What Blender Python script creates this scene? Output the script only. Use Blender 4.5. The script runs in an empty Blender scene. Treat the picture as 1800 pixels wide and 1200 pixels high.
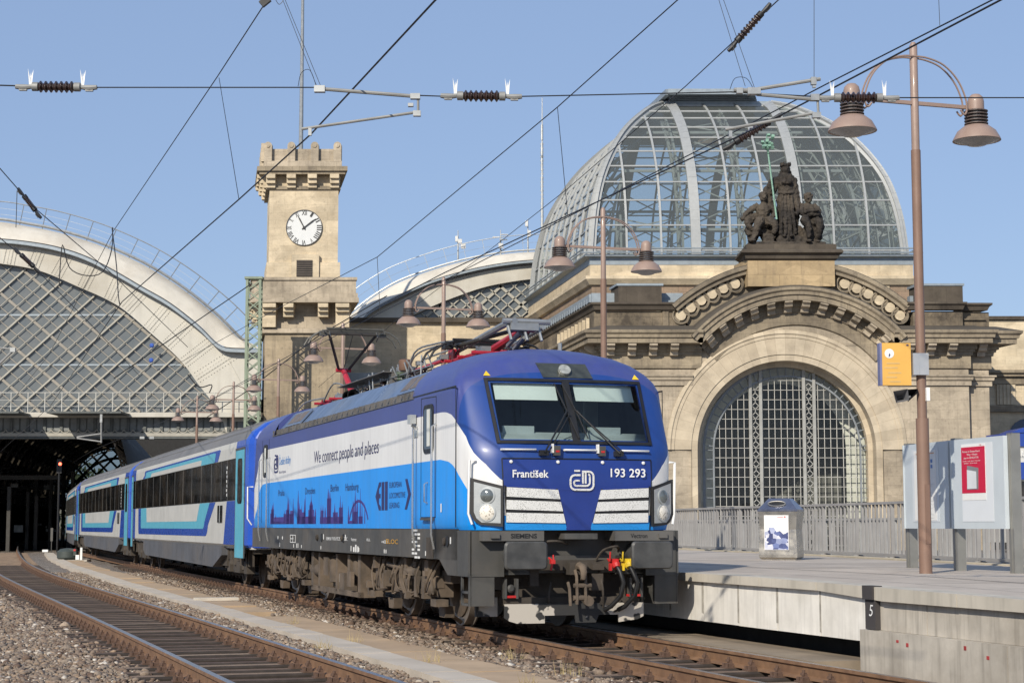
import bpy, bmesh, math, random
import numpy as np
from mathutils import Vector, Matrix
R=math.radians
scene=bpy.context.scene
# ---------------- camera, sky, sun, exposure ----------------
CF=3092.2; CP=.1041; CH=1.4456
cam_d=bpy.data.cameras.new('camera'); cam=bpy.data.objects.new('camera',cam_d)
scene.collection.objects.link(cam); scene.camera=cam
cam_d.sensor_width=36; cam_d.lens=CF/1800*36; cam_d.clip_start=.5; cam_d.clip_end=5000
cam.location=(0,0,CH); cam.rotation_euler=(R(90)+CP,0,0)
SUN_EL=R(31); SUN_H=Vector((.42,.907,0)).normalized()      # horizontal travel direction of the light
w=bpy.data.worlds.new('World'); scene.world=w; w.use_nodes=True
nt=w.node_tree; bg=nt.nodes['Background']; sky=nt.nodes.new('ShaderNodeTexSky')
sky.sky_type='NISHITA'; sky.sun_disc=False; sky.sun_elevation=SUN_EL
sky.sun_rotation=math.atan2(-SUN_H.x,-SUN_H.y)
sky.air_density=1.0; sky.dust_density=0.6; sky.ozone_density=3.2; sky.altitude=100
hsv=nt.nodes.new('ShaderNodeHueSaturation'); hsv.inputs['Saturation'].default_value=.86; hsv.inputs['Value'].default_value=1.0
nt.links.new(sky.outputs[0],hsv.inputs['Color']); mxs=nt.nodes.new('ShaderNodeMix'); mxs.data_type='RGBA'; mxs.inputs[0].default_value=.62; mxs.inputs[7].default_value=(.300/.12,.435/.12,.715/.12,1)
nt.links.new(hsv.outputs[0],mxs.inputs[6]); nt.links.new(mxs.outputs[2],bg.inputs[0]); bg.inputs[1].default_value=.12
sl=bpy.data.lights.new('sun','SUN'); sl.energy=4.7; sl.angle=R(.5); sl.color=(1,.92,.79)
so=bpy.data.objects.new('sun',sl); scene.collection.objects.link(so)
sd=Vector((SUN_H.x*math.cos(SUN_EL),SUN_H.y*math.cos(SUN_EL),-math.sin(SUN_EL)))
so.rotation_euler=sd.to_track_quat('-Z','Y').to_euler(); so.location=(-30,-40,60)
scene.view_settings.view_transform='Standard'; scene.view_settings.look='None'
scene.view_settings.exposure=0.0; scene.view_settings.gamma=1
try: scene.cycles.max_bounces=8; scene.cycles.transparent_max_bounces=16
except Exception: pass

# ---------------- helpers ----------------
def at(px,py,Y):            # a point seen in the photo, at distance Y from the viewer
    c,s=math.cos(CP),math.sin(CP); u=(px-900)/CF; v=-(py-600)/CF
    k=Y/(c-s*v); return Vector((u*k,Y,(s+c*v)*k+CH))
def atz(px,py,z):
    c,s=math.cos(CP),math.sin(CP); u=(px-900)/CF; v=-(py-600)/CF
    k=(z-CH)/(s+c*v); return Vector((u*k,(c-s*v)*k,z))
TX,TY,TT=1.02,23.008,.3128            # train frame: origin under the front buffers, angle of the track
CT,ST=math.cos(TT),math.sin(TT)
def lw(x,y,z=0.): return Vector((TX+x*CT-y*ST,TY+x*ST+y*CT,z))
def tag(o,label=None,cat=None,group=None,kind=None):
    if label: o['label']=label
    if cat: o['category']=cat
    if group: o['group']=group
    if kind: o['kind']=kind
    return o
def link(o,parent=None):
    scene.collection.objects.link(o)
    if parent is not None: o.parent=parent
    return o
def thing(name,label,cat,loc=(0,0,0),rz=0,group=None,kind=None):
    o=bpy.data.objects.new(name,None); o.empty_display_size=.3; link(o)
    o.location=loc; o.rotation_euler=(0,0,rz); return tag(o,label,cat,group,kind)
def copy_tree(o,parent=None):
    c=o.copy(); scene.collection.objects.link(c); c.parent=parent
    for ch in o.children: copy_tree(ch,c)
    return c
class MB:
    def __init__(s): s.v=[]; s.f=[]; s.m=[]; s.calls=[]
    def add(s,vs,fs,m=0):
        b=len(s.v); s.calls.append((b,len(s.f))); s.v.extend([tuple(p) for p in vs]); s.f.extend([tuple(b+i for i in f) for f in fs]); s.m.extend([m]*len(fs)); return s
    def quad(s,a,b,c,d,m=0): return s.add([a,b,c,d],[(0,1,2,3)],m)
    def box(s,x0,x1,y0,y1,z0,z1,m=0,M=None):
        vs=[Vector((x,y,z)) for z in (z0,z1) for y in (y0,y1) for x in (x0,x1)]
        if M is not None: vs=[M@v for v in vs]
        return s.add(vs,[(0,2,3,1),(4,5,7,6),(0,1,5,4),(2,6,7,3),(0,4,6,2),(1,3,7,5)],m)
    def cbox(s,c,d,m=0,rz=0,M=None):
        T=Matrix.Translation(Vector(c))@Matrix.Rotation(rz,4,'Z')
        if M is not None: T=Matrix.Translation(Vector(c))@M
        return s.box(-d[0]/2,d[0]/2,-d[1]/2,d[1]/2,-d[2]/2,d[2]/2,m,T)
    def ob(s,x0,x1,y,z0,z1,dep,m=0,sk=-.169):      # block whose sides run back along the station axis
        k=dep*sk; vs=[(x0,y,z0),(x1,y,z0),(x1+k,y+dep,z0),(x0+k,y+dep,z0)]; vs+=[(a,b,z1) for a,b,_ in vs]
        return s.add(vs,[(0,3,2,1),(4,5,6,7),(0,1,5,4),(1,2,6,5),(2,3,7,6),(3,0,4,7)],m)
    def bar(s,a,b,wd,ht,m=0,up=(0,0,1)):
        a=Vector(a);b=Vector(b);d=(b-a); L=d.length
        if L<1e-6: return s
        d/=L; u=Vector(up); r=d.cross(u)
        if r.length<1e-4: r=d.cross(Vector((1,0,0)))
        r.normalize(); u=r.cross(d)
        vs=[p+r*(i*wd/2)+u*(j*ht/2) for p in (a,b) for i,j in ((-1,-1),(1,-1),(1,1),(-1,1))]
        return s.add(vs,[(0,1,2,3),(7,6,5,4),(0,4,5,1),(1,5,6,2),(2,6,7,3),(3,7,4,0)],m)
    def tube(s,pts,r,n=8,m=0,cap=True):
        pts=[Vector(p) for p in pts]; rr=r if isinstance(r,(list,tuple)) else [r]*len(pts)
        d0=(pts[1]-pts[0]).normalized(); u=d0.orthogonal().normalized(); vs=[];fs=[]
        for i,p in enumerate(pts):
            d=(pts[min(i+1,len(pts)-1)]-pts[max(i-1,0)]).normalized()
            u=(u-d*u.dot(d)); u=u.normalized() if u.length>1e-5 else d.orthogonal().normalized()
            w_=d.cross(u)
            for k in range(n):
                t=2*math.pi*k/n; vs.append(p+(u*math.cos(t)+w_*math.sin(t))*rr[i])
        for i in range(len(pts)-1):
            for k in range(n):
                a=i*n+k;b=i*n+(k+1)%n; fs.append((a,b,b+n,a+n))
        if cap: fs.append(tuple(range(n))[::-1]); fs.append(tuple(range((len(pts)-1)*n,len(pts)*n)))
        return s.add(vs,fs,m)
    def lathe(s,prof,c=(0,0,0),axis=(0,0,1),n=20,m=0,cap=True):
        ax=Vector(axis).normalized(); u=ax.orthogonal().normalized(); w_=ax.cross(u); c=Vector(c); vs=[];fs=[]
        for r,z in prof:
            for k in range(n):
                t=2*math.pi*k/n; vs.append(c+ax*z+(u*math.cos(t)+w_*math.sin(t))*max(r,1e-4))
        for i in range(len(prof)-1):
            for k in range(n):
                a=i*n+k;b=i*n+(k+1)%n; fs.append((a,b,b+n,a+n))
        if cap: fs.append(tuple(range(n))[::-1]); fs.append(tuple(range((len(prof)-1)*n,len(prof)*n)))
        return s.add(vs,fs,m)
    def prism(s,poly,O,U,V,W,m=0,cap2=True):       # poly in (u,v) extruded along W (vector)
        O=Vector(O);U=Vector(U);V=Vector(V);W=Vector(W); n=len(poly)
        a=[O+U*p[0]+V*p[1] for p in poly]; b=[p+W for p in a]
        fs=[tuple(range(n)),tuple(range(2*n-1,n-1,-1))]+[(i,i+n,(i+1)%n+n,(i+1)%n) for i in range(n)]
        return s.add(a+b,fs,m)
    def grid(s,rows,m=0,closed=False):
        nr=len(rows);nc=len(rows[0]); vs=[p for r in rows for p in r]; fs=[]
        for i in range(nr-1):
            for j in range(nc-(0 if closed else 1)):
                k=(j+1)%nc; fs.append((i*nc+j,i*nc+k,(i+1)*nc+k,(i+1)*nc+j))
        return s.add(vs,fs,m)
    def build(s,name,mats,parent=None,world=False,smooth=None,normals=True,**kw):
        me=bpy.data.meshes.new(name); v=s.v
        if world and parent is not None:
            L=Vector(parent.location); p=parent.parent
            while p is not None: L+=Vector(p.location); p=p.parent
            rz=parent.rotation_euler.z
            Mi=(Matrix.Translation(L)@Matrix.Rotation(rz,4,'Z')).inverted(); v=[tuple(Mi@Vector(q)) for q in v]
        me.from_pydata(v,[],s.f)
        if not isinstance(mats,(list,tuple)): mats=[mats]
        for m_ in mats: me.materials.append(m_)
        if len(mats)>1: me.polygons.foreach_set('material_index',s.m)
        if normals:
            bm=bmesh.new(); bm.from_mesh(me); bmesh.ops.recalc_face_normals(bm,faces=bm.faces); bm.to_mesh(me); bm.free()
        if smooth is not None:
            me.polygons.foreach_set('use_smooth',[True]*len(me.polygons)); me.set_sharp_from_angle(angle=R(smooth))
        me.update(); o=bpy.data.objects.new(name,me); link(o,parent); tag(o,**kw); return o
def build_each(mb,g,name,mats,parent=None,most=100,**kw):      # every g shapes of the builder become one mesh object
    C=mb.calls+[(len(mb.v),len(mb.f))]; idx=list(range(0,len(mb.calls),g)); 
    for q,i in enumerate(idx):
        j=min(i+g,len(mb.calls)) if q<most-1 else len(mb.calls); v0,f0=C[i]; v1,f1=C[j]; p=MB(); p.v=mb.v[v0:v1]; p.f=[tuple(k-v0 for k in f) for f in mb.f[f0:f1]]; p.m=mb.m[f0:f1]; p.build(name,mats,parent,**kw)
        if j==len(mb.calls): break
def text(s,parent,org,xd,up,h=None,wd=None,mat_=None,bold=0,world=False,name='lettering',align='LEFT',shear=0,thick=.002):
    c=bpy.data.curves.new('t','FONT'); c.body=s; c.size=1; c.offset=bold; c.align_x=align; c.shear=shear; c.extrude=0
    c.resolution_u=3
    t=bpy.data.objects.new('t',c); link(t); dg=bpy.context.evaluated_depsgraph_get(); me=bpy.data.meshes.new_from_object(t.evaluated_get(dg))
    bpy.data.objects.remove(t); bpy.data.curves.remove(c)
    me.name=name
    co=[v.co.copy() for v in me.vertices]
    if not co: return None
    x0=min(v.x for v in co); x1=max(v.x for v in co); k=(h or .1)/.72; kx=k if wd is None else wd/max(x1-x0,1e-4)
    xd=Vector(xd).normalized();up=Vector(up).normalized();nn=xd.cross(up); org=Vector(org)
    off=x0 if align=='LEFT' else (x0+x1)/2
    for i,v in enumerate(me.vertices): v.co=org+xd*((co[i].x-off)*kx)+up*(co[i].y*k)+nn*thick
    me.materials.clear(); me.materials.append(mat_)
    o=bpy.data.objects.new(name,me); link(o,parent)
    return o
# ---------------- materials ----------------
class NB:
    def __init__(s,name):
        s.m=bpy.data.materials.new(name); s.m.use_nodes=True; s.t=s.m.node_tree; s.b=s.t.nodes['Principled BSDF']; s.o=s.t.nodes['Material Output']
    def n(s,typ,**kw):
        nd=s.t.nodes.new(typ)
        for k,v in kw.items():
            if k.startswith('i_'):
                key=k[2:]; key=int(key) if key.isdigit() else key.replace('_',' ')
                if isinstance(v,bpy.types.NodeSocket): s.t.links.new(v,nd.inputs[key])
                else: nd.inputs[key].default_value=v
            else: setattr(nd,k,v)
        return nd
    def l(s,a,b): s.t.links.new(a,b)
    def math(s,op,a,b=None,c=None,clamp=False):
        nd=s.t.nodes.new('ShaderNodeMath'); nd.operation=op; nd.use_clamp=clamp
        for i,x in enumerate((a,b,c)):
            if x is None: continue
            if isinstance(x,(int,float)): nd.inputs[i].default_value=x
            else: s.l(x,nd.inputs[i])
        return nd.outputs[0]
    def mix(s,f,a,b,mode='MIX'):
        nd=s.t.nodes.new('ShaderNodeMix'); nd.data_type='RGBA'; nd.blend_type=mode; nd.clamp_factor=True
        for i,x in ((0,f),(6,a),(7,b)):
            if isinstance(x,(int,float)): nd.inputs[i].default_value=x
            elif isinstance(x,(tuple,list)): nd.inputs[i].default_value=tuple(x)+(1,) if len(x)==3 else x
            else: s.l(x,nd.inputs[i])
        return nd.outputs[2]
    def co(s,scale=(1,1,1),kind='Object'):
        tc=s.n('ShaderNodeTexCoord'); mp=s.n('ShaderNodeMapping'); mp.inputs['Scale'].default_value=scale; s.l(tc.outputs[kind],mp.inputs[0]); return mp.outputs[0]
    def pos(s,scale=(1,1,1)):
        g=s.n('ShaderNodeNewGeometry'); mp=s.n('ShaderNodeMapping'); mp.inputs['Scale'].default_value=scale; s.l(g.outputs['Position'],mp.inputs[0]); return mp.outputs[0]
    def noise(s,vec,scale,detail=4,rough=.55): return s.n('ShaderNodeTexNoise',i_Vector=vec,i_Scale=scale,i_Detail=detail,i_Roughness=rough).outputs[0]
    def ramp(s,f,*st):
        nd=s.t.nodes.new('ShaderNodeValToRGB'); e=nd.color_ramp.elements; s.l(f,nd.inputs[0])
        while len(e)<len(st): e.new(.5)
        for i,(p,c) in enumerate(st): e[i].position=p; e[i].color=(c,c,c,1) if isinstance(c,(int,float)) else tuple(c)+(1,)
        return nd.outputs[0]
    def bump(s,h,st=.3,d=.02):
        nd=s.n('ShaderNodeBump',i_Strength=st,i_Distance=d,i_Height=h); s.l(nd.outputs[0],s.b.inputs['Normal']); return nd
def pm(name,col,rough=.6,metal=0.,var=.15,scale=3.,bump=0.,streak=0.,spec=.5,dirt=None,dirtamt=.5,world=False,coat=0.):
    b=NB(name); v=b.pos() if world else b.co()
    n1=b.noise(v,scale,5); f=b.ramp(n1,(.3,1-var),(.7,1+var)); c=b.mix(1.,col,f,'MULTIPLY')
    if streak:
        v2=b.pos((5,5,.35)) if world else b.co((5,5,.35)); n2=b.noise(v2,scale,4); c=b.mix(b.ramp(n2,(.5,0.),(.75,streak)),c,tuple(x*.35 for x in col))
    if dirt:
        n3=b.noise(v,scale*.37,6,.65); c=b.mix(b.ramp(n3,(.45,0.),(.68,dirtamt)),c,dirt)
    b.l(c,b.b.inputs['Base Color']); b.b.inputs['Metallic'].default_value=metal; b.b.inputs['Specular IOR Level'].default_value=spec
    r=b.ramp(b.noise(v,scale*2.3,3),(.3,max(rough-.08,.02)),(.7,min(rough+.08,1.))); b.l(r,b.b.inputs['Roughness'])
    if coat: b.b.inputs['Coat Weight'].default_value=coat; b.b.inputs['Coat Roughness'].default_value=.08
    if bump: b.bump(b.noise(v,scale*6,4),bump,.01)
    return b.m
def stone(name,c1,c2,bw=1.5,bh=.5,soot=.3,sootcol=(.06,.05,.04),mortar=.5,yscale=1.,streak=.3,warm=True,top=0.):
    b=NB(name); g=b.n('ShaderNodeNewGeometry'); sp=b.n('ShaderNodeSeparateXYZ'); b.l(g.outputs['Position'],sp.inputs[0])
    u=b.math('ADD',sp.outputs[0],b.math('MULTIPLY',sp.outputs[1],.8)); cb=b.n('ShaderNodeCombineXYZ'); b.l(u,cb.inputs[0]); b.l(sp.outputs[2],cb.inputs[1])
    br=b.n('ShaderNodeTexBrick',offset=.5,i_Vector=cb.outputs[0],i_Scale=1.); br.inputs['Brick Width'].default_value=bw; br.inputs['Row Height'].default_value=bh
    br.inputs['Mortar Size'].default_value=.012; br.inputs['Color1'].default_value=(*c1,1); br.inputs['Color2'].default_value=(*c2,1)
    br.inputs['Mortar'].default_value=tuple(x*mortar for x in c1)+(1,); br.inputs['Bias'].default_value=-.2; br.inputs['Mortar Smooth'].default_value=.3
    v=b.pos(); n1=b.noise(v,.9,6,.65); c=b.mix(1.,br.outputs[0],b.ramp(n1,(.25,.70),(.75,1.20)),'MULTIPLY'); pb=b.n('ShaderNodeTexVoronoi',i_Vector=b.pos((.55,.55,1.6)),i_Scale=1.); ps=b.n('ShaderNodeSeparateXYZ'); b.l(pb.outputs['Color'],ps.inputs[0]); c=b.mix(1.,c,b.ramp(ps.outputs[0],(0,.86),(1,1.08)),'MULTIPLY')
    n2=b.noise(b.pos((1,1,3)),2.2,5,.7); c=b.mix(b.ramp(n2,(.45,0.),(.8,.5)),c,tuple(x*.72 for x in c2) if warm else c1)
    n3=b.noise(v,.45,8,.72); c=b.mix(b.ramp(n3,(.62-soot*.4,0.),(.8-soot*.3,min(1,soot*1.4))),c,sootcol)
    n4=b.noise(b.pos((2.2,2.2,.18)),1.6,5,.6); c=b.mix(b.ramp(n4,(.5,0.),(.78,streak)),c,tuple(x*2.2 for x in sootcol))
    if top:     # soot lying on the ledges that face the sky
        sn=b.n('ShaderNodeSeparateXYZ'); b.l(g.outputs['Normal'],sn.inputs[0]); f=b.ramp(b.math('ADD',sn.outputs[2],b.math('MULTIPLY',b.math('SUBTRACT',b.noise(v,2.5,4),.5),.8)),(.25,0.),(.6,top)); c=b.mix(f,c,(.05,.045,.04))
    n5=b.noise(v,3.3,7,.75); c=b.mix(b.ramp(n5,(.55,0.),(.72,.35+.4*soot)),c,tuple(x*1.6 for x in sootcol))
    b.l(c,b.b.inputs['Base Color']); b.b.inputs['Roughness'].default_value=.85; b.b.inputs['Specular IOR Level'].default_value=.2
    b.bump(b.noise(v,9,5),.25,.03)
    return b.m
def glass(name,tint=(.75,.85,.85),t=.75,rough=.02,gl=.9,dust=None,spec_col=(1,1,1)):
    b=NB(name); b.t.nodes.remove(b.b); tr=b.n('ShaderNodeBsdfTransparent'); tr.inputs[0].default_value=(*tint,1)
    gs=b.n('ShaderNodeBsdfGlossy'); gs.inputs[0].default_value=(*[gl*x for x in spec_col],1); gs.inputs['Roughness'].default_value=rough
    fr=b.n('ShaderNodeFresnel',i_IOR=1.5); f=b.math('MULTIPLY_ADD',fr.outputs[0],1.0,1-t-.1,clamp=True)
    mx=b.n('ShaderNodeMixShader'); b.l(f,mx.inputs[0]); b.l(tr.outputs[0],mx.inputs[1]); b.l(gs.outputs[0],mx.inputs[2]); out=mx.outputs[0]
    if dust:
        df=b.n('ShaderNodeBsdfDiffuse'); df.inputs[0].default_value=(*dust[1],1); m2=b.n('ShaderNodeMixShader'); m2.inputs[0].default_value=dust[0]
        b.l(out,m2.inputs[1]); b.l(df.outputs[0],m2.inputs[2]); out=m2.outputs[0]
    b.l(out,b.o.inputs[0]); return b.m
def bezcurve(p,n=6):       # Catmull-Rom through points
    p=[Vector(q) for q in p]; out=[]
    for i in range(len(p)-1):
        a=p[max(i-1,0)];b=p[i];c=p[i+1];d=p[min(i+2,len(p)-1)]
        for k in range(n):
            t=k/n; out.append(.5*((2*b)+(c-a)*t+(2*a-5*b+4*c-d)*t*t+(3*b-a-3*c+d)*t**3))
    out.append(p[-1]); return out
M={}
M['black']=pm('black_rubber',(.012,.012,.013),.5,var=.2)
M['steel']=pm('galvanised_steel',(.32,.33,.33),.45,.6,.15,5)
M['wire']=pm('dark_wire',(.02,.02,.022),.5,.3)
M['white']=pm('white_paint',(.75,.75,.73),.45,var=.06)
# ---------------- ground, tracks, platform ----------------
rng=np.random.default_rng(7); random.seed(7)
def gravel(name,cols,sc=17.,gap=.25,bmp=.9):
    b=NB(name); v=b.pos(); vo=b.n('ShaderNodeTexVoronoi',i_Vector=v,i_Scale=sc,i_Randomness=1.); ve=b.n('ShaderNodeTexVoronoi',feature='DISTANCE_TO_EDGE',i_Vector=v,i_Scale=sc)
    sx=b.n('ShaderNodeSeparateXYZ'); b.l(vo.outputs['Color'],sx.inputs[0])
    c=b.ramp(sx.outputs[0],(.0,cols[0]),(.35,cols[1]),(.7,cols[2]),(1.,cols[3]))
    e=b.ramp(ve.outputs['Distance'],(.0,gap),(.16,1.)); c=b.mix(1.,c,e,'MULTIPLY')
    c=b.mix(1.,c,b.ramp(b.noise(v,.6,4),(.3,.8),(.7,1.2)),'MULTIPLY'); b.l(c,b.b.inputs['Base Color']); b.b.inputs['Roughness'].default_value=.9
    b.bump(b.math('ADD',ve.outputs['Distance'],b.math('MULTIPLY',b.noise(v,60,2),.2)),bmp,.06); return b.m
BC=[(.16,.12,.095),(.30,.25,.20),(.36,.33,.29),(.24,.17,.13)]
M['gravel']=gravel('gravel',BC)
M['soil']=gravel('dark_soil',[(.10,.085,.07),(.13,.11,.09),(.16,.14,.12),(.09,.07,.06)],9.,.5,.4)
def stones_mat():
    b=NB('ballast_stone'); a=b.n('ShaderNodeAttribute',attribute_name='tone')
    c=b.ramp(a.outputs['Fac'],(0,(.11,.072,.052)),(.2,(.21,.155,.115)),(.45,(.27,.22,.17)),(.7,(.17,.135,.11)),(.88,(.31,.22,.145)),(1.,(.52,.48,.42)))
    v=b.pos(); c=b.mix(1.,c,b.ramp(b.noise(v,45,3),(.3,.75),(.7,1.2)),'MULTIPLY')
    b.l(c,b.b.inputs['Base Color']); b.b.inputs['Roughness'].default_value=.85; b.b.inputs['Specular IOR Level'].default_value=.25; return b.m
M['stones']=stones_mat()
M['rust']=pm('rusty_rail',(.20,.112,.060),.75,.0,.25,6,.2,dirt=(.12,.06,.035),dirtamt=.6)
M['railtop']=pm('worn_rail_head',(.30,.24,.20),.32,.7,.2,3)
M['railtop2']=pm('shiny_rail_head',(.40,.38,.36),.36,.9,.1,3)
M['clip']=pm('rusty_fastening',(.11,.065,.045),.85,.0,.35,20,.3)
def sleeper_wood():
    b=NB('weathered_sleeper_wood'); oi=b.n('ShaderNodeObjectInfo'); v=b.co((1,6,1)); c=b.ramp(oi.outputs['Random'],(0,(.085,.05,.034)),(.4,(.14,.09,.06)),(.75,(.20,.135,.09)),(1.,(.28,.205,.145)))
    c=b.mix(1.,c,b.ramp(b.noise(v,3.,5,.7),(.3,.5),(.72,1.45)),'MULTIPLY'); c=b.mix(b.ramp(b.noise(b.co(),1.3,4),(.5,0.),(.75,.6)),c,(.24,.19,.15))
    b.l(c,b.b.inputs['Base Color']); b.b.inputs['Roughness'].default_value=.9; b.bump(b.noise(b.co((1,12,1)),5,4),.6,.03); return b.m
M['wood']=sleeper_wood(); M['woodside']=pm('gap_shade_flank',(.035,.026,.020),.95,var=.4,scale=6)  # near flank painted near-black as the shaded gap between sleepers
M['oldwood']=pm('weathered_sleeper_wood',(.125,.088,.062),.9,.0,.5,3,.5,dirt=(.26,.19,.135),dirtamt=.75)
M['conc']=pm('stained_concrete',(.45,.41,.35),.9,.0,.16,2.5,.15,streak=.55,dirt=(.22,.19,.15),dirtamt=.55)
M['concw']=pm('whitewashed_concrete',(.74,.71,.65),.85,.0,.08,3,.08,streak=.3,dirt=(.45,.42,.36),dirtamt=.4)
M['duct']=pm('light_concrete_duct',(.47,.41,.335),.9,.0,.12,1.2,.1)
M['slab']=pm('brown_paving_slab',(.42,.305,.195),.92,.0,.16,1.5,.15,dirt=(.30,.21,.14),dirtamt=.5)
M['asph']=pm('platform_asphalt',(.46,.40,.335),.85,.0,.09,1.1,.1,dirt=(.27,.23,.19),dirtamt=.75,streak=.2)
M['edge']=pm('platform_edge_stone',(.47,.43,.36),.85,.0,.14,1.5,.1,streak=.4)
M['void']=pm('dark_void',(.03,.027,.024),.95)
cx2=lambda y: float(np.interp(y,[-30,-6,0,7,15,27,39,52,68,90,125,170],[-4.25,-4.66,-4.78,-4.94,-5.14,-5.50,-5.64,-5.50,-5.05,-4.3,-2.8,0.]))
def smooth_c(fn,y): return sum(fn(y+d) for d in (-8,-4,0,4,8))/5
c2=lambda y: smooth_c(cx2,y)
c1=lambda y: 0. if y<70 else (y-70)**2/640.
g=MB(); g.add([(-900,-60,-.5),(900,-60,-.5),(1500,3000,-.5),(-1500,3000,-.5)],[(0,1,2,3)])
g.build('ground',M['soil'],kind='structure')
# ballast bed: gently uneven strip
xs=np.arange(-16,1.75,.4); ys=np.arange(-16,112,.8); rows=[]
for y in ys:
    r=[]
    for x in xs:
        z=-.235+.02*math.sin(x*3.1+y)+.02*math.sin(y*1.7+x*2)
        if -3.2<x<-1.6: z-=.04
        d=x-c2(y)
        if d<-2.2: z+=min(.10,(-d-2.2)*.04)
        if abs(d)<1.2: z-=.09
        if abs(x)<1.2 and y<50: z-=.07
        r.append(lw(x+c1(y)*(1 if x>-3 else 0),y,z))
    rows.append(r)
b_=MB(); b_.grid(rows); b_.build('ballast_bed',M['gravel'],smooth=60,kind='structure')
# sand strip and cable path
pathx=lambda y: float(np.interp(y,[-16,0,12,28,50,70,90],[-3.02,-3.08,-3.16,-3.36,-3.3,-2.85,-2.0]))
wdp=lambda y: float(np.interp(y,[-16,12,28,70],[.44,.42,.42,.5]))
m_=MB(); yy=np.arange(-16,86,1.)
for i in range(len(yy)-1):
    a,b=yy[i]+.006,yy[i+1]-.006; dz=random.uniform(-.006,.006)
    pts=[(pathx(a),a),(pathx(a)+wdp(a),a),(pathx(b)+wdp(b),b),(pathx(b),b)]
    m_.prism([(0,0),(1,0),(1,1),(0,1)],(0,0,0),(0,0,0),(0,0,0),(0,0,0)) if False else None
    top=[lw(x,y,-.125+dz) for x,y in pts]; bot=[lw(x,y,-.3) for x,y in pts]
    m_.add(bot+top,[(4,5,6,7),(0,1,5,4),(1,2,6,5),(2,3,7,6),(3,0,4,7)])
m_.build('path',M['duct'],kind='structure')
m_=MB(); y=-14.
while y<62:
    L=random.choice([1.6,2.,2.4,3.]); 
    if not (9.2<y<10.8 ):
        x0=pathx(y)+wdp(y)+.05; x1=x0+.74+random.uniform(-.06,.06); x0b=pathx(y+L)+wdp(y+L)+.05; dz=random.uniform(-.02,.015)
        pts=[(x0,y),(x1,y),(x0b+.74,y+L-.02),(x0b,y+L-.02)]; top=[lw(a,b,-.16+dz+random.uniform(-.008,.008)) for a,b in pts]; bot=[lw(a,b,-.32) for a,b in pts]
        m_.add(bot+top,[(4,5,6,7),(0,1,5,4),(1,2,6,5),(2,3,7,6),(3,0,4,7)])
    y+=L
m_.build('pavement',M['slab'],kind='structure')
# rails
def rail_mesh(cf,side,y0,y1,topm):
    prof=[(-.036,0),(.036,0),(.037,-.035),(.012,-.052),(.010,-.135),(.072,-.155),(.075,-.170),(-.075,-.170),(-.072,-.155),(-.010,-.135),(-.012,-.052),(-.037,-.035)]
    m=MB(); rows=[]; st=np.arange(y0,y1+.1,1.5)
    for y in st:
        x=cf(y)+side*.7535; rows.append([lw(x+a,y,z) for a,z in prof])
    n=len(prof)
    vs=[p for r in rows for p in r]; fs=[];ms=[]
    for i in range(len(rows)-1):
        for j in range(n):
            k=(j+1)%n; fs.append((i*n+j,i*n+k,(i+1)*n+k,(i+1)*n+j)); ms.append(1 if j==0 else 0)
    fs.append(tuple(range(n))); ms.append(0)
    m.v=[tuple(p) for p in vs]; m.f=fs; m.m=ms; return m
def track(label,cf,y0,y1,sl0,sl1,topm):
    t=thing('railway_track',label,'railway track',lw(cf(0),0,-.17),TT)
    for s in (-1,1): rail_mesh(cf,s,y0,y1,topm).build('rail',[M['rust'],M[topm]],t,world=True)
    # one sleeper with its two rail fastenings, copied along the track
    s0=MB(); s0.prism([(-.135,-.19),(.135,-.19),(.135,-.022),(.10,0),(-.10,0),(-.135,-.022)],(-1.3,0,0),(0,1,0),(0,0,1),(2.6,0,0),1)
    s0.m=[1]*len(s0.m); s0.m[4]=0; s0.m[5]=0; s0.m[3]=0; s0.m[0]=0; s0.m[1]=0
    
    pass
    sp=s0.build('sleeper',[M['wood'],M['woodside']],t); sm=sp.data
    cl=MB()
    cl.box(-.19,.19,-.08,.08,0.002,.018)
    for q in (-1,1):
        cl.cbox((q*.115,0,.035),(.07,.11,.035)); cl.cbox((q*.105,0,.06),(.045,.05,.05)); cl.tube([(q*.12,0,.03),(q*.12,0,.125)],.017,6); cl.cbox((q*.12,0,.085),(.05,.05,.028),rz=.4)
        cl.tube([(q*.16,.05,.0),(q*.16,.05,.055)],.018,6); cl.tube([(q*.16,-.05,.0),(q*.16,-.05,.055)],.018,6)
    clm=None; first=True; ys=np.arange(sl0,sl1,.62); n=0; rest=MB()
    for y in ys:
        y+=random.uniform(-.03,.03); a=random.uniform(-.012,.012); x=cf(y); 
        slope=(cf(y+.5)-cf(y-.5)); 
        p=Vector((x-cf(0),y,-.006+random.uniform(-.016,.006)))
        if n<100:
            if first: o=sp; first=False
            else:
                o=sp.copy(); scene.collection.objects.link(o)
            o.parent=t; o.location=p; o.rotation_euler=(0,0,a-slope)
            for sd_ in (-1,1):
                if clm is None: c=cl.build('rail_fastening',M['clip'],o); clm=c.data
                else: c=bpy.data.objects.new('rail_fastening',clm); link(c,o)
                c.location=(sd_*.7535,0,0)
            n+=1
        else:
            k=Matrix.Translation(p)@Matrix.Rotation(a-slope,4,'Z'); rest.box(-1.3,1.3,-.13,.13,-.19,0,0,k)
    if rest.v: rest.build('sleepers',M['wood'],t,kind='stuff')
    return t
t2=track('bare rusty track in the foreground with dark wooden sleepers, left of the train',c2,-9,150,-7.6,88,'railtop2')
t1=track('rusty track that the blue train stands on, running along the platform wall',c1,-16,150,-9.,52,'railtop')
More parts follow.
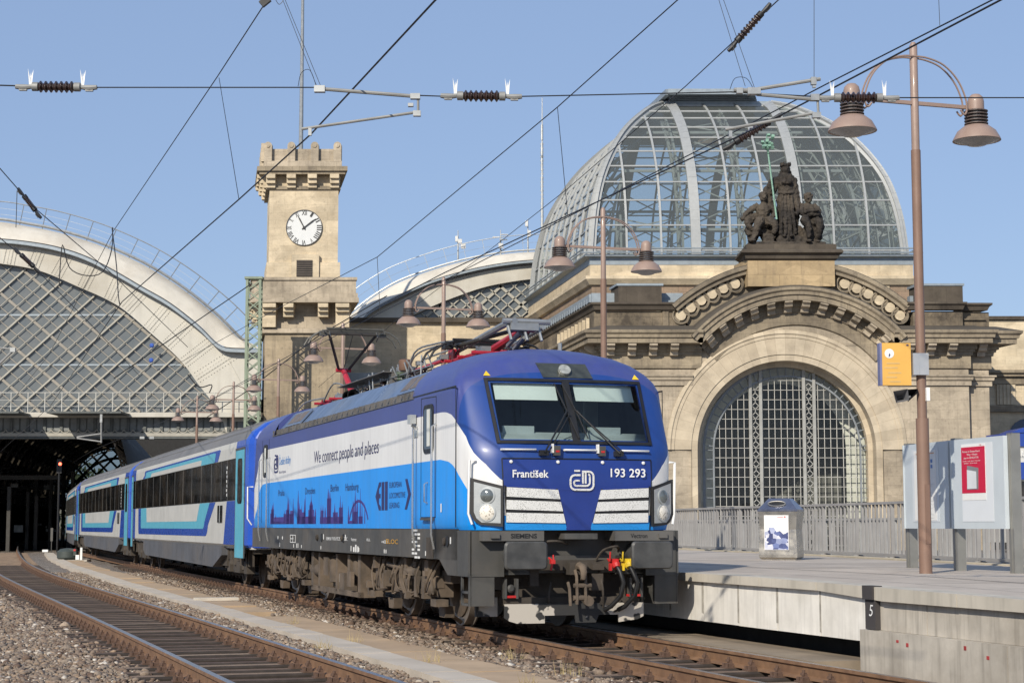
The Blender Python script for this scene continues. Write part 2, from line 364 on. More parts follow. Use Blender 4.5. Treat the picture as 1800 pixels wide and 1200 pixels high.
# ballast stones near the camera
def visible(x,y):
    X=TX+x*CT-y*ST; Y=TY+x*ST+y*CT; px=900+CF*X/Y; py=924+CF*1.62/Y
    return (Y>8)&(px>-90)&(px<1890)&(py<1260)&(Y<62)
def stones():
    N=900000; x=rng.uniform(-16,1.2,N); y=rng.uniform(-10,44,N); ok=visible(x,y)
    cc=np.interp(y,np.arange(-12,50,2.),[c2(q) for q in np.arange(-12,50,2.)]); pth=np.interp(y,np.arange(-12,50,2.),[pathx(q) for q in np.arange(-12,50,2.)])
    d=x-cc; z=np.full(N,-.215); keep=np.zeros(N,bool)
    left=(d<-1.0); keep|=left; z=np.where(d<-2.2,z+np.minimum(.10,(-d-2.2)*.04),z)
    keep|=(d>1.0)&(x<pth-.02); keep|=(x>pth+1.12)&(x<-.9)
    c_=(x>-3)&(x>pth+1.1)&(x<-1.35); z=np.where(c_,z-.005,z)
    bay=(np.abs(d)<1.0); z=np.where(bay,z-.085,z); keep|=bay&(rng.random(N)<.45)
    keep|=(np.abs(x)<.66)&(y<0)&(rng.random(N)<.4); z=np.where(np.abs(x)<.9,z-.06,z)
    # fewer with distance
    Y=TY+x*ST+y*CT; dens=np.clip(1.25-Y/48,.25,1.); keep&=ok&(rng.random(N)<dens)
    # ends of sleepers peep out
    se=((np.abs(d)<1.32)&(np.abs(d)>.9))|((np.abs(x)<1.32)&(np.abs(x)>.85)); keep&=~(se&(rng.random(N)<.62))
    x=x[keep];y=y[keep];z=z[keep]; n=len(x); lim=88000
    if n>lim: s=rng.permutation(n)[:lim]; x=x[s];y=y[s];z=z[s]; n=lim
    bm=bmesh.new(); bmesh.ops.create_icosphere(bm,subdivisions=1,radius=1.); bv=np.array([v.co[:] for v in bm.verts]); bf=np.array([[v.index for v in f.verts] for f in bm.faces]); bm.free()
    nv=len(bv); nf=len(bf)
    J=bv[None]*(1+rng.uniform(-.38,.28,(n,nv,1)))
    sc=rng.lognormal(math.log(.0205),.42,(n,1,1))*np.array([1.25,1.,.72])[None,None]*rng.uniform(.8,1.2,(n,1,3)); J=J*sc
    a=rng.uniform(0,6.28,(n,1)); t_=rng.uniform(-.6,.6,(n,1))
    X=J[...,0];Yv=J[...,1];Z=J[...,2]; Y2=Yv*np.cos(t_)-Z*np.sin(t_); Z2=Yv*np.sin(t_)+Z*np.cos(t_); X2=X*np.cos(a)-Y2*np.sin(a); Y3=X*np.sin(a)+Y2*np.cos(a)
    WX=TX+x*CT-y*ST; WY=TY+x*ST+y*CT
    co=np.stack([X2+WX[:,None],Y3+WY[:,None],Z2+z[:,None]+rng.uniform(-.01,.03,(n,1))],-1).reshape(-1,3)
    F=(bf[None]+(np.arange(n)*nv)[:,None,None]).reshape(-1)
    me=bpy.data.meshes.new('ballast_stones'); me.vertices.add(n*nv); me.vertices.foreach_set('co',co.ravel().astype(np.float32))
    me.loops.add(n*nf*3); me.loops.foreach_set('vertex_index',F.astype(np.int32)); me.polygons.add(n*nf); me.polygons.foreach_set('loop_start',np.arange(0,n*nf*3,3,dtype=np.int32))
    at_=me.attributes.new('tone','FLOAT','POINT'); 
    cc2=np.interp(y,np.arange(-12,50,2.),[c2(q) for q in np.arange(-12,50,2.)]); dr=np.minimum(np.abs(np.abs(x-cc2)-.75),np.abs(np.abs(x)-.75)); tn=rng.random(n); tn=np.where((dr<.55)&(rng.random(n)<.75),tn*.30+.02,tn)
    at_.data.foreach_set('value',np.repeat(tn,nv).astype(np.float32))
    me.materials.append(M['stones']); me.update(calc_edges=True); me.validate(); o=bpy.data.objects.new('ballast_stones',me); link(o)
    tag(o,'loose grey and tan ballast stones around the tracks','ballast',kind='stuff'); print('stones',n)
stones()
# platform
PZ=.77
def pzf(y): return min(.80,max(.69,.775+.0095*(y+4)))
back=[(8.2,-30),(8.3,-6),(8.6,6),(10.0,14),(11.4,27),(12.,70)]
m_=MB(); ys=list(np.arange(-30,70.1,1.)); bx=lambda y: float(np.interp(y,[q[1] for q in back],[q[0] for q in back]))
m_.grid([[lw(2.0,y,pzf(y)),lw((2.0+bx(y))/2,y,pzf(y)),lw(bx(y),y,pzf(y)),lw(bx(y),y,.1)] for y in ys])
m_.build('platform_surface',M['asph'],kind='structure')
LM=Matrix.Translation((TX,TY,0))@Matrix.Rotation(TT,4,'Z')
m_=MB()
for x,w_ in ((2.62,.012),(3.9,.02),(3.98,.02),(6.1,.012)):
    for y in np.arange(-16,60,1.): m_.add([lw(x,y,pzf(y)+.003),lw(x+w_,y,pzf(y)+.003),lw(x+w_,y+1,pzf(y+1)+.003),lw(x,y+1,pzf(y+1)+.003)],[(0,1,2,3)])
for y in np.arange(-16,60,3.1): m_.add([lw(2.64,y,pzf(y)+.003),lw(bx(y)-.1,y,pzf(y)+.003),lw(bx(y)-.1,y+.02,pzf(y)+.003),lw(2.64,y+.02,pzf(y)+.003)],[(0,1,2,3)])
m_.build('platform_marking',pm('dark_paving_joint',(.09,.08,.075),.9),kind='structure',normals=False)
def slopebox(m_,x0,x1,y0,y1,za,zb):
    m_.add([LM@Vector((x,y,z(y))) for z in (za,zb) for y in (y0,y1) for x in (x0,x1)],[(0,2,3,1),(4,5,7,6),(0,1,5,4),(2,6,7,3),(0,4,6,2),(1,3,7,5)])
m_=MB(); y=-30.
while y<70:
    L=1.5; dx=random.uniform(-.006,.006); dz=random.uniform(0,.004)
    slopebox(m_,1.675+dx,1.995,y+.006,y+L-.006,lambda q:(.63 if q<-4.1 else .695),lambda q:pzf(q)+.004+dz); y+=L
m_.build('platform_kerb',M['edge'],kind='structure')
m_=MB(); y=-4.1
while y<70: m_.box(1.74,1.82,y+.012,y+1.10,.165+random.uniform(0,.008),.69,0,LM); y+=1.112
m_.box(1.80,1.84,-4.1,70,.17,.69,1,LM)
for i in range(66):
    y=-4.1+1.112*i; w_=random.uniform(.02,.05); m_.box(1.7375,1.74,y-w_*.5,y+w_,random.uniform(.17,.3),.685,2,LM)
m_.build('platform_wall',[M['concw'],pm('damp_joint',(.10,.09,.08),.9),pm('water_stain',(.36,.335,.29),.9,var=.3,scale=8,streak=.4)],label='whitewashed concrete panels under the platform edge beside the locomotive',cat='wall')
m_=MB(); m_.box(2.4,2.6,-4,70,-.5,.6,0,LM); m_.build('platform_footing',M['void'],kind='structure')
m_=MB(); m_.box(1.16,1.98,-3.9,70,-.4,-.045,0,LM); m_.box(1.80,2.4,-3.9,70,-.4,-.2,0,LM); m_.build('drain_kerb',pm('silted_concrete',(.25,.20,.145),.92,.0,.2,1.5,.2,dirt=(.15,.12,.09),dirtamt=.7),kind='structure')
m_=MB(); y=-30.
while y<-4.1:
    e=min(y+1.9,-4.12); m_.box(1.755,2.6,y+.008,e-.008,.31,.628,0,LM); y+=1.9
y=-30.
while y<-4.1:
    e=min(y+3.3,-4.06); m_.box(1.645,2.6,y,e-.012,-.6,.308,0,LM); y+=3.3
m_.build('platform_wall',M['conc'],label='stained grey concrete platform wall at the bottom right corner',cat='wall')
pl=thing('platform_marker','dark metal marker plate with a chalked 5 on the platform edge','marker',lw(1.66,-4.3,.2),TT)
m_=MB(); m_.box(1.69,1.78,-4.34,-4.12,.315,.66,0,LM); m_.box(1.655,1.78,-4.34,-4.12,.64,.79,0,LM); m_.build('plate',pm('dark_bitumen',(.05,.045,.045),.8),pl,world=True)
o=text('5',None,lw(1.688,-4.21,.46),Vector((ST,-CT,0)),(0,0,1),.13,.09,M['white'],name='number',shear=.2)
o.parent=pl; o.matrix_parent_inverse=(Matrix.Translation(pl.location)@Matrix.Rotation(TT,4,'Z')).inverted()
m_=MB()
for y,z in ((-5.1,.22),(-6.6,.19),(-4.9,.24),(-6.2,.26)): m_.box(1.640,1.6452,y,y+random.uniform(.02,.05),z-random.uniform(.02,.05),z,0,LM)
m_.build('survey_mark',pm('faded_red_mark',(.35,.04,.04),.8,var=.3),kind='structure')
# plain ground behind the platform: lower yard in front of the station
m_=MB(); m_.add([(14,20,.1),(90,20,.1),(90,260,.1),(3,260,.1),(3,66,.1)],[(0,1,2,3,4)]); m_.build('road',pm('yard_asphalt',(.17,.155,.14),.9,world=True),kind='structure')
# ---------------- station buildings ----------------
S1=(.55,.465,.35); S2=(.455,.385,.29)
M['stone']=stone('sandstone_ashlar',S1,S2,1.5,.52,.42,mortar=.72,streak=.45,top=.6)
M['stonewarm']=stone('warm_sandstone',(.62,.52,.37),(.575,.475,.33),1.4,.5,.06,mortar=.8,streak=.1)
M['stonedark']=stone('sooty_sandstone',(.36,.29,.20),(.28,.225,.155),1.3,.5,.68,streak=.7,top=.8)
M['stonered']=stone('reddish_sandstone',(.38,.27,.19),(.31,.24,.17),.9,.45,.4,streak=.4)
M['cornice']=stone('weathered_cornice_stone',(.41,.34,.24),(.33,.275,.20),1.1,.6,.52,streak=.75,top=.8,mortar=.6)
M['blackstone']=stone('black_weathered_stone',(.15,.125,.095),(.115,.095,.075),2.,3.,.7,streak=.5)
M['lead']=pm('blue_grey_sheet_metal',(.26,.30,.33),.5,.25,var=.12,world=True,streak=.15)
M['membrane']=pm('pale_roof_membrane',(.61,.57,.49),.8,var=.12,world=True,scale=.5,dirt=(.40,.34,.26),dirtamt=.7,streak=.15)
M['girder']=pm('cream_steel_girder',(.52,.495,.43),.55,var=.08,world=True,scale=.5,dirt=(.33,.29,.22),dirtamt=.6,streak=.18)
M['lattice']=pm('cream_lattice_steel',(.37,.35,.295),.6,var=.1,world=True)
M['beam']=pm('grey_beam_paint',(.10,.108,.104),.7,var=.2,world=True)
M['beamlight']=pm('pale_beam_trim',(.36,.34,.29),.7,var=.1,world=True)
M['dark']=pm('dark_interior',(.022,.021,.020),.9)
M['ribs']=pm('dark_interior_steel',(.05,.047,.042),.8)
M['domegrey']=pm('pale_dome_steel',(.34,.35,.345),.45,.2,var=.06,world=True)
M['truss']=pm('grey_dome_truss',(.24,.255,.25),.6,.1,var=.1,world=True)
def shedglass():
    b=NB('dusty_shed_glass'); v=b.pos(); c=b.ramp(b.noise(v,.55,6,.7),(.3,(.095,.115,.128)),(.7,(.165,.17,.165))); b.l(c,b.b.inputs['Base Color']); b.b.inputs['Roughness'].default_value=.22; b.b.inputs['Specular IOR Level'].default_value=.6; b.bump(b.noise(v,.9,3),.08,.1); return b.m
M['sglass']=shedglass()
M['dglass']=glass('dome_glass',(.86,.92,.92),.90,.03,.8,dust=(.20,(.29,.32,.315)))
M['winglass']=glass('hall_window_glass',(.84,.87,.85),.88,.03,.6)
def skew(p,dep,sk=-.169): return Vector((p[0]+sk*dep,p[1]+dep,p[2]))
def sweep_plan(m,path,prof,mi=0):
    """path: (x,y) list, outward side on the right of travel; prof: (out,z) list"""
    pts=[Vector((p[0],p[1])) for p in path]; rows=[]
    for i,p in enumerate(pts):
        d1=(pts[i]-pts[i-1]).normalized() if i>0 else None; d2=(pts[i+1]-pts[i]).normalized() if i<len(pts)-1 else None
        n1=Vector((d1.y,-d1.x)) if d1 else None; n2=Vector((d2.y,-d2.x)) if d2 else None
        if n1 is None: nn=n2
        elif n2 is None: nn=n1
        else:
            nn=(n1+n2); nn=nn/max(nn.dot(n1),.25)
        rows.append([(p.x+nn.x*o,p.y+nn.y*o,z) for o,z in prof])
    m.grid([[rows[i][j] for i in range(len(rows))] for j in range(len(prof))],mi); return m
def arc_sweep(m,c,y,prof,a0,a1,n=40,mi=0):
    """arc in the XZ plane about c=(x,z); prof: (radius,out) with out towards the viewer"""
    rows=[]
    for i in range(n+1):
        a=R(a0+(a1-a0)*i/n); rows.append([(c[0]+r*math.cos(a),y-o,c[1]+r*math.sin(a)) for r,o in prof])
    m.grid(rows,mi); return m
# ---- pavilion with the great arch ----
FY=97.
def fX(px,py=750): return at(px,py,FY).x
def fZ(py,Y=FY,px=1300): return at(px,py,Y).z
PV=thing('station_pavilion','sandstone entrance pavilion with great arched window, curved pediment and glass dome','building',(fX(1400),FY,0))
ac=(at(1383,790,FY).x,at(1383,790,FY).z); k97=(at(1483,790,FY).x-at(1383,790,FY).x)/100.
xL,xR=fX(1062),fX(1745); zT=fZ(607)
ra=k97*157          # wall opening radius
def arch_pts(r,n=40,zb=-.5): return [(ac[0]-r,zb)]+[(ac[0]-r*math.cos(math.pi*i/n),ac[1]+r*math.sin(math.pi*i/n)) for i in range(n+1)]+[(ac[0]+r,zb)]
def wall_with_arch(m,x0,x1,z0,z1,y,r,mi=0):
    A=arch_pts(r,40,z0); 
    for i in range(len(A)-1):
        a,b=A[i],A[i+1]
        if abs(a[0]-b[0])<1e-6: continue
        m.quad((a[0],y,a[1]),(b[0],y,b[1]),(b[0],y,z1),(a[0],y,z1),mi)
    m.quad((x0,y,z0),(ac[0]-r,y,z0),(ac[0]-r,y,z1),(x0,y,z1),mi); m.quad((ac[0]+r,y,z0),(x1,y,z0),(x1,y,z1),(ac[0]+r,y,z1),mi)
m=MB(); wall_with_arch(m,xL,fX(1705),-.5,zT,FY,ra)
m.quad((fX(1705),FY,-.5),(fX(1705),FY,zT),(fX(1705),FY+.5,zT),(fX(1705),FY+.5,-.5)); m.quad((fX(1705),FY+.5,-.5),(xR,FY+.5,-.5),(xR,FY+.5,zT),(fX(1705),FY+.5,zT))
for x in (xL,xR):
    a=Vector((x,FY+(.5 if x==xR else 0),-.5)); b=skew(a,24); m.quad(a,b,(b.x,b.y,zT),(a.x,a.y,zT))
# wall field above, under the curved pediment
pc=(at(1401,754,FY).x,at(1401,754,FY).z); pr=k97*255
seg=[(pc[0]+pr*math.cos(R(a)),pc[1]+pr*math.sin(R(a))) for a in np.linspace(138.5,41.5,30)]
m.add([(seg[0][0],FY,zT-.02)]+[(x,FY,z) for x,z in seg]+[(seg[-1][0],FY,zT-.02)],[tuple(range(len(seg)+2))])
m.build('wall',M['stone'],PV,world=True)
# archivolt rings, reveal
m=MB(); arc_sweep(m,ac,FY,[(k97*212,.02),(k97*211,.10),(k97*205,.16),(k97*203,.10),(k97*198,.10),(k97*197,.06),(k97*193,.06),(k97*168,.12),(k97*168,.06),(ra,.06),(ra,-.9),(k97*148.5,-.95),(k97*148.5,-1.6)],0,180,60)
for s in (-1,1):
    for r0,o0,r1,o1 in ((168,.12,168,.06),(168,.06,157,.06),(157,.06,157,-.9),(157,-.9,148.5,-.95),(148.5,-.95,148.5,-1.6)):
        m.quad((ac[0]+s*k97*r0,FY-o0,ac[1]),(ac[0]+s*k97*r1,FY-o1,ac[1]),(ac[0]+s*k97*r1,FY-o1,-.5),(ac[0]+s*k97*r0,FY-o0,-.5))
    m.quad((ac[0]+s*k97*193,FY-.06,ac[1]),(ac[0]+s*k97*168,FY-.12,ac[1]),(ac[0]+s*k97*168,FY-.12,-.5),(ac[0]+s*k97*193,FY-.06,-.5)) if False else None
def stone_ring():
    b=NB('radial_arch_stone'); g=b.n('ShaderNodeNewGeometry'); sp=b.n('ShaderNodeSeparateXYZ'); b.l(g.outputs['Position'],sp.inputs[0])
    a=b.math('ARCTAN2',b.math('SUBTRACT',sp.outputs[2],ac[1]),b.math('SUBTRACT',sp.outputs[0],ac[0])); t=b.math('MULTIPLY',a,34/math.pi); fr=b.math('FRACT',t); j=b.math('GREATER_THAN',b.math('ABSOLUTE',b.math('SUBTRACT',fr,.5)),.485)
    cell=b.n('ShaderNodeTexWhiteNoise',noise_dimensions='1D'); b.l(b.math('FLOOR',t),cell.inputs['W'])
    c=b.ramp(cell.outputs['Value'],(0,(.46,.385,.28)),(1,(.56,.475,.35))); c=b.mix(b.math('MULTIPLY',j,.45),c,(.2,.15,.10)); v=b.pos()
    c=b.mix(1.,c,b.ramp(b.noise(v,1.1,6,.65),(.25,.78),(.75,1.12)),'MULTIPLY'); c=b.mix(b.ramp(b.noise(v,.5,7,.7),(.5,0.),(.75,.5)),c,(.15,.12,.09))
    b.l(c,b.b.inputs['Base Color']); b.b.inputs['Roughness'].default_value=.85; return b.m
m.build('arch_moulding',stone_ring(),PV,world=True,smooth=25)
# string courses left and right of the arch
zs=fZ(664); m=MB(); pf=[(.0,-.42),(.12,-.42),(.12,-.16),(.20,-.12),(.22,.04),(.30,.08),(.30,.16),(0,.20)]
pf=[(o,zs+z) for o,z in pf]
sweep_plan(m,[skew((xL,FY,0),24)[:2],(xL,FY),(ac[0]-k97*164,FY)],pf); sweep_plan(m,[(ac[0]+k97*164,FY),(fX(1705),FY),(fX(1705),FY+.5),(xR,FY+.5),skew((xR,FY+.5,0),20)[:2]],pf)
m.build('string_course',M['stone'],PV,world=True,smooth=30)
# entablature with console blocks
z0,z1=fZ(606),fZ(577); H=z1-z0
ent=[(0,z0-1.35),(.12,z0-1.3),(.12,z0-.62),(.2,z0-.6),(.22,z0-.42),(.3,z0-.4),(.32,z0-.28),(.42,z0-.25),(.42,z0-.02),(1.1,z0),(1.1,z0+.28),(1.2,z0+.30),(1.22,z0+.46),(1.34,z0+.56),(1.36,z0+.70),(.3,z1+.12),(0,z1+.12)]
xa,xb=pc[0]-pr*math.cos(R(41.5))-.0,pc[0]+pr*math.cos(R(41.5))
m=MB(); sweep_plan(m,[skew((xL,FY,0),24)[:2],(xL,FY),(xa+.75,FY)],ent)
sweep_plan(m,[(xb-.75,FY),(fX(1705),FY),(fX(1705),FY+.5),(xR,FY+.5),skew((xR,FY+.5,0),22)[:2]],ent)
m.build('entablature',M['cornice'],PV,world=True,smooth=20)
def console(m,p,ux,uz,sc=1.):      # p on the wall under the cornice; ux along, uz up
    p=Vector(p); W=Vector((0,-1,0)); m.prism([(0,0),(.95,0),(.95,-.12),(.78,-.2),(.70,-.34),(.35,-.42),(.30,-.62),(0,-.66)],p-ux*.22*sc,W,uz,ux*.44*sc)
m=MB(); 
x=xL+.35
while x<xa+.3: console(m,(x,FY-.10,z0+.0),Vector((1,0,0)),Vector((0,0,1))); x+=1.17
x=xb+.2
while x<fX(1700): console(m,(x,FY-.10,z0),Vector((1,0,0)),Vector((0,0,1))); x+=1.17
console(m,(xR-.5,FY+.40,z0),Vector((1,0,0)),Vector((0,0,1)))
for d in np.arange(.6,22,1.3):
    p=skew((xL,FY,z0),d); m.prism([(0,0),(.95,0),(.95,-.15),(.7,-.34),(.3,-.6),(0,-.66)],p+Vector((0,-.2,0)),(-1,0,0),(0,0,1),(0,.4,0))
# curved cornice and its consoles
for i in range(12):
    a=R(134.5-i*(89/11)); ux=Vector((math.sin(a),0,-math.cos(a))); uz=Vector((math.cos(a),0,math.sin(a))); r=pr-.92; console(m,(pc[0]+r*math.cos(a),FY-.10,pc[1]+r*math.sin(a)),ux,uz)
build_each(m,1,'console_block',M['stone'],PV,world=True)
m=MB(); r0=pr-.95; arc_sweep(m,pc,FY,[(r0-1.3,.02),(r0-1.25,.12),(r0-.62,.14),(r0-.6,.22),(r0-.3,.30),(r0-.28,.42),(r0,.42),(r0,1.1),(r0+.28,1.1),(r0+.3,1.2),(r0+.46,1.22),(r0+.56,1.34),(r0+.70,1.36),(r0+.85,.95),(r0+1.02,-.45)],139.5,40.5,60)
m.build('curved_cornice',M['cornice'],PV,world=True,smooth=20)
# arched parapet with roundels
qc=(at(1392,773,FY+.6).x,at(1392,773,FY+.6).z); qk=k97*97.6/97; R1=qk*318; R0=qk*272; PY=FY+.5
m=MB(); arc_sweep(m,qc,PY,[(R0-.9,-.1),(R1-.5,-.1),(R1-.5,.34),(R1-.35,.36),(R1-.25,.5),(R1-.05,.52),(R1,.45),(R1,-.7),(R0,-.7)],131.5,48.5,50)
m.build('arched_parapet',M['cornice'],PV,world=True,smooth=20)
m=MB(); rr=R1-.80
for s in (-1,1):
    for j in range(6):
        a=R(90+s*(19.4+j*4.4)); c=(qc[0]+rr*math.cos(a),PY-.02,qc[1]+rr*math.sin(a)); m.lathe([(.50,0),(.50,.14),(.43,.16),(.37,.08)],c,(0,-1,0),20,1,cap=False); m.lathe([(.30,.02),(.28,.14),(.001,.16)],c,(0,-1,0),16,0)
        a2=R(90+s*(21.6+j*4.4)); c2_=(qc[0]+rr*math.cos(a2),PY-.02,qc[1]+rr*math.sin(a2)); m.cbox(c2_,(.20,.2,.42),1,M=Matrix.Rotation(-(a2-math.pi/2),4,'Y'))
build_each(m,3,'roundel',[M['stonewarm'],M['cornice']],PV,world=True,smooth=30)
# straight parapets, blocks
def blk(m,x0,x1,y0,y1,Y,dep,mi=0): # photo rectangle at depth Y
    a=at(x0,y1,Y); b=at(x1,y0,Y); m.ob(a.x,b.x,Y,a.z,b.z,dep,mi)
m=MB(); blk(m,1060,1205,547,590,FY+.45,1.2); blk(m,1606,1692,547,590,FY+.3,1.2); blk(m,1692,1738,549,590,FY+.75,1.2); blk(m,1165,1175,540,580,FY+.35,.3); blk(m,1045,1062,545,590,FY+.5,22.); 
build_each(m,1,'parapet',M['stonedark'],PV,world=True)
m=MB(); 
pz=fZ(534); cp=[(0,pz-.35),(.22,pz-.3),(.30,pz-.1),(.42,pz),(.42,pz+.1),(0,pz+.16)]
sweep_plan(m,[skew((fX(1052),FY+.45,0),22)[:2],(fX(1052),FY+.45),(fX(1190),FY+.45)],cp); sweep_plan(m,[(fX(1600),FY+.3),(fX(1692),FY+.3),(fX(1692),FY+.75),(fX(1738),FY+.75),skew((fX(1738),FY+.75,0),20)[:2]],cp); build_each(m,1,'parapet_coping',M['blackstone'],PV,world=True)
m=MB()
for i in range(9):
    p=skew((fX(1050),FY+.6,0),1.4+i*1.05); m.box(p.x-.28,p.x+.1,p.y-.16,p.y+.16,fZ(585),fZ(552))
build_each(m,1,'baluster',M['stonewarm'],PV,world=True)
m=MB(); blk(m,1087,1163,502,531,FY+1.2,1.8); blk(m,1618,1692,502,531,FY+1.2,1.6); build_each(m,1,'attic_block',M['blackstone'],PV,world=True)
m=MB(); blk(m,1084,1166,498,502,FY+1.15,1.9); blk(m,1615,1695,498,502,FY+1.15,1.7); blk(m,1040,1200,515,531,FY+2.2,.4); blk(m,1036,1044,517,531,FY+2.4,20); blk(m,1600,1630,520,540,FY+2.2,.4); build_each(m,1,'metal_flashing',M['lead'],PV,world=True)
m=MB(); x=fX(1048)
for i in range(28):
    p=skew((fX(1036),FY+2.2,0),i*.7); m.box(p.x-.03,p.x,p.y,p.y+.05,fZ(531),fZ(517))
build_each(m,1,'flashing_rib',M['lead'],PV,world=True)
# pedestal for the statues
m=MB(); blk(m,1315,1467,455,503,FY-.1,2.6); m.build('pedestal',stone('ochre_pedestal_stone',(.48,.36,.21),(.40,.30,.18),2.4,.9,.3,streak=.4),PV,world=True)
m=MB(); pa=at(1315,455,FY-.1); pb_=at(1467,455,FY-.1); pz=pa.z
sweep_plan(m,[(pa.x,FY+2.4),(pa.x,FY-.1),(pb_.x,FY-.1),(pb_.x,FY+2.4)],[(0,pz-.1),(.15,pz),(.22,pz+.2),(.42,pz+.3),(.42,pz+.42),(.30,pz+.5),(.1,pz+.52),(.1,pz+.80),(-2,pz+.82)])
m.box(pa.x-.02,pb_.x+.02,FY-.12,FY+2.4,pz+.5,pz+.84); m.build('pedestal_cap',M['blackstone'],PV,world=True)
# roof plane between parapets and the dome base
m=MB(); z=fZ(560); m.quad((xL,FY+.6,z),(xR,FY+.6,z),skew((xR,FY+.6,z),20),skew((xL,FY+.6,z),20)); m.build('roof',M['lead'],PV,world=True)
# great window
GY=FY+1.35; gk=k97*GY/97; gc=(at(1383,790,GY).x,at(1383,790,GY).z); gr=gk*147.5
W=MB(); A=[(gc[0]-gr,-.5)]+[(gc[0]-gr*math.cos(math.pi*i/40),gc[1]+gr*math.sin(math.pi*i/40)) for i in range(41)]+[(gc[0]+gr,-.5)]
W.add([(a,GY+.06,b) for a,b in A],[tuple(range(len(A)))]); win=W.build('arched_window',M['winglass'],PV,world=True,normals=False)
m=MB(); rin=gk*129
def hx(r,x): return math.sqrt(max(r*r-(x-gc[0])**2,0))+gc[1]
for px in np.arange(1243,1528,10.85):
    if any(abs(px-q)<8 for q in (1328,1423)): continue
    x=at(px,760,GY).x
    if abs(x-gc[0])<rin: m.bar((x,GY,-.5),(x,GY,hx(rin,x)),.027,.06,0,up=(0,1,0))
z=-.2
while z<gc[1]+rin:
    h=rin if z<gc[1] else math.sqrt(max(rin**2-(z-gc[1])**2,0)); m.bar((gc[0]-h,GY,z),(gc[0]+h,GY,z),.024,.06,0,up=(0,1,0)); z+=gk*17
fr=m.build('glazing_bars',pm('pale_window_bars',(.52,.51,.47),.6,world=True),win)
fr.location=-Vector(PV.location)
m=MB()
for px in (1319,1337,1413,1431):
    x=at(px,760,GY).x; m.bar((x,GY-.1,-.5),(x,GY-.1,hx(gr,x)),.17,.18,0,up=(0,1,0))
for px in (1328,1422):
    x=at(px,760,GY).x; z=.2
    while z<gc[1]+rin-.6:
        q=gk*6; h=gk*17.0
        for a,b in (((0,0),(0,h*.28)),((0,h*.28),(q,h*.62)),((q,h*.62),(0,h*.96)),((0,h*.28),(-q,h*.62)),((-q,h*.62),(0,h*.96))): m.bar((x+a[0],GY-.05,z+a[1]),(x+b[0],GY-.05,z+b[1]),.045,.05,0,up=(0,1,0))
        z+=h
o=m.build('window_mullion',pm('grey_mullion',(.32,.32,.30),.55,world=True),win); o.location=-Vector(PV.location)
m=MB(); 
for r,w_ in ((rin,.10),(gr-.05,.14)): arc_sweep(m,gc,GY,[(r-w_/2,0),(r-w_/2,.12),(r+w_/2,.12),(r+w_/2,0)],0,180,48); [m.box(gc[0]+s*r-w_/2,gc[0]+s*r+w_/2,GY-.12,GY,-.5,gc[1]) for s in (-1,1)]
for i in range(31):
    a=math.pi*(i+.5)/31; m.bar((gc[0]+rin*math.cos(a),GY-.02,gc[1]+rin*math.sin(a)),(gc[0]+gr*math.cos(a),GY-.02,gc[1]+gr*math.sin(a)),.05,.06,0,up=(0,1,0))
for i in range(12):
    z=-.2+i*.53
    for s in (-1,1): m.bar((gc[0]+s*rin,GY-.02,z),(gc[0]+s*gr,GY-.02,z),.04,.05,0,up=(0,1,0)) if z<gc[1] else None
o=m.build('window_arch_frame',pm('blue_grey_frame',(.20,.22,.24),.5,world=True),win); o.location=-Vector(PV.location)
# hall behind the window: grey inner arch wall, white pier at the right
m=MB(); IY=FY+4.2; ik=k97*IY/97; ic=(at(1371,790,IY).x,at(1371,790,IY).z)
ir=ik*116; A=[(ic[0]-ir,-.5)]+[(ic[0]-ir*math.cos(math.pi*i/30),ic[1]+ir*math.sin(math.pi*i/30)) for i in range(31)]+[(ic[0]+ir,-.5)]
for i in range(len(A)-1):
    a,b=A[i],A[i+1]
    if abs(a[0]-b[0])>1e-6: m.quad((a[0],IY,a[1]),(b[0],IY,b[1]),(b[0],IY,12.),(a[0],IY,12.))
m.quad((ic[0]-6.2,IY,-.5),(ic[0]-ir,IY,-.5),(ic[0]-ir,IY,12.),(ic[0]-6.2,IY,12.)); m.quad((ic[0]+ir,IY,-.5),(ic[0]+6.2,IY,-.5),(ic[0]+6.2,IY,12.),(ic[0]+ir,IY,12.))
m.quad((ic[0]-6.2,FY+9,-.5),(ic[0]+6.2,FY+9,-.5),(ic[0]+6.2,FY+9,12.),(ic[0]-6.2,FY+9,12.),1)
for i in range(26): 
    x=ic[0]-6+random.random()*12; z=random.choice([.2,1.2,2.2]); m.box(x,x+random.uniform(.3,1.6),FY+8.4,FY+8.9,z,z+random.uniform(.3,.9),random.choice([0,1,1,2]))
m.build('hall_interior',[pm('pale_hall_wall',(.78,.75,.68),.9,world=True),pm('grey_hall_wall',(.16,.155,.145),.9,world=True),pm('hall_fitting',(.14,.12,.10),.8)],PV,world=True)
# ---- dome base block ----
BY=104.; bX0=at(1040,470,BY).x; bX1=at(1600,470,BY).x
def bz(py): return at(1300,py,BY).z
m=MB(); m.ob(bX0,bX1,BY,fZ(600),bz(490),20.5); m.build('dome_base_wall',M['stonered'],PV,world=True)
m=MB(); base=[skew((bX0,BY,0),20.5)[:2],(bX0,BY),(bX1,BY),skew((bX1,BY,0),20.5)[:2]]
zz=bz(495); sweep_plan(m,base,[(0,zz-.25),(.18,zz-.2),(.32,zz),(.42,zz+.12),(.42,zz+.3),(.12,zz+.34),(.12,bz(466)),(0,bz(466))]); m.build('dome_base_cornice',M['stonewarm'],PV,world=True,smooth=20)
m=MB(); sweep_plan(m,base,[(.14,bz(466)),(.14,bz(455)),(.5,bz(452)),(.5,bz(449)),(-1.2,bz(447)),(-1.4,bz(444))]); m.build('dome_gutter',M['lead'],PV,world=True,smooth=20)
m=MB(); 
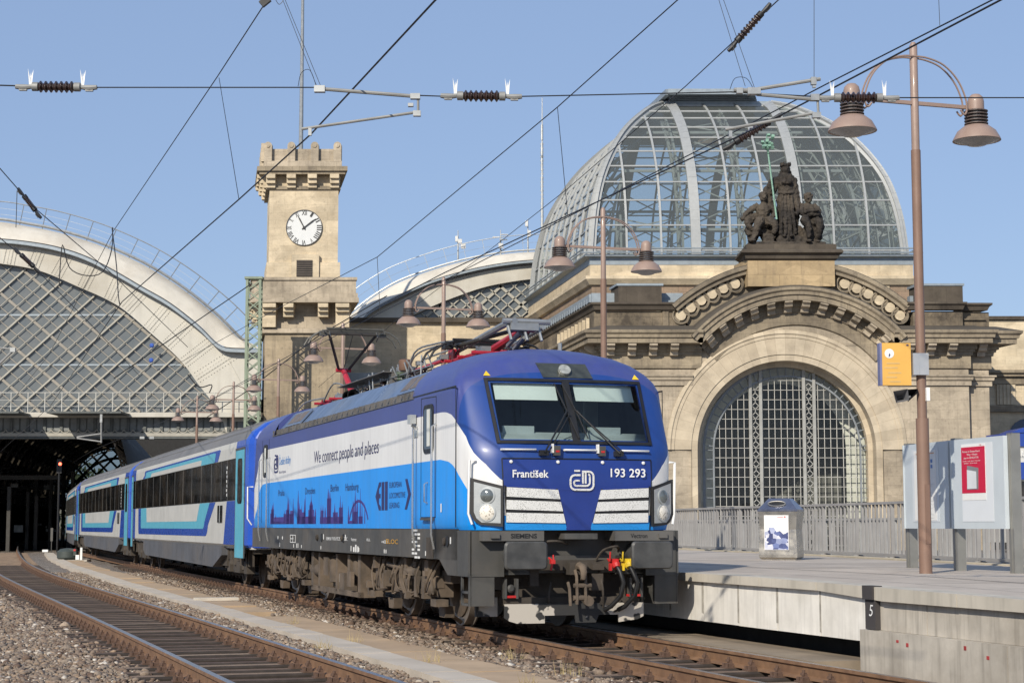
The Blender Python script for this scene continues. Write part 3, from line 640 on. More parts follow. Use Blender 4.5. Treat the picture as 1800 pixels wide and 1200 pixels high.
for s_,o_ in ((0,.62),(1,.5)): 
    z=bz(449)+.08+s_*.28; pts=[skew((bX0-o_,BY-o_,z),20.5),Vector((bX0-o_,BY-o_,z)),Vector((bX1+o_,BY-o_,z)),skew((bX1+o_,BY-o_,z),20.5)]; m.tube(pts,.05,6)
m.build('gutter_rail',M['lead'],PV,world=True)
m=MB()
for px in (1157,1262,1381,1473,1560): 
    x=at(px,520,BY).x; m.box(x-.12,x+.12,BY-.06,BY+.1,fZ(560),bz(497))
build_each(m,1,'pilaster_strip',M['stonewarm'],PV,world=True)
# ---- glass dome ----
DY=BY+.35; dX0=at(1041,444,DY).x; dX1=at(1588,444,DY).x; dz0=bz(446)
prof=[(0,444),(.28,370),(1.0,300),(2.55,235),(4.6,195),(6.0,184)]
PR=[]
for ins,py in prof: PR.append((ins,at(1300,py,DY+ins).z))
PR=[(v.x,v.y) for v in bezcurve([(a,b,0) for a,b in PR],5)]
ptz=[b for a,b in PR]; pin=[a for a,b in PR]
def ins(z): return float(np.interp(z,ptz,pin))
DW=dX1-dX0; DD=19.5; zt=ptz[-1]
def dpt(u,v,z,off=0.): # u,v in -1..1 on the base square; inset by the vault profile
    i=ins(z)-off; hw=DW/2-i; hd=DD/2-i; d=DD/2+v*hd; return Vector(((dX0+dX1)/2+u*hw-.169*d,DY+d,z))
def fpt(face,z,t,off=0.,hip=False):     # a point of one face, on a rib that keeps its distance from the middle
    i=ins(z)-off; half=DW/2 if face%2==0 else DD/2
    if hip: u=t
    else:
        u=t*half/(half-i)
        if abs(u)>1: return None
    return dpt(*{0:(u,-1),1:(1,u),2:(-u,1),3:(-1,-u)}[face],z,off)
DM=MB(); zsamp=[float(np.interp(t,[0,1],[dz0,zt])) for t in np.linspace(0,1,26)]
for face in range(4):
    rows=[]
    for z in zsamp:
        r=[]
        for t in (-1,1):
            uv={0:(t,-1),1:(1,t),2:(-t,1),3:(-1,-t)}[face]; r.append(dpt(*uv,z))
        rows.append(r)
    DM.grid(rows)
glass_o=DM.build('dome_glass',M['dglass'],PV,world=True,smooth=60)
m=MB(); loc0=-Vector(PV.location)
for face in range(4):
    nb=9 if face%2==0 else 10; wide=(3,6) if face%2==0 else ()
    for j in range(nb+1):
        t=-1+2*j/nb; up=((0,-1,0) if face==0 else (1,0,0) if face==1 else (0,1,0) if face==2 else (-1,0,0))
        edge=j in (0,nb); zz_=list(np.interp(np.linspace(0,1,52),[0,1],[dz0,zt]))
        for z_a,z_b in zip(zz_[:-1],zz_[1:]):
            if edge: a=fpt(face,z_a,t,.06,True); b=fpt(face,z_b,t,.06,True)
            else:
                a=fpt(face,z_a,t,.06); b=fpt(face,z_b,t,.06)
                if a is None or b is None: break
            wd=.50 if edge else (.58 if j in wide else .13); m.bar(a,b,wd if face%2==0 else wd*.8,.16 if j not in wide else .3,0,up=up)
o=m.build('dome_rib',M['domegrey'],glass_o); o.location=loc0
m=MB()
pys=[440,396,352,320,292,266,242,224,208,196,186]; hz=[]
for py in pys: # heights of the glazing bars seen on the front
    lo,hi=dz0,zt
    for _ in range(30):
        z=(lo+hi)/2; 
        y_=DY+ins(z); c,s=math.cos(CP),math.sin(CP); d=y_*c+(z-CH)*s; v=-y_*s+(z-CH)*c; yy=600-CF*v/d
        if yy>py: lo=z
        else: hi=z
    hz.append(lo)
for z in hz:
    q=[dpt(u,v,z,.04) for u,v in ((-1,-1),(1,-1),(1,1),(-1,1))]
    for i in range(4): m.bar(q[i],q[(i+1)%4],.075,.09)
o=m.build('glazing_bar',M['domegrey'],glass_o); o.location=loc0
# trusses inside
m=MB(); r_=random.Random(3)
for face in range(4):
    n=5 if face%2==0 else 4
    for j in range(n):
        t=-1+2*(j+.5)/n
        f=lambda z,o:fpt(face,z,t,-o)
        Z=[z for z in zsamp[::2] if f(z,1.5) is not None and f(z,.5) is not None]; P1=[f(z,.5) for z in Z]; P2=[f(z,1.5) for z in Z]
        for i in range(len(Z)-1):
            m.bar(P1[i],P1[i+1],.12,.12); m.bar(P2[i],P2[i+1],.17,.17); m.bar(P1[i],P2[i+1],.06,.06); m.bar(P2[i],P1[i+1],.06,.06)
        if j<n-1:
            t2=-1+2*(j+1.5)/n; g=lambda z,o:fpt(face,z,t2,-o)
            for i in range(0,len(Z)-1,2):
                if any(q_ is None for q_ in (g(Z[min(i+2,len(Z)-1)],1.5),g(Z[i],1.5))): break
                m.bar(f(Z[i],1.5),g(Z[min(i+2,len(Z)-1)],1.5),.07,.07); m.bar(g(Z[i],1.5),f(Z[min(i+2,len(Z)-1)],1.5),.07,.07)
for z in hz[1::3]:
    q=[dpt(u,v,z,-1.5) for u,v in ((-1,-1),(1,-1),(1,1),(-1,1))]
    for i in range(4): m.bar(q[i],q[(i+1)%4],.16,.16)
o=m.build('dome_truss',M['truss'],glass_o); o.location=loc0
# crown: flat louvred lid on top
m=MB(); q=[dpt(u,v,zt,.1) for u,v in ((-1,-1),(1,-1),(1,1),(-1,1))]; m.add(q,[(0,1,2,3)])
for i in range(4): m.bar(q[i],q[(i+1)%4],.35,.3)
ca=at(1174,162,DY+4.6); cb=at(1326,162,DY+4.6); zl=ca.z; e0,e1=ca.x,cb.x; L_=9.
top=[Vector((e0,DY+4.6,zl)),Vector((e1,DY+4.6,zl)),skew((e1,DY+4.6,zl),L_),skew((e0,DY+4.6,zl),L_)]
qc_=(q[0]+q[1]+q[2]+q[3])/4; low=[qc_+(p-qc_)*.82+Vector((0,0,.05)) for p in q]
m.add(top+low,[(0,1,2,3),(0,1,5,4),(1,2,6,5),(2,3,7,6),(3,0,4,7)],1)
for i in range(4): m.bar(top[i],top[(i+1)%4],.3,.35)
for i in range(7):
    t=i/7; a=low[0].lerp(top[0],t)+Vector((0,-.05,0)); b=low[1].lerp(top[1],t)+Vector((0,-.05,0)); m.bar(a,b,.05,.1)
o=m.build('dome_crown',[M['lead'],pm('dark_louvre',(.06,.065,.07),.6,world=True)],glass_o); o.location=loc0
# ---- statues on the pedestal ----
def remesh(mb,vox,name,mat_,parent,smooth=True,disp=0.):
    me=bpy.data.meshes.new('tmp'); me.from_pydata(mb.v,[],mb.f); o=bpy.data.objects.new('tmp',me); link(o)
    bm=bmesh.new(); bm.from_mesh(me); bmesh.ops.recalc_face_normals(bm,faces=bm.faces); bm.to_mesh(me); bm.free()
    md=o.modifiers.new('r','REMESH'); md.mode='VOXEL'; md.voxel_size=vox
    s_=o.modifiers.new('s','SMOOTH'); s_.iterations=1; s_.factor=.5
    tx=bpy.data.textures.new('carving','CLOUDS'); tx.noise_scale=.16; tx.noise_depth=3; dm=o.modifiers.new('d','DISPLACE'); dm.texture=tx; dm.strength=.13; dm.mid_level=.5
    dg=bpy.context.evaluated_depsgraph_get(); me2=bpy.data.meshes.new_from_object(o.evaluated_get(dg)); bpy.data.objects.remove(o); me2.name=name
    me2.materials.clear(); me2.materials.append(mat_); me2.polygons.foreach_set('use_smooth',[smooth]*len(me2.polygons)); q=bpy.data.objects.new(name,me2); link(q,parent); return q
def ball(m,c,r,n=12): # ellipsoid
    if not isinstance(r,tuple): r=(r,r,r)
    vs=[];fs=[]
    for i in range(n+1):
        t=math.pi*i/n
        for k in range(n):
            p=2*math.pi*k/n; vs.append((c[0]+r[0]*math.sin(t)*math.cos(p)+1e-4*k,c[1]+r[1]*math.sin(t)*math.sin(p),c[2]+r[2]*math.cos(t)))
    for i in range(n):
        for k in range(n): a=i*n+k;b=i*n+(k+1)%n; fs.append((a,b,b+n,a+n))
    fs.append(tuple(range(n))); fs.append(tuple(range(n*n,n*n+n))[::-1]); m.add(vs,fs)
def limb(m,pts,rs,n=10): m.tube(bezcurve([Vector(p) for p in pts],4),list(np.interp(np.linspace(0,1,(len(pts)-1)*4+1),np.linspace(0,1,len(rs)),rs)),n)
ST_=thing('statue_group','weathered sandstone statue group of a crowned standing figure between two seated figures above the arch','statue',(at(1383,432,FY+.8).x,FY+.8,pz+.84))
sm=stone('dark_statue_stone',(.15,.122,.092),(.12,.098,.074),5,5,.7,sootcol=(.025,.022,.02),streak=.7)
Z0=pz+.84; ku=k97*.985   # metres per photo pixel at the statues
def sx(px): return (px-1383)*ku
def sz(py): return (432-py)*ku
m=MB() # standing robed figure
zf=sz(414); c0=sx(1383)
rob=[(.62,zf-.15),(.60,zf+.1),(.50,zf+.9),(.46,zf+1.6),(.50,zf+2.1),(.42,zf+2.45),(.40,zf+2.7),(.50,zf+3.1),(.46,zf+3.45),(.22,zf+3.62)]
vs=[];n=28
for r,z in rob:
    for k in range(n):
        a=2*math.pi*k/n; f=1+(.10*math.sin(a*7) if z<zf+2.4 else .03*math.sin(a*5)); vs.append((c0+r*f*math.cos(a)*(1.0 if z<zf+2.5 else 1.05),r*.72*f*math.sin(a),z))
m.add(vs,[(i*n+k,i*n+(k+1)%n,(i+1)*n+(k+1)%n,(i+1)*n+k) for i in range(len(rob)-1) for k in range(n)]+[tuple(range(n))[::-1],tuple(range((len(rob)-1)*n,len(rob)*n))])
hz_=sz(291); ball(m,(c0+.02,-.05,hz_),(.21,.24,.29)); limb(m,[(c0,0,zf+3.5),(c0,0,hz_-.15)],[.15,.13]); ball(m,(c0,.1,hz_+.08),(.27,.27,.26)); ball(m,(c0+.02,-.27,hz_-.02),(.05,.07,.07))
for a in range(9): t=a/8*math.pi*1.2-.3; m.tube([(c0+.24*math.cos(t),.22*math.sin(t)*-.9,hz_+.22),(c0+.30*math.cos(t),.27*math.sin(t)*-.9,hz_+.44)],[.07,.03],6)
limb(m,[(c0+.2,.1,hz_-.05),(c0+.3,.15,hz_-.5),(c0+.22,.2,hz_-.8)],[.12,.13,.1]); limb(m,[(c0-.2,.1,hz_-.05),(c0-.32,.15,hz_-.5),(c0-.25,.2,hz_-.8)],[.12,.13,.1])
limb(m,[(c0+.42,0,zf+3.35),(sx(1400),-.05,sz(345)),(sx(1403),-.3,sz(368)),(sx(1398),-.45,sz(376))],[.19,.17,.13,.11]); limb(m,[(c0-.42,0,zf+3.35),(sx(1357),0,sz(335)),(sx(1352),-.25,sz(318)),(sx(1357),-.35,sz(310))],[.19,.16,.12,.10])
limb(m,[(c0-.45,.1,zf+3.3),(sx(1350),.1,sz(330)),(sx(1353),.1,sz(350)),(sx(1362),.1,sz(375))],[.22,.28,.22,.12]); limb(m,[(c0+.45,.1,zf+3.3),(sx(1402),.1,sz(338)),(sx(1404),.05,sz(360)),(sx(1400),.0,sz(392))],[.2,.22,.18,.14])
for dx,zz in ((-.22,0),(.2,0)): ball(m,(c0+dx,-.5,zf-.05),(.13,.28,.1))
for q in (-.3,-.1,.12,.32): limb(m,[(c0+q*.8,-.36,zf+2.3),(c0+q,-.42,zf+1.3),(c0+q*1.35,-.48,zf+.05)],[.05,.09,.10])
ball(m,(c0+.15,-.38,zf+3.05),(.17,.13,.15)); ball(m,(c0-.15,-.38,zf+3.05),(.17,.13,.15)); limb(m,[(c0+.45,-.1,zf+2.5),(c0,-.42,zf+2.42),(c0-.45,-.1,zf+2.5)],[.07,.08,.07])
remesh(m,.03,'standing_figure',sm,ST_)
m=MB() # rocky plinth
m.box(sx(1310),sx(1450),-.8,1.2,0,sz(427)); 
for i in range(26):
    a=random.random(); x=sx(1350+70*a); ball(m,(x,random.uniform(-.5,.6),random.uniform(.0,.5)),(random.uniform(.2,.45),random.uniform(.2,.4),random.uniform(.15,.4)),8)
m.box(sx(1367),sx(1402),-.45,.7,0,sz(413)); m.box(sx(1338),sx(1358),-.5,.2,0,sz(410))
for px,py,r in ((1322,412,.34),(1330,402,.32),(1345,408,.34),(1360,400,.30),(1405,404,.32),(1412,412,.34),(1428,408,.36),(1440,412,.30),(1398,392,.22),(1366,388,.22),(1315,402,.26)): ball(m,(sx(px),.15,sz(py)),(r,.35,r*1.1),8)
remesh(m,.04,'plinth',sm,ST_)
def seated(hx,hz2,side):      # side -1: left figure, +1: right figure
    m=MB(); d=side; y=-.1
    hip=(hx+.05*d,y+.2,sz(392)); ch=(hx+.0*d,y+.08,sz(364)); nk=(hx,y,sz(352)); hd=(hx,y-.08,hz2)
    ball(m,hd,(.22,.25,.28)); ball(m,(hd[0],hd[1]+.06,hd[2]+.10),(.27,.27,.23)); ball(m,(hd[0]-.05*d,hd[1]-.22,hd[2]-.03),(.05,.07,.06)); 
    for i in range(10): a=i*.7; ball(m,(hd[0]+.2*math.cos(a),hd[1]+.2*math.sin(a)+.05,hd[2]+.16+.05*math.sin(i*2.)),(.09,.09,.09),6)
    limb(m,[nk,(hd[0],hd[1]+.05,hd[2]-.15)],[.15,.13]); limb(m,[hip,((hip[0]+ch[0])/2,y+.1,(hip[2]+ch[2])/2),ch,(nk[0],nk[1]+.05,nk[2]-.05)],[.38,.34,.42,.22])
    return m,hip,ch,nk,hd
m,hip,ch,nk,hd=seated(sx(1341),sz(342),-1)
limb(m,[(sx(1332),0,sz(356)),(sx(1314),-.05,sz(368)),(sx(1304),-.2,sz(380)),(sx(1300),-.25,sz(384))],[.20,.17,.13,.11]); limb(m,[(sx(1350),0,sz(356)),(sx(1362),-.15,sz(366)),(sx(1358),-.35,sz(378)),(sx(1345),-.5,sz(385))],[.20,.17,.13,.11])
limb(m,[hip,(sx(1332),-.5,sz(388)),(sx(1327),-.7,sz(398)),(sx(1322),-.72,sz(415)),(sx(1318),-.8,sz(425))],[.30,.27,.22,.15,.11]); ball(m,(sx(1315),-.95,sz(426)),(.22,.28,.10))
limb(m,[hip,(sx(1352),-.4,sz(388)),(sx(1360),-.55,sz(398)),(sx(1356),-.5,sz(412))],[.30,.26,.20,.12])
for q in range(7): limb(m,[(sx(1330-q*2),.1,sz(372)),(sx(1317-q*1.2),0-.05*q,sz(390)),(sx(1313+q*3),-.1,sz(412))],[.12,.16,.12])
remesh(m,.03,'seated_figure',sm,ST_)
m,hip,ch,nk,hd=seated(sx(1423),sz(344),1)
limb(m,[(sx(1414),0,sz(356)),(sx(1409),-.3,sz(370)),(sx(1420),-.5,sz(376)),(sx(1430),-.55,sz(374))],[.19,.17,.13,.10]); limb(m,[(sx(1432),0,sz(357)),(sx(1441),-.2,sz(368)),(sx(1436),-.45,sz(375)),(sx(1424),-.5,sz(374))],[.19,.17,.13,.11])
limb(m,[hip,(sx(1413),-.6,sz(386)),(sx(1419),-.75,sz(400)),(sx(1419),-.7,sz(420))],[.28,.26,.18,.12]); ball(m,(sx(1418),-.9,sz(427)),(.16,.30,.10)); limb(m,[hip,(sx(1438),-.4,sz(388)),(sx(1440),-.55,sz(402)),(sx(1436),-.3,sz(424))],[.28,.26,.18,.12]); ball(m,(sx(1436),-.6,sz(427)),(.16,.28,.10))
limb(m,[(sx(1412),-.62,sz(372)),(sx(1440),-.62,sz(368))],[.09,.09]); limb(m,[(sx(1440),0,sz(372)),(sx(1444),0,sz(395)),(sx(1438),.1,sz(420))],[.2,.26,.2]); m.box(sx(1412),sx(1440),-.3,.6,0,sz(398))
remesh(m,.03,'seated_figure',sm,ST_)
m=MB(); a=Vector((sx(1363),-.5,sz(385))); b=Vector((sx(1350),-.4,sz(264))); m.tube([a,b],[.055,.05],8); m.lathe([(.03,0),(.09,.05),(.03,.12),(.08,.2),(.03,.3)],b,(b-a),10)
tp=b+(b-a).normalized()*.3
for i in range(26):
    v=Vector((random.gauss(0,.16),random.gauss(0,.16),random.uniform(0,.8))); m.cbox(tp+v,(.16,.16,.13),rz=random.random()*3,M=Matrix.Rotation(random.random()*3,4,'X'))
m.tube([tp,tp+Vector((-.05,0,.7))],.04,5); m.build('staff',pm('verdigris_copper',(.20,.34,.26),.6,.2,var=.25,scale=6),ST_)
# ---- wing to the right ----
WG=thing('station_wing','low sandstone station wing right of the pavilion with fluted frieze and metal roof','building',(at(1790,700,104).x,104,0))
m=MB(); WY=104.; x0=xR-1.5; x1=60
zA=at(1780,643,WY).z
m.ob(x0,x1,WY,-.5,zA,6); m.ob(x0,x1,WY+6,-.5,at(1780,563,WY+6).z,8); m.build('wall',M['stonewarm'],WG,world=True)
m=MB(); m.ob(x0,x1,WY-.35,at(1780,662,WY).z,at(1780,655,WY).z,.4); m.ob(x0,x1,WY-.2,at(1780,724,WY).z,at(1780,712,WY).z,.3); m.ob(x0,x1,WY-.15,at(1780,675,WY).z,at(1780,662,WY).z,.2); m.ob(x0,x1,WY+5.8,at(1780,562,WY+6).z,at(1780,556,WY+6).z,8.4,1); m.ob(x0,x1,WY-.5,at(1780,656,WY).z,at(1780,654,WY).z+.1,.6); m.build('cornice',[M['cornice'],M['blackstone']],WG,world=True)
m=MB(); q=at(1768,700,WY).x
while q<x1: m.box(q-.55,q+.55,WY-.12,WY,at(1780,711,WY).z,at(1780,676,WY).z); [m.box(q-.4+.22*i,q-.3+.22*i,WY-.17,WY-.12,at(1780,711,WY).z,at(1780,676,WY).z) for i in range(4)]; q+=1.5*1.4
build_each(m,5,'frieze_panel',M['stonewarm'],WG,world=True)
m=MB(); a=at(1780,655,WY); m.add([(x0,WY-.3,a.z),(x1,WY-.3,a.z),(x1,WY+5.8,a.z+.9),(x0,WY+5.8,a.z+.9)],[(0,1,2,3)]); m.build('roof',M['lead'],WG,world=True)
m=MB(); 
for px in (1795,1850): 
    c=at(px,765,WY-.05); m.prism([(-1,-3.)]+[(math.cos(t),math.sin(t)) for t in np.linspace(math.pi,0,12)]+[(1,-3.)],(c.x+.4,WY-.02,c.z),(1.1,0,0),(0,0,1),(0,-.05,0))
m.build('window',pm('dark_blue_window',(.02,.04,.09),.1),WG,world=True)
# ---- long wall between tower and pavilion ----
WL=thing('station_wall','plain warm sandstone hall wall with dark coping between clock tower and pavilion','wall',(at(800,700,120.6).x,120.6,0)); LY=120.6
def lz(py): return at(800,py,LY).z
m=MB(); m.ob(at(590,700,LY).x,at(1010,600,LY).x+6,LY,-.5,lz(566),3); m.build('wall_face',M['stonewarm'],WL,world=True)
m=MB(); m.ob(at(590,700,LY).x,at(1010,600,LY).x+6,LY-.35,lz(567),lz(559),3.4); m.build('coping',M['blackstone'],WL,world=True)
m=MB(); m.ob(at(600,700,LY-3).x,at(730,700,LY-3).x,LY-4,at(640,672,LY-4).z,at(640,655,LY-4).z,3.9,0); m.ob(at(600,700,LY-3).x,at(760,700,LY-3).x,LY-4.2,at(640,676,LY-4).z,at(640,672,LY-4).z,4.1,1); m.ob(at(600,700,LY-3).x,at(760,700,LY-3).x,LY-4,-.5,at(640,676,LY-4).z,3.9,1); m.build('lean_to',[M['lead'],M['stonewarm']],WL,world=True)
# ---- clock tower ----
CY=112.
CTW=thing('clock_tower','square sandstone clock tower with white roman dial and battlemented top','clock tower',(at(534,700,CY).x,CY,0))
def cbk(m,x0,x1,y0,y1,g=0.,mi=0): # block by photo edges, standing g proud of the shaft face
    a=at(x0,y1,CY-g); b=at(x1,y0,CY-g); w_=b.x-a.x; m.ob(a.x,b.x,CY-g,a.z,b.z,w_,mi)
m=MB(); cbk(m,472,595,330,470); cbk(m,468,598,461,488,.18); cbk(m,476,590,290,340,-.1); m.build('shaft',M['stonewarm'],CTW,world=True)
m=MB(); 
a=at(463,800,CY); b=at(607,580,CY); m.ob(a.x,b.x,CY-.1,-.5,b.z,b.x-a.x); m.build('lower_shaft',stone('stained_tower_stone',(.45,.365,.25),(.36,.295,.205),1.5,.55,.52,mortar=.8,streak=.75),CTW,world=True)
m=MB(); cbk(m,461,610,577,585,.3); cbk(m,474,598,530,580,-.1); m.build('corbel_band',M['stone'],CTW,world=True)
m=MB()
cbk(m,443,626,487,515,.85); cbk(m,441,628,487,492,.95); cbk(m,441,629,515,523,.92); cbk(m,437,631,523,531,1.1)
m.build('balcony',M['stone'],CTW,world=True)
m=MB()
for px,hw_ in ((473,12),(507,9),(568,9),(602,12)):
    for g0,g1,ya,yb in ((.9,1.0,533,540),(.55,.72,540,548),(.2,.42,548,(575 if hw_>9 else 557))):
        a=at(px-hw_,yb,CY-g1); b=at(px+hw_,ya,CY-g1); m.box(a.x,b.x,CY-g1-.1,CY+.1,a.z,b.z)
for j in range(4):
    for ya,yb,o in ((533,545,1.0),(545,556,.7),(556,575,.3)):
        a=at(470,yb,CY); b=at(470,ya,CY); p=skew((a.x,CY,0),.5+j*1.55); m.box(p.x-o-.15,p.x+.2,p.y-.3,p.y+.3,a.z,b.z)
build_each(m,3,'balcony_console',M['stonewarm'],CTW,world=True)
m=MB(); cbk(m,452,611,292,300,.75); cbk(m,456,607,300,306,.6); cbk(m,468,599,327,333,.12); m.build('cornice',M['cornice'],CTW,world=True)
m=MB()
for px in (476,512,549,588):
    for g1,ya,yb in ((.62,306,313),(.42,313,322),(.2,322,330)):
        a=at(px-8,yb,CY-g1); b=at(px+8,ya,CY-g1); m.box(a.x,b.x,CY-g1-.05,CY+.1,a.z,b.z)
for j in range(4):
    for ya,yb,o in ((306,313,.6),(313,322,.4),(322,330,.2)):
        a=at(472,yb,CY); b=at(472,ya,CY); p=skew((a.x,CY,0),.3+j*1.35); m.box(p.x-o-.1,p.x+.2,p.y-.28,p.y+.28,a.z,b.z)
build_each(m,3,'cornice_console',M['stonewarm'],CTW,world=True)
m=MB(); cbk(m,468,597,262,293,.05); m.build('parapet',M['stone'],CTW,world=True)
m=MB(); cbk(m,464,601,283,293,.35)
for px in (471,512,553,593):
    a=at(px-7,284,CY-.35); b=at(px+7,256,CY-.35); zt_=b.z; r=(b.x-a.x)/2; P=[(-r,a.z),(-r,zt_)]+[(-r*math.cos(t),zt_+r*math.sin(t)) for t in np.linspace(0,math.pi,9)][1:-1]+[(r,zt_),(r,a.z)]
    m.prism(P,((a.x+b.x)/2,CY-.36,0),(1,0,0),(0,0,1),(0,.5,0)); m.lathe([(r*.55,0),(r*.55,.05),(.01,.06)],((a.x+b.x)/2,CY-.36,zt_),(0,-1,0),12)
for j in range(4):
    a=at(468,284,CY); b=at(468,252,CY); p=skew((a.x,CY,0),.2+j*1.45); m.box(p.x-.3,p.x+.1,p.y-.25,p.y+.25,a.z,b.z)
m.build('merlon',M['stone'],CTW,world=True)
m=MB(); cbk(m,512,561,447,488,.32); m.build('window_surround',M['stonewarm'],CTW,world=True)
m=MB(); a=at(521,486,CY-.34); b=at(549,457,CY-.34); m.box(a.x,b.x,CY-.36,CY-.3,a.z,b.z,0)
for i in range(9): z=a.z+(b.z-a.z)*(i+.3)/9; m.add([(a.x,CY-.37,z+.06),(b.x,CY-.37,z+.06),(b.x,CY-.42,z),(a.x,CY-.42,z)],[(0,1,2,3)],1)
m.build('louvre_window',[M['black'],pm('louvre_slats',(.10,.08,.065),.7)],CTW,world=True)
cc=at(534.5,400,CY-.1); cr=(at(566.5,400,CY).x-at(534.5,400,CY).x)
m=MB(); m.lathe([(cr,0),(cr,.10),(cr*.97,.12)],(cc.x,CY,cc.z),(0,-1,0),48,0,cap=False); m.lathe([(cr*.97,.02),(cr*.97,.05),(.01,.05)],(cc.x,CY,cc.z),(0,-1,0),48,1); cf=m.build('clock_dial',[pm('dial_rim',(.12,.11,.10),.6),pm('white_dial',(.62,.63,.62),.5,var=.03)],CTW,world=True)
CLK=cf
num=['XII','I','II','III','IIII','V','VI','VII','VIII','IX','X','XI']
loc0=Vector(CTW.location)
for i,t in enumerate(num):
    a=math.pi/2-i*math.pi/6; ra_=Vector((math.cos(a),0,math.sin(a))); up=ra_ if True else -ra_; xd=Vector((math.sin(a),0,-math.cos(a)))
    o=text(t,cf,Vector((cc.x,CY-.06,cc.z))+ra_*cr*.70-loc0,xd,up,cr*.26,cr*.095*max(len(t),1.3),M['black'],.015,name='numeral',align='CENTER',thick=.003)
m=MB(); 
def hand(m,deg,L,w0): 
    a=R(90-deg); d=Vector((math.cos(a),0,math.sin(a))); n=Vector((math.sin(a),0,-math.cos(a))); m.prism([(-.18*L,-w0*.6),(-.18*L,w0*.6),(L*.7,w0),(L,0),(L*.7,-w0)],(cc.x,CY-.07,cc.z),d,n,(0,-.03,0))
hand(m,52,cr*.82,.05); hand(m,326,cr*.86,.055) if False else hand(m,332,cr*.80,.045); m.lathe([(.09,.07),(.09,.12)],(cc.x,CY,cc.z),(0,-1,0),14); o=m.build('clock_hands',M['black'],cf); o.location=-loc0
m=MB(); p=at(529,255,CY+2.5); tpp=at(524,-60,CY+2.5); m.tube([(p.x,CY+2.5,p.z-1),(p.x,CY+2.5,at(526,120,CY+2.5).z),(p.x,CY+2.5,tpp.z)],[.15,.12,.09],10); m.build('flagpole',M['steel'],CTW,world=True)
# ---- great train shed on the left ----
SY=112.2
SH=thing('train_shed','large arched train shed with cream girder and latticed glass gable at left','train shed',(at(-60,700,SY).x,SY,0))
def curve(pts,Y): return [at(x,y,Y) for x,y in pts]
def mirror(P,xc): return [Vector((2*xc-p.x,p.y,p.z)) for p in P[::-1]]
xc=at(-62,450,SY).x
U=[(-62,388),(0,390),(50,398),(100,408),(167,428),(233,456),(283,483),(333,517),(383,558),(425,600),(432,602)]
G=[(-62,424),(0,428),(50,433),(100,442),(150,458),(200,483),(250,512),(300,541),(350,580),(377,607),(392,617),(410,620),(457,621)]
E_=[(-62,456),(0,463),(67,475),(133,502),(207,537),(267,587),(317,633),(350,677),(372,705),(392,740),(398,770)]
def dense(P,n=6): return bezcurve(P,n)
Uc=dense(curve(U,SY+1.3)); Gc=dense(curve(G,SY-.2)); Ec=dense(curve(E_,SY))
def resamp(P,n):
    L=[0]
    for a,b in zip(P[:-1],P[1:]): L.append(L[-1]+(b-a).length)
    return [Vector([float(np.interp(t,L,[p[k] for p in P])) for k in range(3)]) for t in np.linspace(0,L[-1],n)]
N=70; Uc=resamp(Uc,N); 
Gm=resamp([p for p in Gc if True],N); Em=resamp(Ec,N)
m=MB()
# cream gable girder between gutter line and glass
zb=at(200,724,SY).z; gg=[Vector((p.x,SY,p.z+.10)) for p in resamp(Gc,N)]; ee=[Vector((p.x,SY,p.z)) for p in Em]
for f_ in (lambda P:P, lambda P:mirror(P,xc)):
    A=f_(gg); B=f_(ee); m.grid([A,B]); m.grid([f_(ee),f_([p+Vector((0,1.2,0)) for p in ee])])
# solid corner to the right
x2=at(457,700,SY).x; m.add([(gg[-1].x,SY-.02,gg[-1].z),(gg[-1].x,SY-.02,zb-.6),(ee[-1].x-1.,SY-.02,zb-.6),(ee[-6].x,SY-.02,ee[-6].z)],[(0,1,2,3)])
m.build('gable_girder',M['girder'],SH,world=True)
# raised seams and rivet lines on the girder
m=MB()
for i in range(4,N-4,6):
    a=gg[i]; b=min(ee,key=lambda q:(q-a).length); n_=(b-a).normalized(); m.bar(a+Vector((0,-.015,0))+n_*.1,b+Vector((0,-.015,0))-n_*.08,.30,.02,up=(0,1,0))
    for q in range(14):
        for s in (-.10,.10,.35,-.35):
            t=Vector((n_.z,0,-n_.x)); p=a.lerp(b,.08+.85*q/13)+t*s; m.cbox((p.x,SY-.035,p.z),(.05,.03,.05))
m.bar((ee[-12].x+1.6,SY-.03,ee[-12].z+1.9),(gg[-1].x-.2,SY-.03,zb),.08,.05,up=(0,1,0))
build_each(m,57,'girder_seam',M['girder'],SH,world=True)
m=MB()
for f_ in (lambda P:P, lambda P:mirror(P,xc)):
    g=f_(resamp(Gc,N)); m.grid([[p+Vector((0,-.0,0)) for p in g],[p+Vector((0,-.35,.02)) for p in g],[p+Vector((0,-.35,.22)) for p in g],[p+Vector((0,.1,.30)) for p in g]])
m.build('gutter',M['lead'],SH,world=True,smooth=30)
m=MB()
gu=resamp(Gc,N)
for f_ in (lambda P:P, lambda P:mirror(P,xc)):
    a=f_([p+Vector((0,-.1,.32)) for p in gu]); b=f_([ (gu[i]*.45+Uc[i]*.55)+Vector((0,-.25,.25)) for i in range(N)]); c=f_([Uc[i] for i in range(N)]); d=f_([Uc[i]+Vector((-.169*14,14,0)) for i in range(N)]); m.grid([a,b,c,d])
r_=m.build('roof',M['membrane'],SH,world=True,smooth=40)
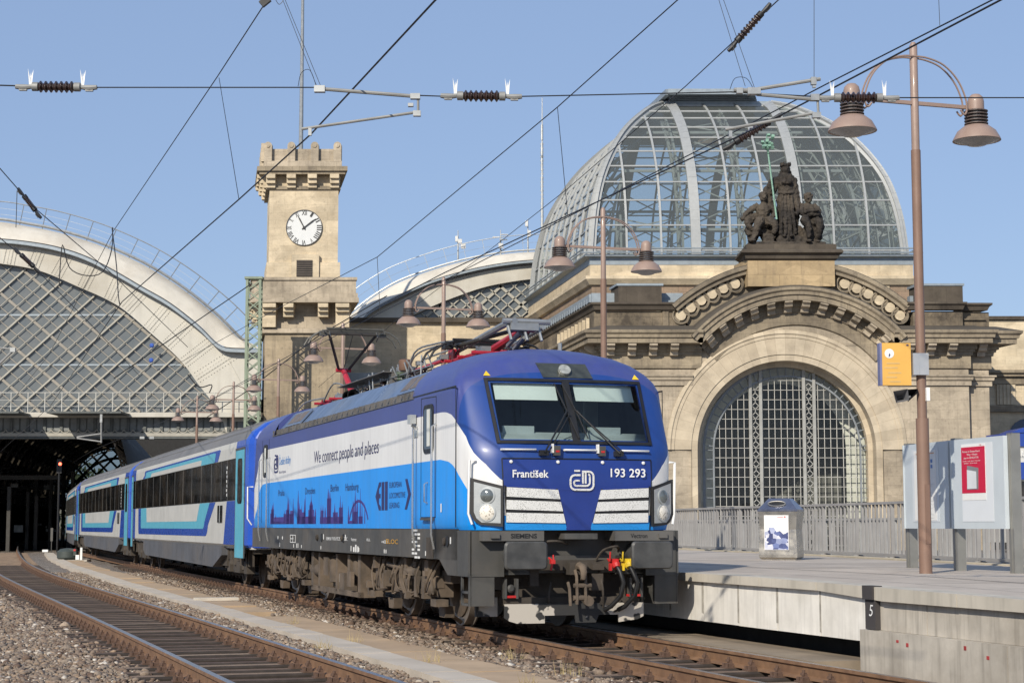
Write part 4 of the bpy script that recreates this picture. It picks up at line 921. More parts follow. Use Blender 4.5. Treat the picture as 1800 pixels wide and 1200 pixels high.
# ridge ladder with hand rail on the roof edge
m=MB()
for f_ in (lambda P:P,):
    u=Uc+[]; 
    pts=[p+Vector((0,-.05,.18)) for p in u]; m.tube(pts,.10,5)
    q=[p+Vector((0,-.05,1.35)) for p in u]; 
    nrm=[]; 
    for i in range(N): d=(u[min(i+1,N-1)]-u[max(i-1,0)]).normalized(); nrm.append(Vector((-d.z,0,d.x)) if d.x>0 else Vector((d.z,0,-d.x)))
    q=[u[i]+nrm[i]*1.35 for i in range(N)]; m.tube(q,.035,5)
    for h_ in (.5,.9): m.tube([u[i]+nrm[i]*h_ for i in range(N)],.012,4)
    for i in range(2,N,5): m.tube([u[i],u[i]+nrm[i]*1.35],.03,5)
m.build('roof_walkway',M['steel'],SH,world=True)
# glass and lattice
zg=at(200,723,SY).z
m=MB(); A=[Vector((p.x,SY+.55,p.z)) for p in Em if p.z>zg]; A2=mirror(A,xc); poly=A2+A; poly=[(p.x,p.y,p.z) for p in poly]+[(A[-1].x,SY+.55,zg-.3),(A2[0].x,SY+.55,zg-.3)]
m.add(poly,[tuple(range(len(poly)))]); gl=m.build('gable_glass',M['sglass'],SH,world=True)
Ex=[p.x for p in Em]; Ez=[p.z for p in Em]
def inside(x,z):
    if z<zg: return False
    x=abs(x-xc)+xc
    if x>Ex[-1]: return False
    return z<float(np.interp(x,Ex,Ez))-.02
def lattice(m,p,d,L,wd,th,y):
    st=.12; on=None; n=int(L/st)
    for i in range(n+1):
        q=(p[0]+d[0]*i*st,p[1]+d[1]*i*st); ok=inside(*q)
        if ok and on is None: on=q
        if (not ok or i==n) and on is not None:
            m.bar((on[0],y,on[1]),(q[0]-d[0]*st,y,q[1]-d[1]*st),wd,th,up=(0,1,0)); on=None
k108=at(100,600,SY).x-at(0,600,SY).x; k108/=100
a1=(math.cos(R(42.5)),math.sin(R(42.5))); a2=(math.cos(R(40)),-math.sin(R(40)))
Mw=MB(); Mt=MB()
base=at(500,723,SY); st=k108*28.9
# rising bars: from photo a heavy one through (397,562)-(142,718) style spacing, heavy every third
for j in range(-46,14):
    x0=at(285,723,SY).x+j*k108*29.2; heavy=(j%3==0); L=40; p=(x0,zg); lattice(Mw,p,a1,L,.10 if heavy else .042,.08 if heavy else .05,SY+.40)
for j in range(-20,60):
    x0=at(155,723,SY).x+j*k108*29.2; heavy=(j%3==0); d=(-a2[0],-a2[1]); lattice(Mt,(x0,zg),d,44,.17 if heavy else .055,.10 if heavy else .05,SY+.47)
o=Mw.build('lattice_bar',M['lattice'],gl); o.location=-Vector(SH.location)
o=Mt.build('lattice_bar',pm('warm_lattice_steel',(.27,.245,.205),.6,var=.1,world=True),gl); o.location=-Vector(SH.location)
m=MB()
for py in (552,640): z=at(200,py,SY).z; x=[q for q in np.arange(xc-30,xc+30,.2) if inside(q,z)]; m.box(min(x),max(x),SY+.48,SY+.53,z-.06,z+.06)
o=m.build('tie_tube',M['lead'],gl); o.location=-Vector(SH.location)
for py,px in ((607,267),(633,266)):
    m=MB(); p=at(px,py,SY-.3)
    m.lathe([(.12,0),(.15,.03),(.11,.09),(.01,.10)],p,(0,-1,0),16); m.build('blue_floodlight',pm('blue_lens',(.04,.10,.40),.2),SH,world=True)
# beam over the tracks
bx0=at(-420,740,SY).x; bx1=at(462,740,SY).x; zb0,zb1=at(200,768,SY).z,at(200,727,SY).z
m=MB(); m.box(bx0,bx1,SY+.1,SY+.7,zb0,zb1,0); m.box(bx0,bx1,SY-.10,SY+.9,zb0-.10,zb0+.02,0); 
x=bx0
while x<bx1: m.box(x-.09,x+.09,SY-.05,SY+.1,zb0,zb1,0); x+=k108*14.6*2
bm_=m.build('portal_beam',M['beam'],SH,world=True)
m=MB(); x=bx0; 
while x<bx1:
    r=k108*6; zc0=zb0+.55; zc1=zb1-.35; m.prism([(-r,zc0),*[( -r*math.cos(t),zc1+r*.8*math.sin(t)) for t in np.linspace(0,math.pi,9)],(r,zc0),*[(r*math.cos(t),zc0-r*.8*math.sin(t)) for t in np.linspace(0,math.pi,9)][1:-1]],(x+k108*7.3,SY+.085,0),(1,0,0),(0,0,1),(0,-.02,0)); x+=k108*14.6
m.build('beam_panels',pm('grey_panel',(.20,.21,.205),.7,world=True),SH,world=True)
m=MB(); x=bx0
while x<bx1:      # looped trim low on the beam
    for i in range(8):
        a,b=R(180+22.5*i),R(180+22.5*(i+1)); m.bar((x+.29+.29*math.cos(a),SY-.1,zb0+.52+.24*math.sin(a)),(x+.29+.29*math.cos(b),SY-.1,zb0+.52+.24*math.sin(b)),.05,.05,up=(0,1,0))
    x+=.58
m.box(bx0,bx1,SY-.12,SY-.02,zb0+.05,zb0+.26); m.build('beam_trim',M['beamlight'],SH,world=True)
# walkway with flashing and railing
m=MB(); zw=at(200,724,SY-.8).z; 
m.box(bx0,bx1,SY-.9,SY+.4,zw-.32,zw-.02); m.build('walkway',M['girder'],SH,world=True)
m=MB(); m.box(at(100,730,SY-1).x,at(228,730,SY-1).x,SY-3.5,SY-.92,zw-.24,zw-.12); m.box(at(-60,730,SY-1).x,at(52,730,SY-1).x,SY-3.5,SY-.92,zw-.24,zw-.12)
m.build('canopy_plate',M['beam'],SH,world=True)
m=MB(); zr=at(200,690,SY-.8).z
for z in (zr,zw+(zr-zw)*.62,zw+(zr-zw)*.3): m.tube([(bx0,SY-.8,z),(bx1,SY-.8,z)],.028 if z==zr else .014,5)
x=bx0
while x<bx1: m.bar((x,SY-.8,zw),(x,SY-.8,zr),.05,.05); x+=k108*29.5
m.build('walkway_railing',pm('pale_railing',(.45,.44,.40),.5,world=True),SH,world=True)
# interior: barrel, ribs, side, and the far arched window
m=MB(); hw=abs(at(415,700,SY).x-xc); nseg=24; y0,y1=SY+1.2,SY+88; cz=zb0-.3; rows=[]
def vault(y,hw2,hz2,c0x,z_,n=24): return [Vector((c0x-hw2*math.cos(math.pi*i/n),y,z_+hz2*math.sin(math.pi*i/n))) for i in range(n+1)]
EY=SY+122; ek=(at(305,900,EY).x-at(205,900,EY).x)/100; ecx=at(205,900,EY).x; ecz=at(205,895,EY).z; VR=98*ek; VH=114*ek
XS=lambda y: ecx+.169*(EY-y)
m=MB(); mp=MB(); segs=[y0]+[SY+4.9*i for i in range(1,25)]+[EY]
for q in range(len(segs)-1):
    ya_,yb_=segs[q],segs[q+1]; A1=vault(ya_,VR,VH,XS(ya_),ecz); B1=vault(yb_,VR,VH,XS(yb_),ecz)
    m.quad(Vector((A1[0].x-6,ya_,-.5)),Vector((B1[0].x-6,yb_,-.5)),Vector((B1[0].x-6,yb_,ecz-.4)),Vector((A1[0].x-6,ya_,ecz-.4))); m.quad(Vector((A1[0].x-6,ya_,ecz-.4)),Vector((B1[0].x-6,yb_,ecz-.4)),B1[0],A1[0])
    m.quad(A1[-1],B1[-1],Vector((B1[-1].x,yb_,-.5)),Vector((A1[-1].x,ya_,-.5)))
    for j in range(24):
        if q>2 and j%2==0 and 1<j<22:
            c0=A1[j].lerp(B1[j],.2); c1_=A1[j].lerp(B1[j],.8); d0=A1[j+1].lerp(B1[j+1],.2); d1=A1[j+1].lerp(B1[j+1],.8); c2_=c0.lerp(d0,.45); c3_=c1_.lerp(d1,.45)
            m.add([A1[j],B1[j],B1[j+1],A1[j+1],c0,c1_,c3_,c2_],[(0,4,5,1),(1,5,6,2),(2,6,7,3),(3,7,4,0)]); mp.quad(c0,c1_,c3_,c2_)
        else: m.quad(A1[j],B1[j],B1[j+1],A1[j+1])
m.quad((bx0,y0,zb0),(bx1,y0,zb0),(bx1,y0,zb1+1),(bx0,y0,zb1+1)); m.build('vault',M['dark'],SH,world=True); build_each(mp,1,'roof_light',glass('dimming_roof_glass',(.10,.095,.085),.95,.3,.1),SH,most=60,world=True)  # dark pane tint put in to dim the sky seen through
# end wall of the shed with its latticed arch, ribs along the vault
def ea(n=30,sc=1.): return [(ecx-sc*100*ek*math.cos(math.pi*i/n),ecz+sc*112*ek*math.sin(math.pi*i/n)) for i in range(n+1)]
m=MB(); A=ea(); 
for i in range(30): a,b=A[i],A[i+1]; m.quad((a[0],EY,a[1]),(b[0],EY,b[1]),(b[0],EY,14.5),(a[0],EY,14.5))
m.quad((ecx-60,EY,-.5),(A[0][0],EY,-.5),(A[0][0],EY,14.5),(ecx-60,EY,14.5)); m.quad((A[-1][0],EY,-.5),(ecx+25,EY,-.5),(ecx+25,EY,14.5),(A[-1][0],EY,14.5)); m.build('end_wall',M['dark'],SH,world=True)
m=MB()
def ine(x,z,s=1.): return ((x-ecx)/(100*ek*s))**2+((z-ecz)/(112*ek*s))**2<1 and z>1
for sgn in (1,-1):
    for j in range(-16,17):
        x0=ecx+j*24*ek; pts=[(x0+t*.4*sgn,t*.4) for t in range(0,80)]; on=None
        for q in pts:
            if ine(*q):
                if on is None: on=q
                last=q
            elif on is not None: m.bar((on[0],EY-.2,on[1]),(last[0],EY-.2,last[1]),.26,.22,up=(0,1,0)); on=None
for s,w_ in ((1.,.5),(.80,.35)):
    P=ea(30,s); 
    for a,b in zip(P[:-1],P[1:]): m.bar((a[0],EY-.3,a[1]),(b[0],EY-.3,b[1]),w_,.3,up=(0,1,0))
for z in (ecz+30*ek,ecz-5*ek): m.bar((ecx-96*ek,EY-.25,z),(ecx+96*ek,EY-.25,z),.25,.2)
m.build('end_lattice',M['ribs'],SH,world=True)
m=MB(); m.add([(a,EY+.1,b) for a,b in ea()]+[(A[-1][0],EY+.1,-.5),(A[0][0],EY+.1,-.5)],[tuple(range(33))]); m.build('end_glass',glass('dusty_end_glass',(.42,.46,.46),.9,.1,.4,dust=(.12,(.2,.2,.19))),SH,world=True)
m=MB()
for i in range(3,25):
    y=SY+i*4.9; V=vault(y,VR-.15,VH-.15,XS(y),ecz,24); V2=vault(y,VR-.95,VH-.95,XS(y),ecz,24)
    for j in range(24): m.bar(V2[j],V2[j+1],.16,.14); m.bar(V[j],V2[j+1],.07,.07); m.bar(V2[j],V[j+1],.07,.07)
for j in (3,6,9,12,15,18,21): m.bar(vault(SY+2,VR-.5,VH-.5,XS(SY+2),ecz,24)[j],vault(EY,VR-.5,VH-.5,XS(EY),ecz,24)[j],.12,.2)
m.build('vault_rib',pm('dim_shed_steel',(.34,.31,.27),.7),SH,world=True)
# columns, platform roofs and clutter in the gloom
m=MB(); rr_=random.Random(5)
for i in range(26):
    x=at(rr_.uniform(0,115),900,SY+14).x; y=SY+rr_.uniform(6,60); m.box(x-.12,x+.12,y,y+.24,-.3,rr_.uniform(3.5,6)); 
for z,y in ((4.6,SY+10),(4.3,SY+30),(3.9,SY+44)): m.box(bx0,at(105,900,y).x,y,y+.5,z,z+.3)
build_each(m,1,'shed_column',M['ribs'],SH,world=True)
m=MB()
for i in range(30):
    x=at(rr_.uniform(2,125),900,SY+14).x; y=SY+rr_.uniform(12,40); z=rr_.uniform(.4,4.2); m.box(x,x+rr_.uniform(.1,.9),y,y+.1,z,z+rr_.uniform(.1,.5))
build_each(m,1,'shed_fitting',pm('dim_fittings',(.22,.23,.22),.7,var=.5,scale=1),SH,world=True)
tag(MB().box(-95,30,EY+40,EY+41,-1,1).build('back_bank',M['soil']),kind='structure')
m=MB(); rr_=random.Random(9)      # distant wooded slope seen through the end arch
for i in range(2600):
    x=rr_.uniform(-84,-30); z=rr_.uniform(-.5,8.5+2.5*math.sin(x*.25)+rr_.uniform(-1,1)); y=EY+42+rr_.uniform(0,6); s=rr_.uniform(.5,1.1); a=rr_.random()*6; m.add([(x,y,z),(x+s*math.cos(a),y+s*.4,z+s*math.sin(a)),(x-s*math.sin(a),y-s*.3,z+s*math.cos(a))],[(0,1,2)])
m.build('distant_trees',pm('distant_foliage',(.075,.095,.05),.9,var=.4,scale=.5),normals=False,label='dim wooded slope seen through the far end arch of the shed',cat='trees',kind='stuff')
# ---- second shed behind the long wall ----
NY=128.
NS=thing('train_shed','second arched shed roof behind the hall wall, left of the glass dome, with rooftop aerials','train shed',(at(930,600,NY).x,NY,0))
xn=at(1010,600,NY).x
U2=[(600,566),(622,548),(660,520),(700,497),(750,478),(800,463),(850,452),(900,445),(950,442),(1010,441)]
G2=[(600,602),(630,573),(655,549),(700,525),(750,502),(800,486),(850,474),(900,466),(950,462),(1010,461)]
E2=[(690,572),(720,556),(760,538),(800,522),(850,505),(900,495),(950,489),(1010,487)]
U2c,G2c,E2c=[resamp(bezcurve(curve(q,NY+o),5),40) for q,o in ((U2,1.5),(G2,-.2),(E2,0))]
mir=lambda P:[Vector((2*xn-p.x,p.y,p.z)) for p in P]
m=MB()
for f_ in (lambda P:P,mir):
    a=f_([p+Vector((0,.2,-.12)) for p in G2c]); m.grid([a,f_(E2c)]); m.add([*f_([Vector((G2c[0].x-3,NY,G2c[0].z-1)),Vector((G2c[0].x,NY,G2c[0].z-.12)),E2c[0],Vector((E2c[0].x,NY,2)),Vector((G2c[0].x-3,NY,2))])],[(0,1,2,3,4)])
m.build('gable_girder',M['girder'],NS,world=True)
m=MB()
for f_ in (lambda P:P,mir):
    g=f_(G2c); m.grid([g,[p+Vector((0,-.3,.02)) for p in g],[p+Vector((0,-.3,.16)) for p in g],[p+Vector((0,.1,.24)) for p in g]])
m.build('gutter',M['lead'],NS,world=True,smooth=30)
m=MB()
for f_ in (lambda P:P,mir):
    a=f_([p+Vector((0,-.1,.25)) for p in G2c]); b=f_([G2c[i]*.45+U2c[i]*.55+Vector((0,-.25,.2)) for i in range(40)]); c=f_(U2c); d=f_([p+Vector((-10,60,0)) for p in U2c]); m.grid([a,b,c,d])
m.build('roof',M['membrane'],NS,world=True,smooth=40)
zg2=at(800,575,NY).z-1; ex=[p.x for p in E2c]; ez=[p.z for p in E2c]
m=MB(); P=[(p.x,NY+.5,p.z) for p in E2c]; P=P+[(q.x,q.y,q.z) for q in mir([Vector(t) for t in P])[::-1]]; P+=[(2*xn-ex[0],NY+.5,zg2-2),(ex[0],NY+.5,zg2-2)]; m.add(P,[tuple(range(len(P)))]); g2=m.build('gable_glass',M['sglass'],NS,world=True)
def ins2(x,z):
    x=xn-abs(x-xn); return x>ex[0] and z>zg2-2 and z<float(np.interp(x,ex,ez))
m=MB(); kk=at(800,560,NY).x-at(700,560,NY).x; kk/=100
for sgn in (1,-1):
    for j in range(-14,40):
        x0=at(700,572,NY).x+j*kk*24; on=None; heavy=j%3==0; c,s=math.cos(R(42)),math.sin(R(42))
        for t in np.arange(0,16,.12):
            q=(x0+sgn*c*t,zg2+s*t); ok=ins2(*q)
            if ok: 
                if on is None: on=q
                last=q
            if (not ok) and on is not None: m.bar((on[0],NY+.38,on[1]),(last[0],NY+.38,last[1]),.20 if heavy else .09,.1,up=(0,1,0)); on=None
o=m.build('lattice_bar',M['lattice'],g2); o.location=-Vector(NS.location)
m=MB(); u=U2c; nr=[]
for i in range(40): d=(u[min(i+1,39)]-u[max(i-1,0)]).normalized(); nr.append(Vector((-d.z,0,d.x)))
m.tube([p+Vector((0,0,.15)) for p in u],.07,5); m.tube([u[i]+nr[i]*1.3 for i in range(40)],.03,5); m.tube([u[i]+nr[i]*.7 for i in range(40)],.012,4)
for i in range(1,40,3): m.tube([u[i],u[i]+nr[i]*1.3],.025,4)
m.build('roof_walkway',M['steel'],NS,world=True)
def aerial(pxs,pyt,pyb,Y,label,extra):
    a=at(pxs,pyb,Y); b=at(pxs,pyt,Y); t=thing('aerial',label,'aerial',a); m=MB(); m.tube([a,Vector((a.x,Y,b.z))],[.07,.03],6); m.build('mast_pole',M['steel'],t,world=True); m=MB()
    for dx,f,w_,h in extra: z=a.z+(b.z-a.z)*f; m.cbox((a.x+dx,Y-.1,z),(w_,.3,h)); m.bar((a.x,Y,z),(a.x+dx,Y,z),.04,.04)
    m.build('panel_antenna',pm('white_antenna',(.6,.6,.58),.5),t,world=True)
aerial(805,405,456,NY+2,'slim white radio aerial with two small panels on the curved shed roof',[(.15,.62,.3,.3),(.4,.45,.35,.35),(-.1,.7,.2,.4)])
aerial(880,404,448,NY+2,'fan shaped dark receiver aerial on the crown of the second shed roof',[(0,.35,.3,.35),(-.35,.7,.5,.04),(.3,.8,.5,.04),(.2,.6,.6,.04)])
aerial(928,385,443,NY+2,'pale dipole aerial beside the left flank of the glass dome',[(-.1,.85,.2,.4),(.12,.55,.2,.45)])
a=at(953,440,NY+6); b=at(953,172,NY+6); t=thing('radio_mast','tall thin radio mast rising between the second shed and the dome','mast',a); m=MB()
m.tube([a,a.lerp(b,.55),b],[.12,.08,.03],6)
for i in range(26): z=a.z+(b.z-a.z)*(i/36); m.bar((a.x-.14,a.y,z),(a.x+.14,a.y,z),.05,.05)
for f in (.22,.38,.52,.6,.72): z=a.z+(b.z-a.z)*f; m.tube([(a.x,a.y,z),(a.x,a.y,z+1.2)],.10,6)
m.build('mast_pole',M['steel'],t,world=True)
# distant town line so that the horizon is never bare
m=MB()
for i in range(60): x=-420+i*15+random.uniform(-4,4); h=random.uniform(6,12); m.box(x,x+13,520,535,-.5,h)
m.build('distant_buildings',pm('distant_wall',(.30,.27,.23),.9,world=True),label='low line of distant town buildings far behind the station',cat='buildings',kind='stuff')
# ---- green lattice mast ----
MY=106.8
MA=thing('lattice_mast','green painted steel lattice mast in front of the clock tower','mast',(at(444,900,MY).x,MY,0)); Xm=at(444,700,MY).x
M['mgreen']=pm('pale_green_paint',(.215,.26,.185),.6,var=.12,world=True); zt_=at(444,488,MY).z; hwm=.40; hdm=.28
m=MB()
for sx_ in (-1,1):
    for sy_ in (-1,1): m.bar((Xm+sx_*hwm,MY+sy_*hdm,-.5),(Xm+sx_*hwm,MY+sy_*hdm,zt_),.15,.10,up=(0,1,0))
m.build('chord',M['mgreen'],MA,world=True)
m=MB(); z=-.4; k=1
while z<zt_-.7:
    for sy_ in (-1,1): m.bar((Xm-k*hwm,MY+sy_*hdm,z),(Xm+k*hwm,MY+sy_*hdm,z+.62),.07,.05,up=(0,1,0)); m.bar((Xm+k*hwm,MY+sy_*hdm,z),(Xm-k*hwm,MY+sy_*hdm,z+.62),.05,.04,up=(0,1,0))
    for sx_ in (-1,1): m.bar((Xm+sx_*hwm,MY-k*hdm,z),(Xm+sx_*hwm,MY+k*hdm,z+.62),.06,.04,up=(1,0,0))
    z+=.62; k=-k
m.build('lacing',M['mgreen'],MA,world=True)
m=MB(); m.box(Xm-.55,Xm+.55,MY-.4,MY+.4,zt_-.12,zt_+.02); m.build('mast_cap',M['mgreen'],MA,world=True)
# ---------------- locomotive ----------------
DB=(.008,.047,.235); DB2=(.045,.062,.235); LB=(.001,.285,.84); WH=(.73,.725,.71)
LEN=18.2
def loco_body_mat():
    b=NB('locomotive_livery'); tc=b.n('ShaderNodeTexCoord'); sp=b.n('ShaderNodeSeparateXYZ'); b.l(tc.outputs['Object'],sp.inputs[0]); y=sp.outputs[1]; z=sp.outputs[2]
    yn=b.math('MULTIPLY',y,1/LEN,clamp=True)
    def curve(pts):
        fc=b.t.nodes.new('ShaderNodeFloatCurve'); cu=fc.mapping.curves[0]
        P=[(a/LEN,v/4.) for a,v in pts]; cu.points[0].location=P[0]; cu.points[1].location=P[-1]
        for p in P[1:-1]: cu.points.new(*p)
        for p in cu.points: p.handle_type='VECTOR'
        fc.mapping.update(); b.l(yn,fc.inputs['Value']); return b.math('MULTIPLY',fc.outputs[0],4.)
    wt=curve([(0,1.55),(.36,1.75),(.45,2.0),(.55,2.22),(.7,2.43),(.85,2.62),(1.05,2.77),(1.2,2.87),(1.36,2.94),(1.6,2.985),(1.84,3.0),(15.3,3.04),(15.9,3.03),(16.3,2.96),(16.55,2.84),(16.7,2.6),(17.2,2.2),(LEN,1.5)])
    lt=curve([(0,1.50),(.4,1.52),(.55,1.62),(.65,1.75),(.75,1.87),(.87,1.98),(1.0,2.09),(1.15,2.19),(1.3,2.26),(1.5,2.31),(1.9,2.35),(15.4,2.335),(16.0,2.32),(16.3,2.25),(16.5,2.1),(16.7,1.8),(17.2,1.55),(LEN,1.5)])
    gy=b.n('ShaderNodeNewGeometry')
    v=b.co(); nz=b.ramp(b.noise(v,.7,4),(.3,.93),(.7,1.06)); st=b.ramp(b.noise(b.co((6,6,.4)),1.5,4),(.45,1.),(.8,.90))
    iswhite=b.math('LESS_THAN',z,wt); islb=b.math('LESS_THAN',z,lt)
    # the sides get a duller, purplish blue than the nose: shading painted in
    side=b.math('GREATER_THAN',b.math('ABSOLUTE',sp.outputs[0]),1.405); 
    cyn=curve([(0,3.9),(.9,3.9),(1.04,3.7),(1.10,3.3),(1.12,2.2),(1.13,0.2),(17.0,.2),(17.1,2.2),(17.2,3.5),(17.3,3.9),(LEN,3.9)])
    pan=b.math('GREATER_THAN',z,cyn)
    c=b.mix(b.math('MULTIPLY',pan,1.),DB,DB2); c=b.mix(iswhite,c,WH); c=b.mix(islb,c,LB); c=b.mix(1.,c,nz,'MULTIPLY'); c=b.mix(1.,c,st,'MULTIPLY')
    rf=b.math('GREATER_THAN',z,3.32); c=b.mix(b.math('MULTIPLY',b.ramp(b.noise(v,2.3,6,.7),(.45,0.),(.75,.35)),rf),c,(.10,.12,.17))
    bug=b.n('ShaderNodeTexVoronoi',i_Vector=v,i_Scale=55.); spk=b.math('MULTIPLY',b.math('LESS_THAN',bug.outputs['Distance'],.22),b.math('LESS_THAN',y,.5)); c=b.mix(b.math('MULTIPLY',spk,.45),c,(.05,.05,.06))
    grime=b.math('MULTIPLY',b.ramp(b.noise(b.co((3,3,.7)),2.2,6,.7),(.42,0.),(.75,.45)),b.ramp(b.math('MULTIPLY',z,.25),(.35,1.),(.60,.25))); c=b.mix(b.math('MULTIPLY',grime,.55),c,(.16,.13,.10))
    b.l(c,b.b.inputs['Base Color']); b.b.inputs['Roughness'].default_value=.42; b.b.inputs['Coat Weight'].default_value=.12; b.b.inputs['Coat Roughness'].default_value=.2
    b.bump(b.noise(b.co((1,1,1)),1.3,2),.06,.02)
    return b.m
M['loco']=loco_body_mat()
def speckled(name,col,dens=70.,thr=.27,dc=(.06,.055,.05)):
    b=NB(name); v=b.co(); vo=b.n('ShaderNodeTexVoronoi',i_Vector=v,i_Scale=dens); n=b.noise(v,6,4)
    t=b.math('MULTIPLY_ADD',n,.35,thr-.17); f=b.math('LESS_THAN',vo.outputs['Distance'],t); c=b.mix(b.math('MULTIPLY',f,.75),col,dc); b.l(c,b.b.inputs['Base Color']); b.b.inputs['Roughness'].default_value=.4; return b.m
M['bugwhite']=speckled('insect_speckled_white',(.68,.68,.66))
M['bugblue']=speckled('insect_speckled_blue',(.02,.27,.70),60.,.2,(.02,.08,.2))
M['navy']=pm('navy_paint',(.013,.036,.21),.35,var=.1,coat=.3)
M['navyflat']=pm('navy_lettering',(.02,.022,.11),.5,var=.05)
M['greyroof']=pm('steel_blue_roof_hatch',(.095,.14,.235),.45,var=.2,scale=1.5,streak=.3,dirt=(.15,.16,.17),dirtamt=.55,coat=.1)
M['roofdeck']=pm('grimy_roof_deck',(.09,.09,.09),.8,var=.3)
M['vent']=pm('vent_grille_metal',(.15,.14,.13),.5,.3,var=.3)
M['frame']=pm('grey_underframe_paint',(.066,.065,.061),.6,var=.15,scale=2,streak=.3,dirt=(.16,.13,.10),dirtamt=.4)
M['dust']=pm('brown_dusty_metal',(.125,.094,.068),.9,var=.35,scale=4,bump=.2,dirt=(.05,.042,.035),dirtamt=.8)
M['dust2']=pm('dark_dusty_metal',(.055,.045,.036),.9,var=.35,scale=4,bump=.2)
M['wheel']=pm('wheel_steel',(.10,.075,.055),.75,.1,var=.3,scale=6)
M['tyre']=pm('worn_tyre_steel',(.20,.17,.145),.5,.4,var=.2,scale=6)
M['buffer']=pm('greased_buffer_plate',(.070,.070,.068),.5,.2,var=.3,scale=5)
M['red']=pm('red_paint',(.50,.02,.02),.5,var=.15)
M['pred']=pm('crimson_insulator_paint',(.38,.02,.035),.45,var=.2)
M['yellow']=pm('yellow_paint',(.75,.52,.03),.5,var=.15)
M['chrome']=pm('polished_rail',(.62,.62,.60),.28,.8,var=.05)
M['wglass']=glass('windscreen_glass',(.82,.90,.90),.9,.015,.9)
M['darkglass']=glass('dark_window_glass',(.16,.17,.17),.8,.02,.8)
M['lampglass']=glass('headlight_glass',(.9,.95,.95),.88,.05,.9,dust=(.12,(.5,.5,.48)))
M['silver']=pm('reflector_silver',(.42,.44,.44),.3,.3,var=.05)
M['lens']=speckled('crystal_lens',(.72,.68,.6),40.,.33,(.18,.15,.1))
M['lensdark']=pm('grey_lens',(.18,.20,.20),.12,.4,var=.3,scale=9)
M['cabgrey']=pm('cab_interior_grey',(.12,.14,.16),.8)
M['blind']=pm('pale_sun_blind',(.58,.60,.57),.8,var=.05)
M['console']=pm('desk_grey',(.34,.37,.37),.7)
LO=thing('locomotive','blue white and sky blue electric locomotive heading the train, one pantograph raised','locomotive',(TX,TY,0),TT)
LVL=[(1.385,.46,(1.06,.50),(1.36,.68),1.47,1.12),(1.46,.44,(1.06,.49),(1.385,.68),1.5,1.12),(2.05,.41,(1.06,.46),(1.40,.66),1.5,1.12),(2.40,.44,(1.07,.50),(1.42,.70),1.5,1.12),(2.52,.49,(1.08,.55),(1.43,.75),1.5,1.14),
 (3.0,.76,(1.09,.83),(1.43,.98),1.5,1.20),(3.3,.93,(1.10,1.0),(1.425,1.13),1.5,1.26),(3.43,1.0,(1.10,1.07),(1.40,1.2),1.465,1.42),(3.55,1.08,(1.04,1.16),(1.32,1.32),1.40,1.6),(3.68,1.18,(.95,1.28),(1.18,1.48),1.27,1.8),(3.78,1.30,(.8,1.45),(1.02,1.7),1.12,2.0),(3.86,1.5,(.6,1.7),(.78,2.0),.86,2.4),(3.92,1.85,(.38,2.05),(.48,2.3),.55,2.7),(3.95,2.4,(.1,2.5),(.14,2.6),.16,2.9)]
def interp_lvl(z):
    for i in range(len(LVL)-1):
        a,b=LVL[i],LVL[i+1]
        if a[0]<=z<=b[0]+1e-6:
            t=(z-a[0])/(b[0]-a[0]); L=lambda p,q:p+(q-p)*t
            return (z,L(a[1],b[1]),(L(a[2][0],b[2][0]),L(a[2][1],b[2][1])),(L(a[3][0],b[3][0]),L(a[3][1],b[3][1])),L(a[4],b[4]),L(a[5],b[5]))
def outline(l,yb):
    z,y0,fc,cr,w_,ys=l
    h=[(w_,yb),(w_,ys),(cr[0]*.5+w_*.5+.006,(cr[1]+ys)/2-.01),(cr[0]+.006,cr[1]+.035),(cr[0]-.03,cr[1]-.02),((fc[0]+cr[0])/2+.02,(fc[1]+cr[1])/2-.015),(fc[0],fc[1]),(fc[0]*.7,y0+.022),(fc[0]*.35,y0+.006),(0,y0)]
    p=h+[(-a,b) for a,b in h[-2::-1]]
    for _ in range(2):      # corner cutting, ends kept
        q=[p[0]]
        for i in range(len(p)-1):
            a,b=p[i],p[i+1]; q+=[(a[0]*.75+b[0]*.25,a[1]*.75+b[1]*.25),(a[0]*.25+b[0]*.75,a[1]*.25+b[1]*.75)]
        q.append(p[-1]); p=q
    return [(a,b,z) for a,b in p]
def cab_rows():
    zs=[1.385,1.42,1.46,1.6,1.8,2.05,2.3,2.40,2.47,2.53]+[2.58+.06*i for i in range(15)]+[3.46,3.5,3.55,3.6,3.65,3.68,3.73,3.78,3.82,3.86,3.9,3.92,3.94,3.95]
    return [outline(interp_lvl(z),3.45) for z in sorted(set(zs))]
def fy(x,z):      # y of the cab front at (x,z)
    o=outline(interp_lvl(z),3.45); n=len(o)//2
    h=sorted([(p[0],p[1]) for p in o[4:-4] if p[1]<1.6 or abs(p[0])<.9]); return float(np.interp(x,[a for a,_ in h],[b for _,b in h]))
def make_cab(back=False):
    m=MB(); rows=cab_rows(); vs=[];nc=len(rows[0]); T=(lambda p:(p[0],LEN-p[1],p[2])) if back else (lambda p:p)
    for r in rows: vs+= [T(p) for p in r]
    fs=[]
    for i in range(len(rows)-1):
        for j in range(nc-1):
            a,b,c,d=i*nc+j,i*nc+j+1,(i+1)*nc+j+1,(i+1)*nc+j
            cxm=sum(vs[k][0] for k in (a,b,c,d))/4; z=sum(vs[k][2] for k in (a,b,c,d))/4; yy=sum(T(vs[k])[1] for k in (a,b,c,d))/4
            if abs(cxm)<1.02 and 2.58<z<3.38 and yy<1.3: continue
            fs.append((a,b,c,d))
    m.add(vs,fs); return m
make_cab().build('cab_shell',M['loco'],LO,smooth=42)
rc=make_cab(True); rc.build('cab_shell',M['loco'],LO,smooth=42)
